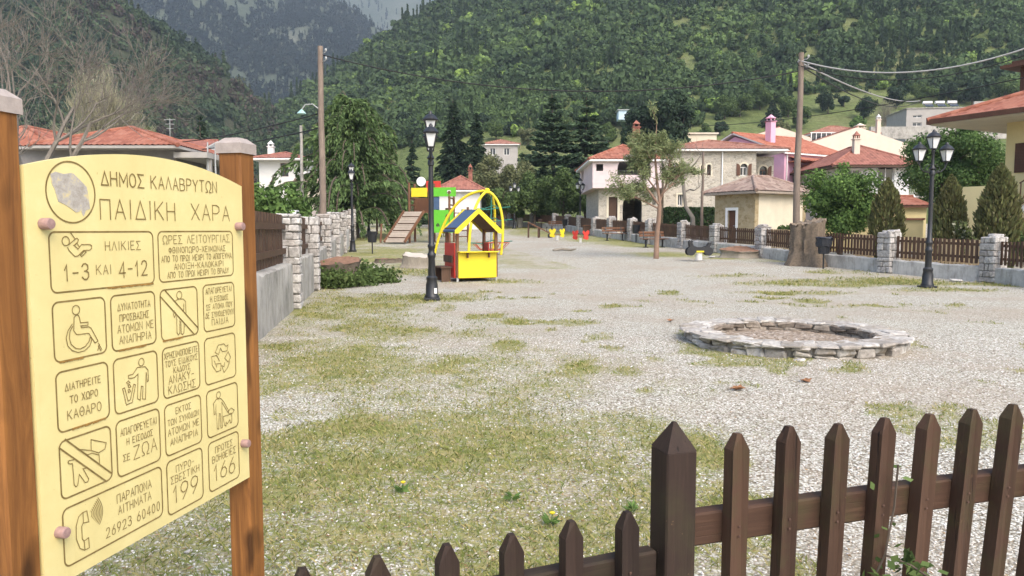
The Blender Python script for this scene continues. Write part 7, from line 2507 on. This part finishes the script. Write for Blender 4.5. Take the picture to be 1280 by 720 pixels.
m1 = np.stack([X + dx * ln * .4 + dy * wd * .7, Y + dy * ln * .4 - dx * wd * .7, Z + hgt * .65], 1)
tp = np.stack([X + dx * ln, Y + dy * ln, Z + hgt], 1)
M['grass'] = foliage('grass_blades', [(0, (.085, .120, .032)), (.28, (.155, .195, .052)), (.5, (.26, .265, .085)), (.7, (.37, .32, .145)), (1, (.46, .38, .22))], trans=.25, nscale=1.6)
o = npmesh('grass', np.stack([b0, b1, m1, tp], 1).reshape(-1, 3), quads(n), M['grass'])
tag(o, 'short yellowish green grass growing in patches through the gravel', 'grass', kind='stuff')
# loose gravel
X, Y = view_scatter(60000, 1.4, 11, rng3, 1.5)
g_ = grass_mask(X, Y)
keep = (rng3.uniform(0, 1, len(X)) < 1.0 - g_ * 1.15) & beside_wall(X, Y) & ~in_ring(X, Y, .02)
X, Y = X[keep], Y[keep]
n = len(X)
iv, if_ = ICO1
shp = 1 + rng3.normal(0, .22, (n, len(iv), 1))
sz = (rng3.uniform(.003, .0072, n) * np.interp(Y, [1.4, 11], [1, 1.7]))[:, None, None] * rng3.uniform(.6, 1.25, (n, 1, 3)) * np.array([1, 1, .65])
V = iv[None] * shp * sz + np.stack([X, Y, ground_z(X, Y) + .002], 1)[:, None, :]
F = (if_[None] + (np.arange(n) * len(iv))[:, None, None]).reshape(-1, 3)
gm = NT('loose_gravel')
rn_ = gm.n('ShaderNodeNewGeometry').outputs['Random Per Island']
o = npmesh('gravel', V.reshape(-1, 3), F, gm.fin(gm.ramp(rn_, [(0, (.20, .16, .125)), (.2, (.36, .31, .26)), (.5, (.52, .48, .43)), (.8, (.64, .61, .57)), (1, (.76, .75, .72))]), .9, 0, .2))
tag(o, 'loose pale gravel stones over the whole square', 'gravel', kind='stuff')
# dead leaves and chips
X, Y = view_scatter(16000, 1.4, 15, rng3, 1.5)
keep = beside_wall(X, Y) & ~in_ring(X, Y, .02) & (rng3.uniform(0, 1, len(X)) < np.where(X < .8, .95, .45))
X, Y = X[keep], Y[keep]
n = len(X)
C = np.stack([X, Y, ground_z(X, Y) + .010], 1)
ax = np.stack([rng3.normal(0, 1, n), rng3.normal(0, 1, n), rng3.normal(0, .2, n)], 1)
la = leaf_arrays(C, .026, rng3, aspect=.42, axis=ax / np.linalg.norm(ax, axis=1)[:, None])
la[:, :, 2] = np.maximum(la[:, :, 2] * .5 + C[:, None, 2] * .5, ground_z(X, Y)[:, None] + .003)
M['litter'] = foliage('dead_leaves', [(0, (.10, .06, .03)), (.4, (.22, .14, .07)), (.7, (.36, .26, .15)), (1, (.50, .42, .30))], trans=.1)
o = npmesh('leaf_litter', la.reshape(-1, 3), quads(n), M['litter'])
tag(o, 'brown dead leaves and bark chips strewn over grass and gravel', 'leaf litter', kind='stuff')
# a few bigger fallen leaves and stones one can pick out
def dry_leaf(label, px, py, s, yaw):
    m = MB()
    pts = [(0, -1), (.35, -.55), (.9, -.5), (.55, -.05), (.75, .5), (.25, .45), (0, 1), (-.3, .5), (-.8, .45), (-.5, 0), (-.85, -.45), (-.3, -.5)]
    c = [(x * s, y * s, .012 + .35 * s * abs(x) + rr.uniform(0, .2) * s) for x, y in pts]
    m.add([(0, 0, .008)] + c, [(0, i + 1, (i + 1) % 12 + 1) for i in range(12)])
    o = m.build('dry_leaf', M['litter_leaf'], None); o.location = gxy(px, py); o.rotation_euler = (0, 0, yaw)
    tag(o, label, 'leaf', 'curled brown leaves on the gravel')
M['litter_leaf'] = plain('brown_leaf', (.25, .12, .055), .8, .3, 20, .2)
dry_leaf('curled reddish brown leaf on the gravel in front of the stone ring', 1006, 478, .075, .4)
dry_leaf('crumpled brown leaf on the grass edge left of the ring front', 922, 488, .085, 1.4)
dry_leaf('single brown leaf on the gravel left of the stone ring', 838, 402, .08, 2.2)
def slab(label, px, py, s, seed):
    r2 = random.Random(seed)
    m = MB(); m.box((0, 0, s * .18), (s * 2, s * 1.2, s * .55), bev=s * .2, jit=s * .14, rng=r2)
    o = m.build('loose_stone', M['rock'], None); o.location = gxy(px, py); o.rotation_euler = (0, 0, r2.uniform(0, 3))
    tag(o, label, 'stone', 'loose white stones')
slab('flat white stone lying just in front of the stone ring', 999, 452, .07, 1)
slab('white stone chip in the grass between the sign posts', 235, 690, .02, 2)
slab('small white stone in the foreground grass beside the gate', 570, 688, .022, 3)
slab('rubble of white stones at the foot of the whitewashed wall near the lamp', 1195, 352, .16, 4)
slab('white stone at the foot of the right fence beside the low stump', 890, 322, .15, 5)
# clover-like weeds and dandelions in the near grass
def weed(label, px, py, seed, flower=False):
    r2 = np.random.default_rng(seed)
    t = thing('dandelion' if flower else 'weed', label, 'weed', gxy(px, py), 0, 'small weeds in the grass')
    k = 16
    aa = r2.uniform(0, 2 * PI, k)
    C = np.stack([np.cos(aa) * .03, np.sin(aa) * .03, r2.uniform(.012, .04, k)], 1)
    ax = np.stack([np.cos(aa), np.sin(aa), r2.uniform(.1, .9, k)], 1)
    crown_obj(t, leaf_arrays(C, .06, r2, aspect=.3, axis=ax), GRN['bright'], 'leaves')
    if flower:
        m = MB(); m.tube([(0, 0, 0), (.01, 0, .06)], .002, 5); m.build('stem', GRN['bright'], t)
        m = MB(); m.lathe([(.002, .058), (.014, .064), (.016, .070), (.008, .074)], 12, (.01, 0, 0)); m.build('flower', M['yellow'], t, 60)
weed('bright green weed rosette in the grass, right of the left foreground pickets', 640, 626, 1)
weed('green weed tuft beside the square fence post', 790, 640, 2)
weed('dandelion with a yellow flower, left one in the foreground grass', 502, 616, 3, True)
weed('dandelion with a yellow flower, right one nearer the gate', 688, 656, 4, True)
# ------------------------------------------------------------------ the air over the valley
def bounds():
    lo, hi = np.array([1e9] * 3), np.array([-1e9] * 3)
    bpy.context.view_layer.update()
    for o in COL.objects:
        if o.type == 'MESH':
            for c in o.bound_box:
                w = np.array(o.matrix_world @ Vector(c))
                lo, hi = np.minimum(lo, w), np.maximum(hi, w)
    return lo, hi
lo, hi = bounds()
hz_ = bpy.data.materials.new('haze_air')
hz_.use_nodes = True
nt = hz_.node_tree
nt.nodes.clear()
vo = nt.nodes.new('ShaderNodeVolumePrincipled')
vo.inputs['Color'].default_value = (.74, .85, .97, 1)
vo.inputs['Density'].default_value = .00028
vo.inputs['Anisotropy'].default_value = .2
ou = nt.nodes.new('ShaderNodeOutputMaterial')
nt.links.new(vo.outputs[0], ou.inputs['Volume'])
scene.cycles.volume_bounces = 0
c = (lo + hi) / 2
s_ = (hi - lo) + np.array([40, 40, 0])
zb, zt = lo[2] - 1, hi[2] + 3
o = MB().box((0, 0, 0), (s_[0], s_[1], zt - zb)).build('haze', hz_, None)
o.location = (c[0], c[1], (zt + zb) / 2)
tag(o, kind='stuff', label='thin pale haze filling the whole valley air', cat='haze')
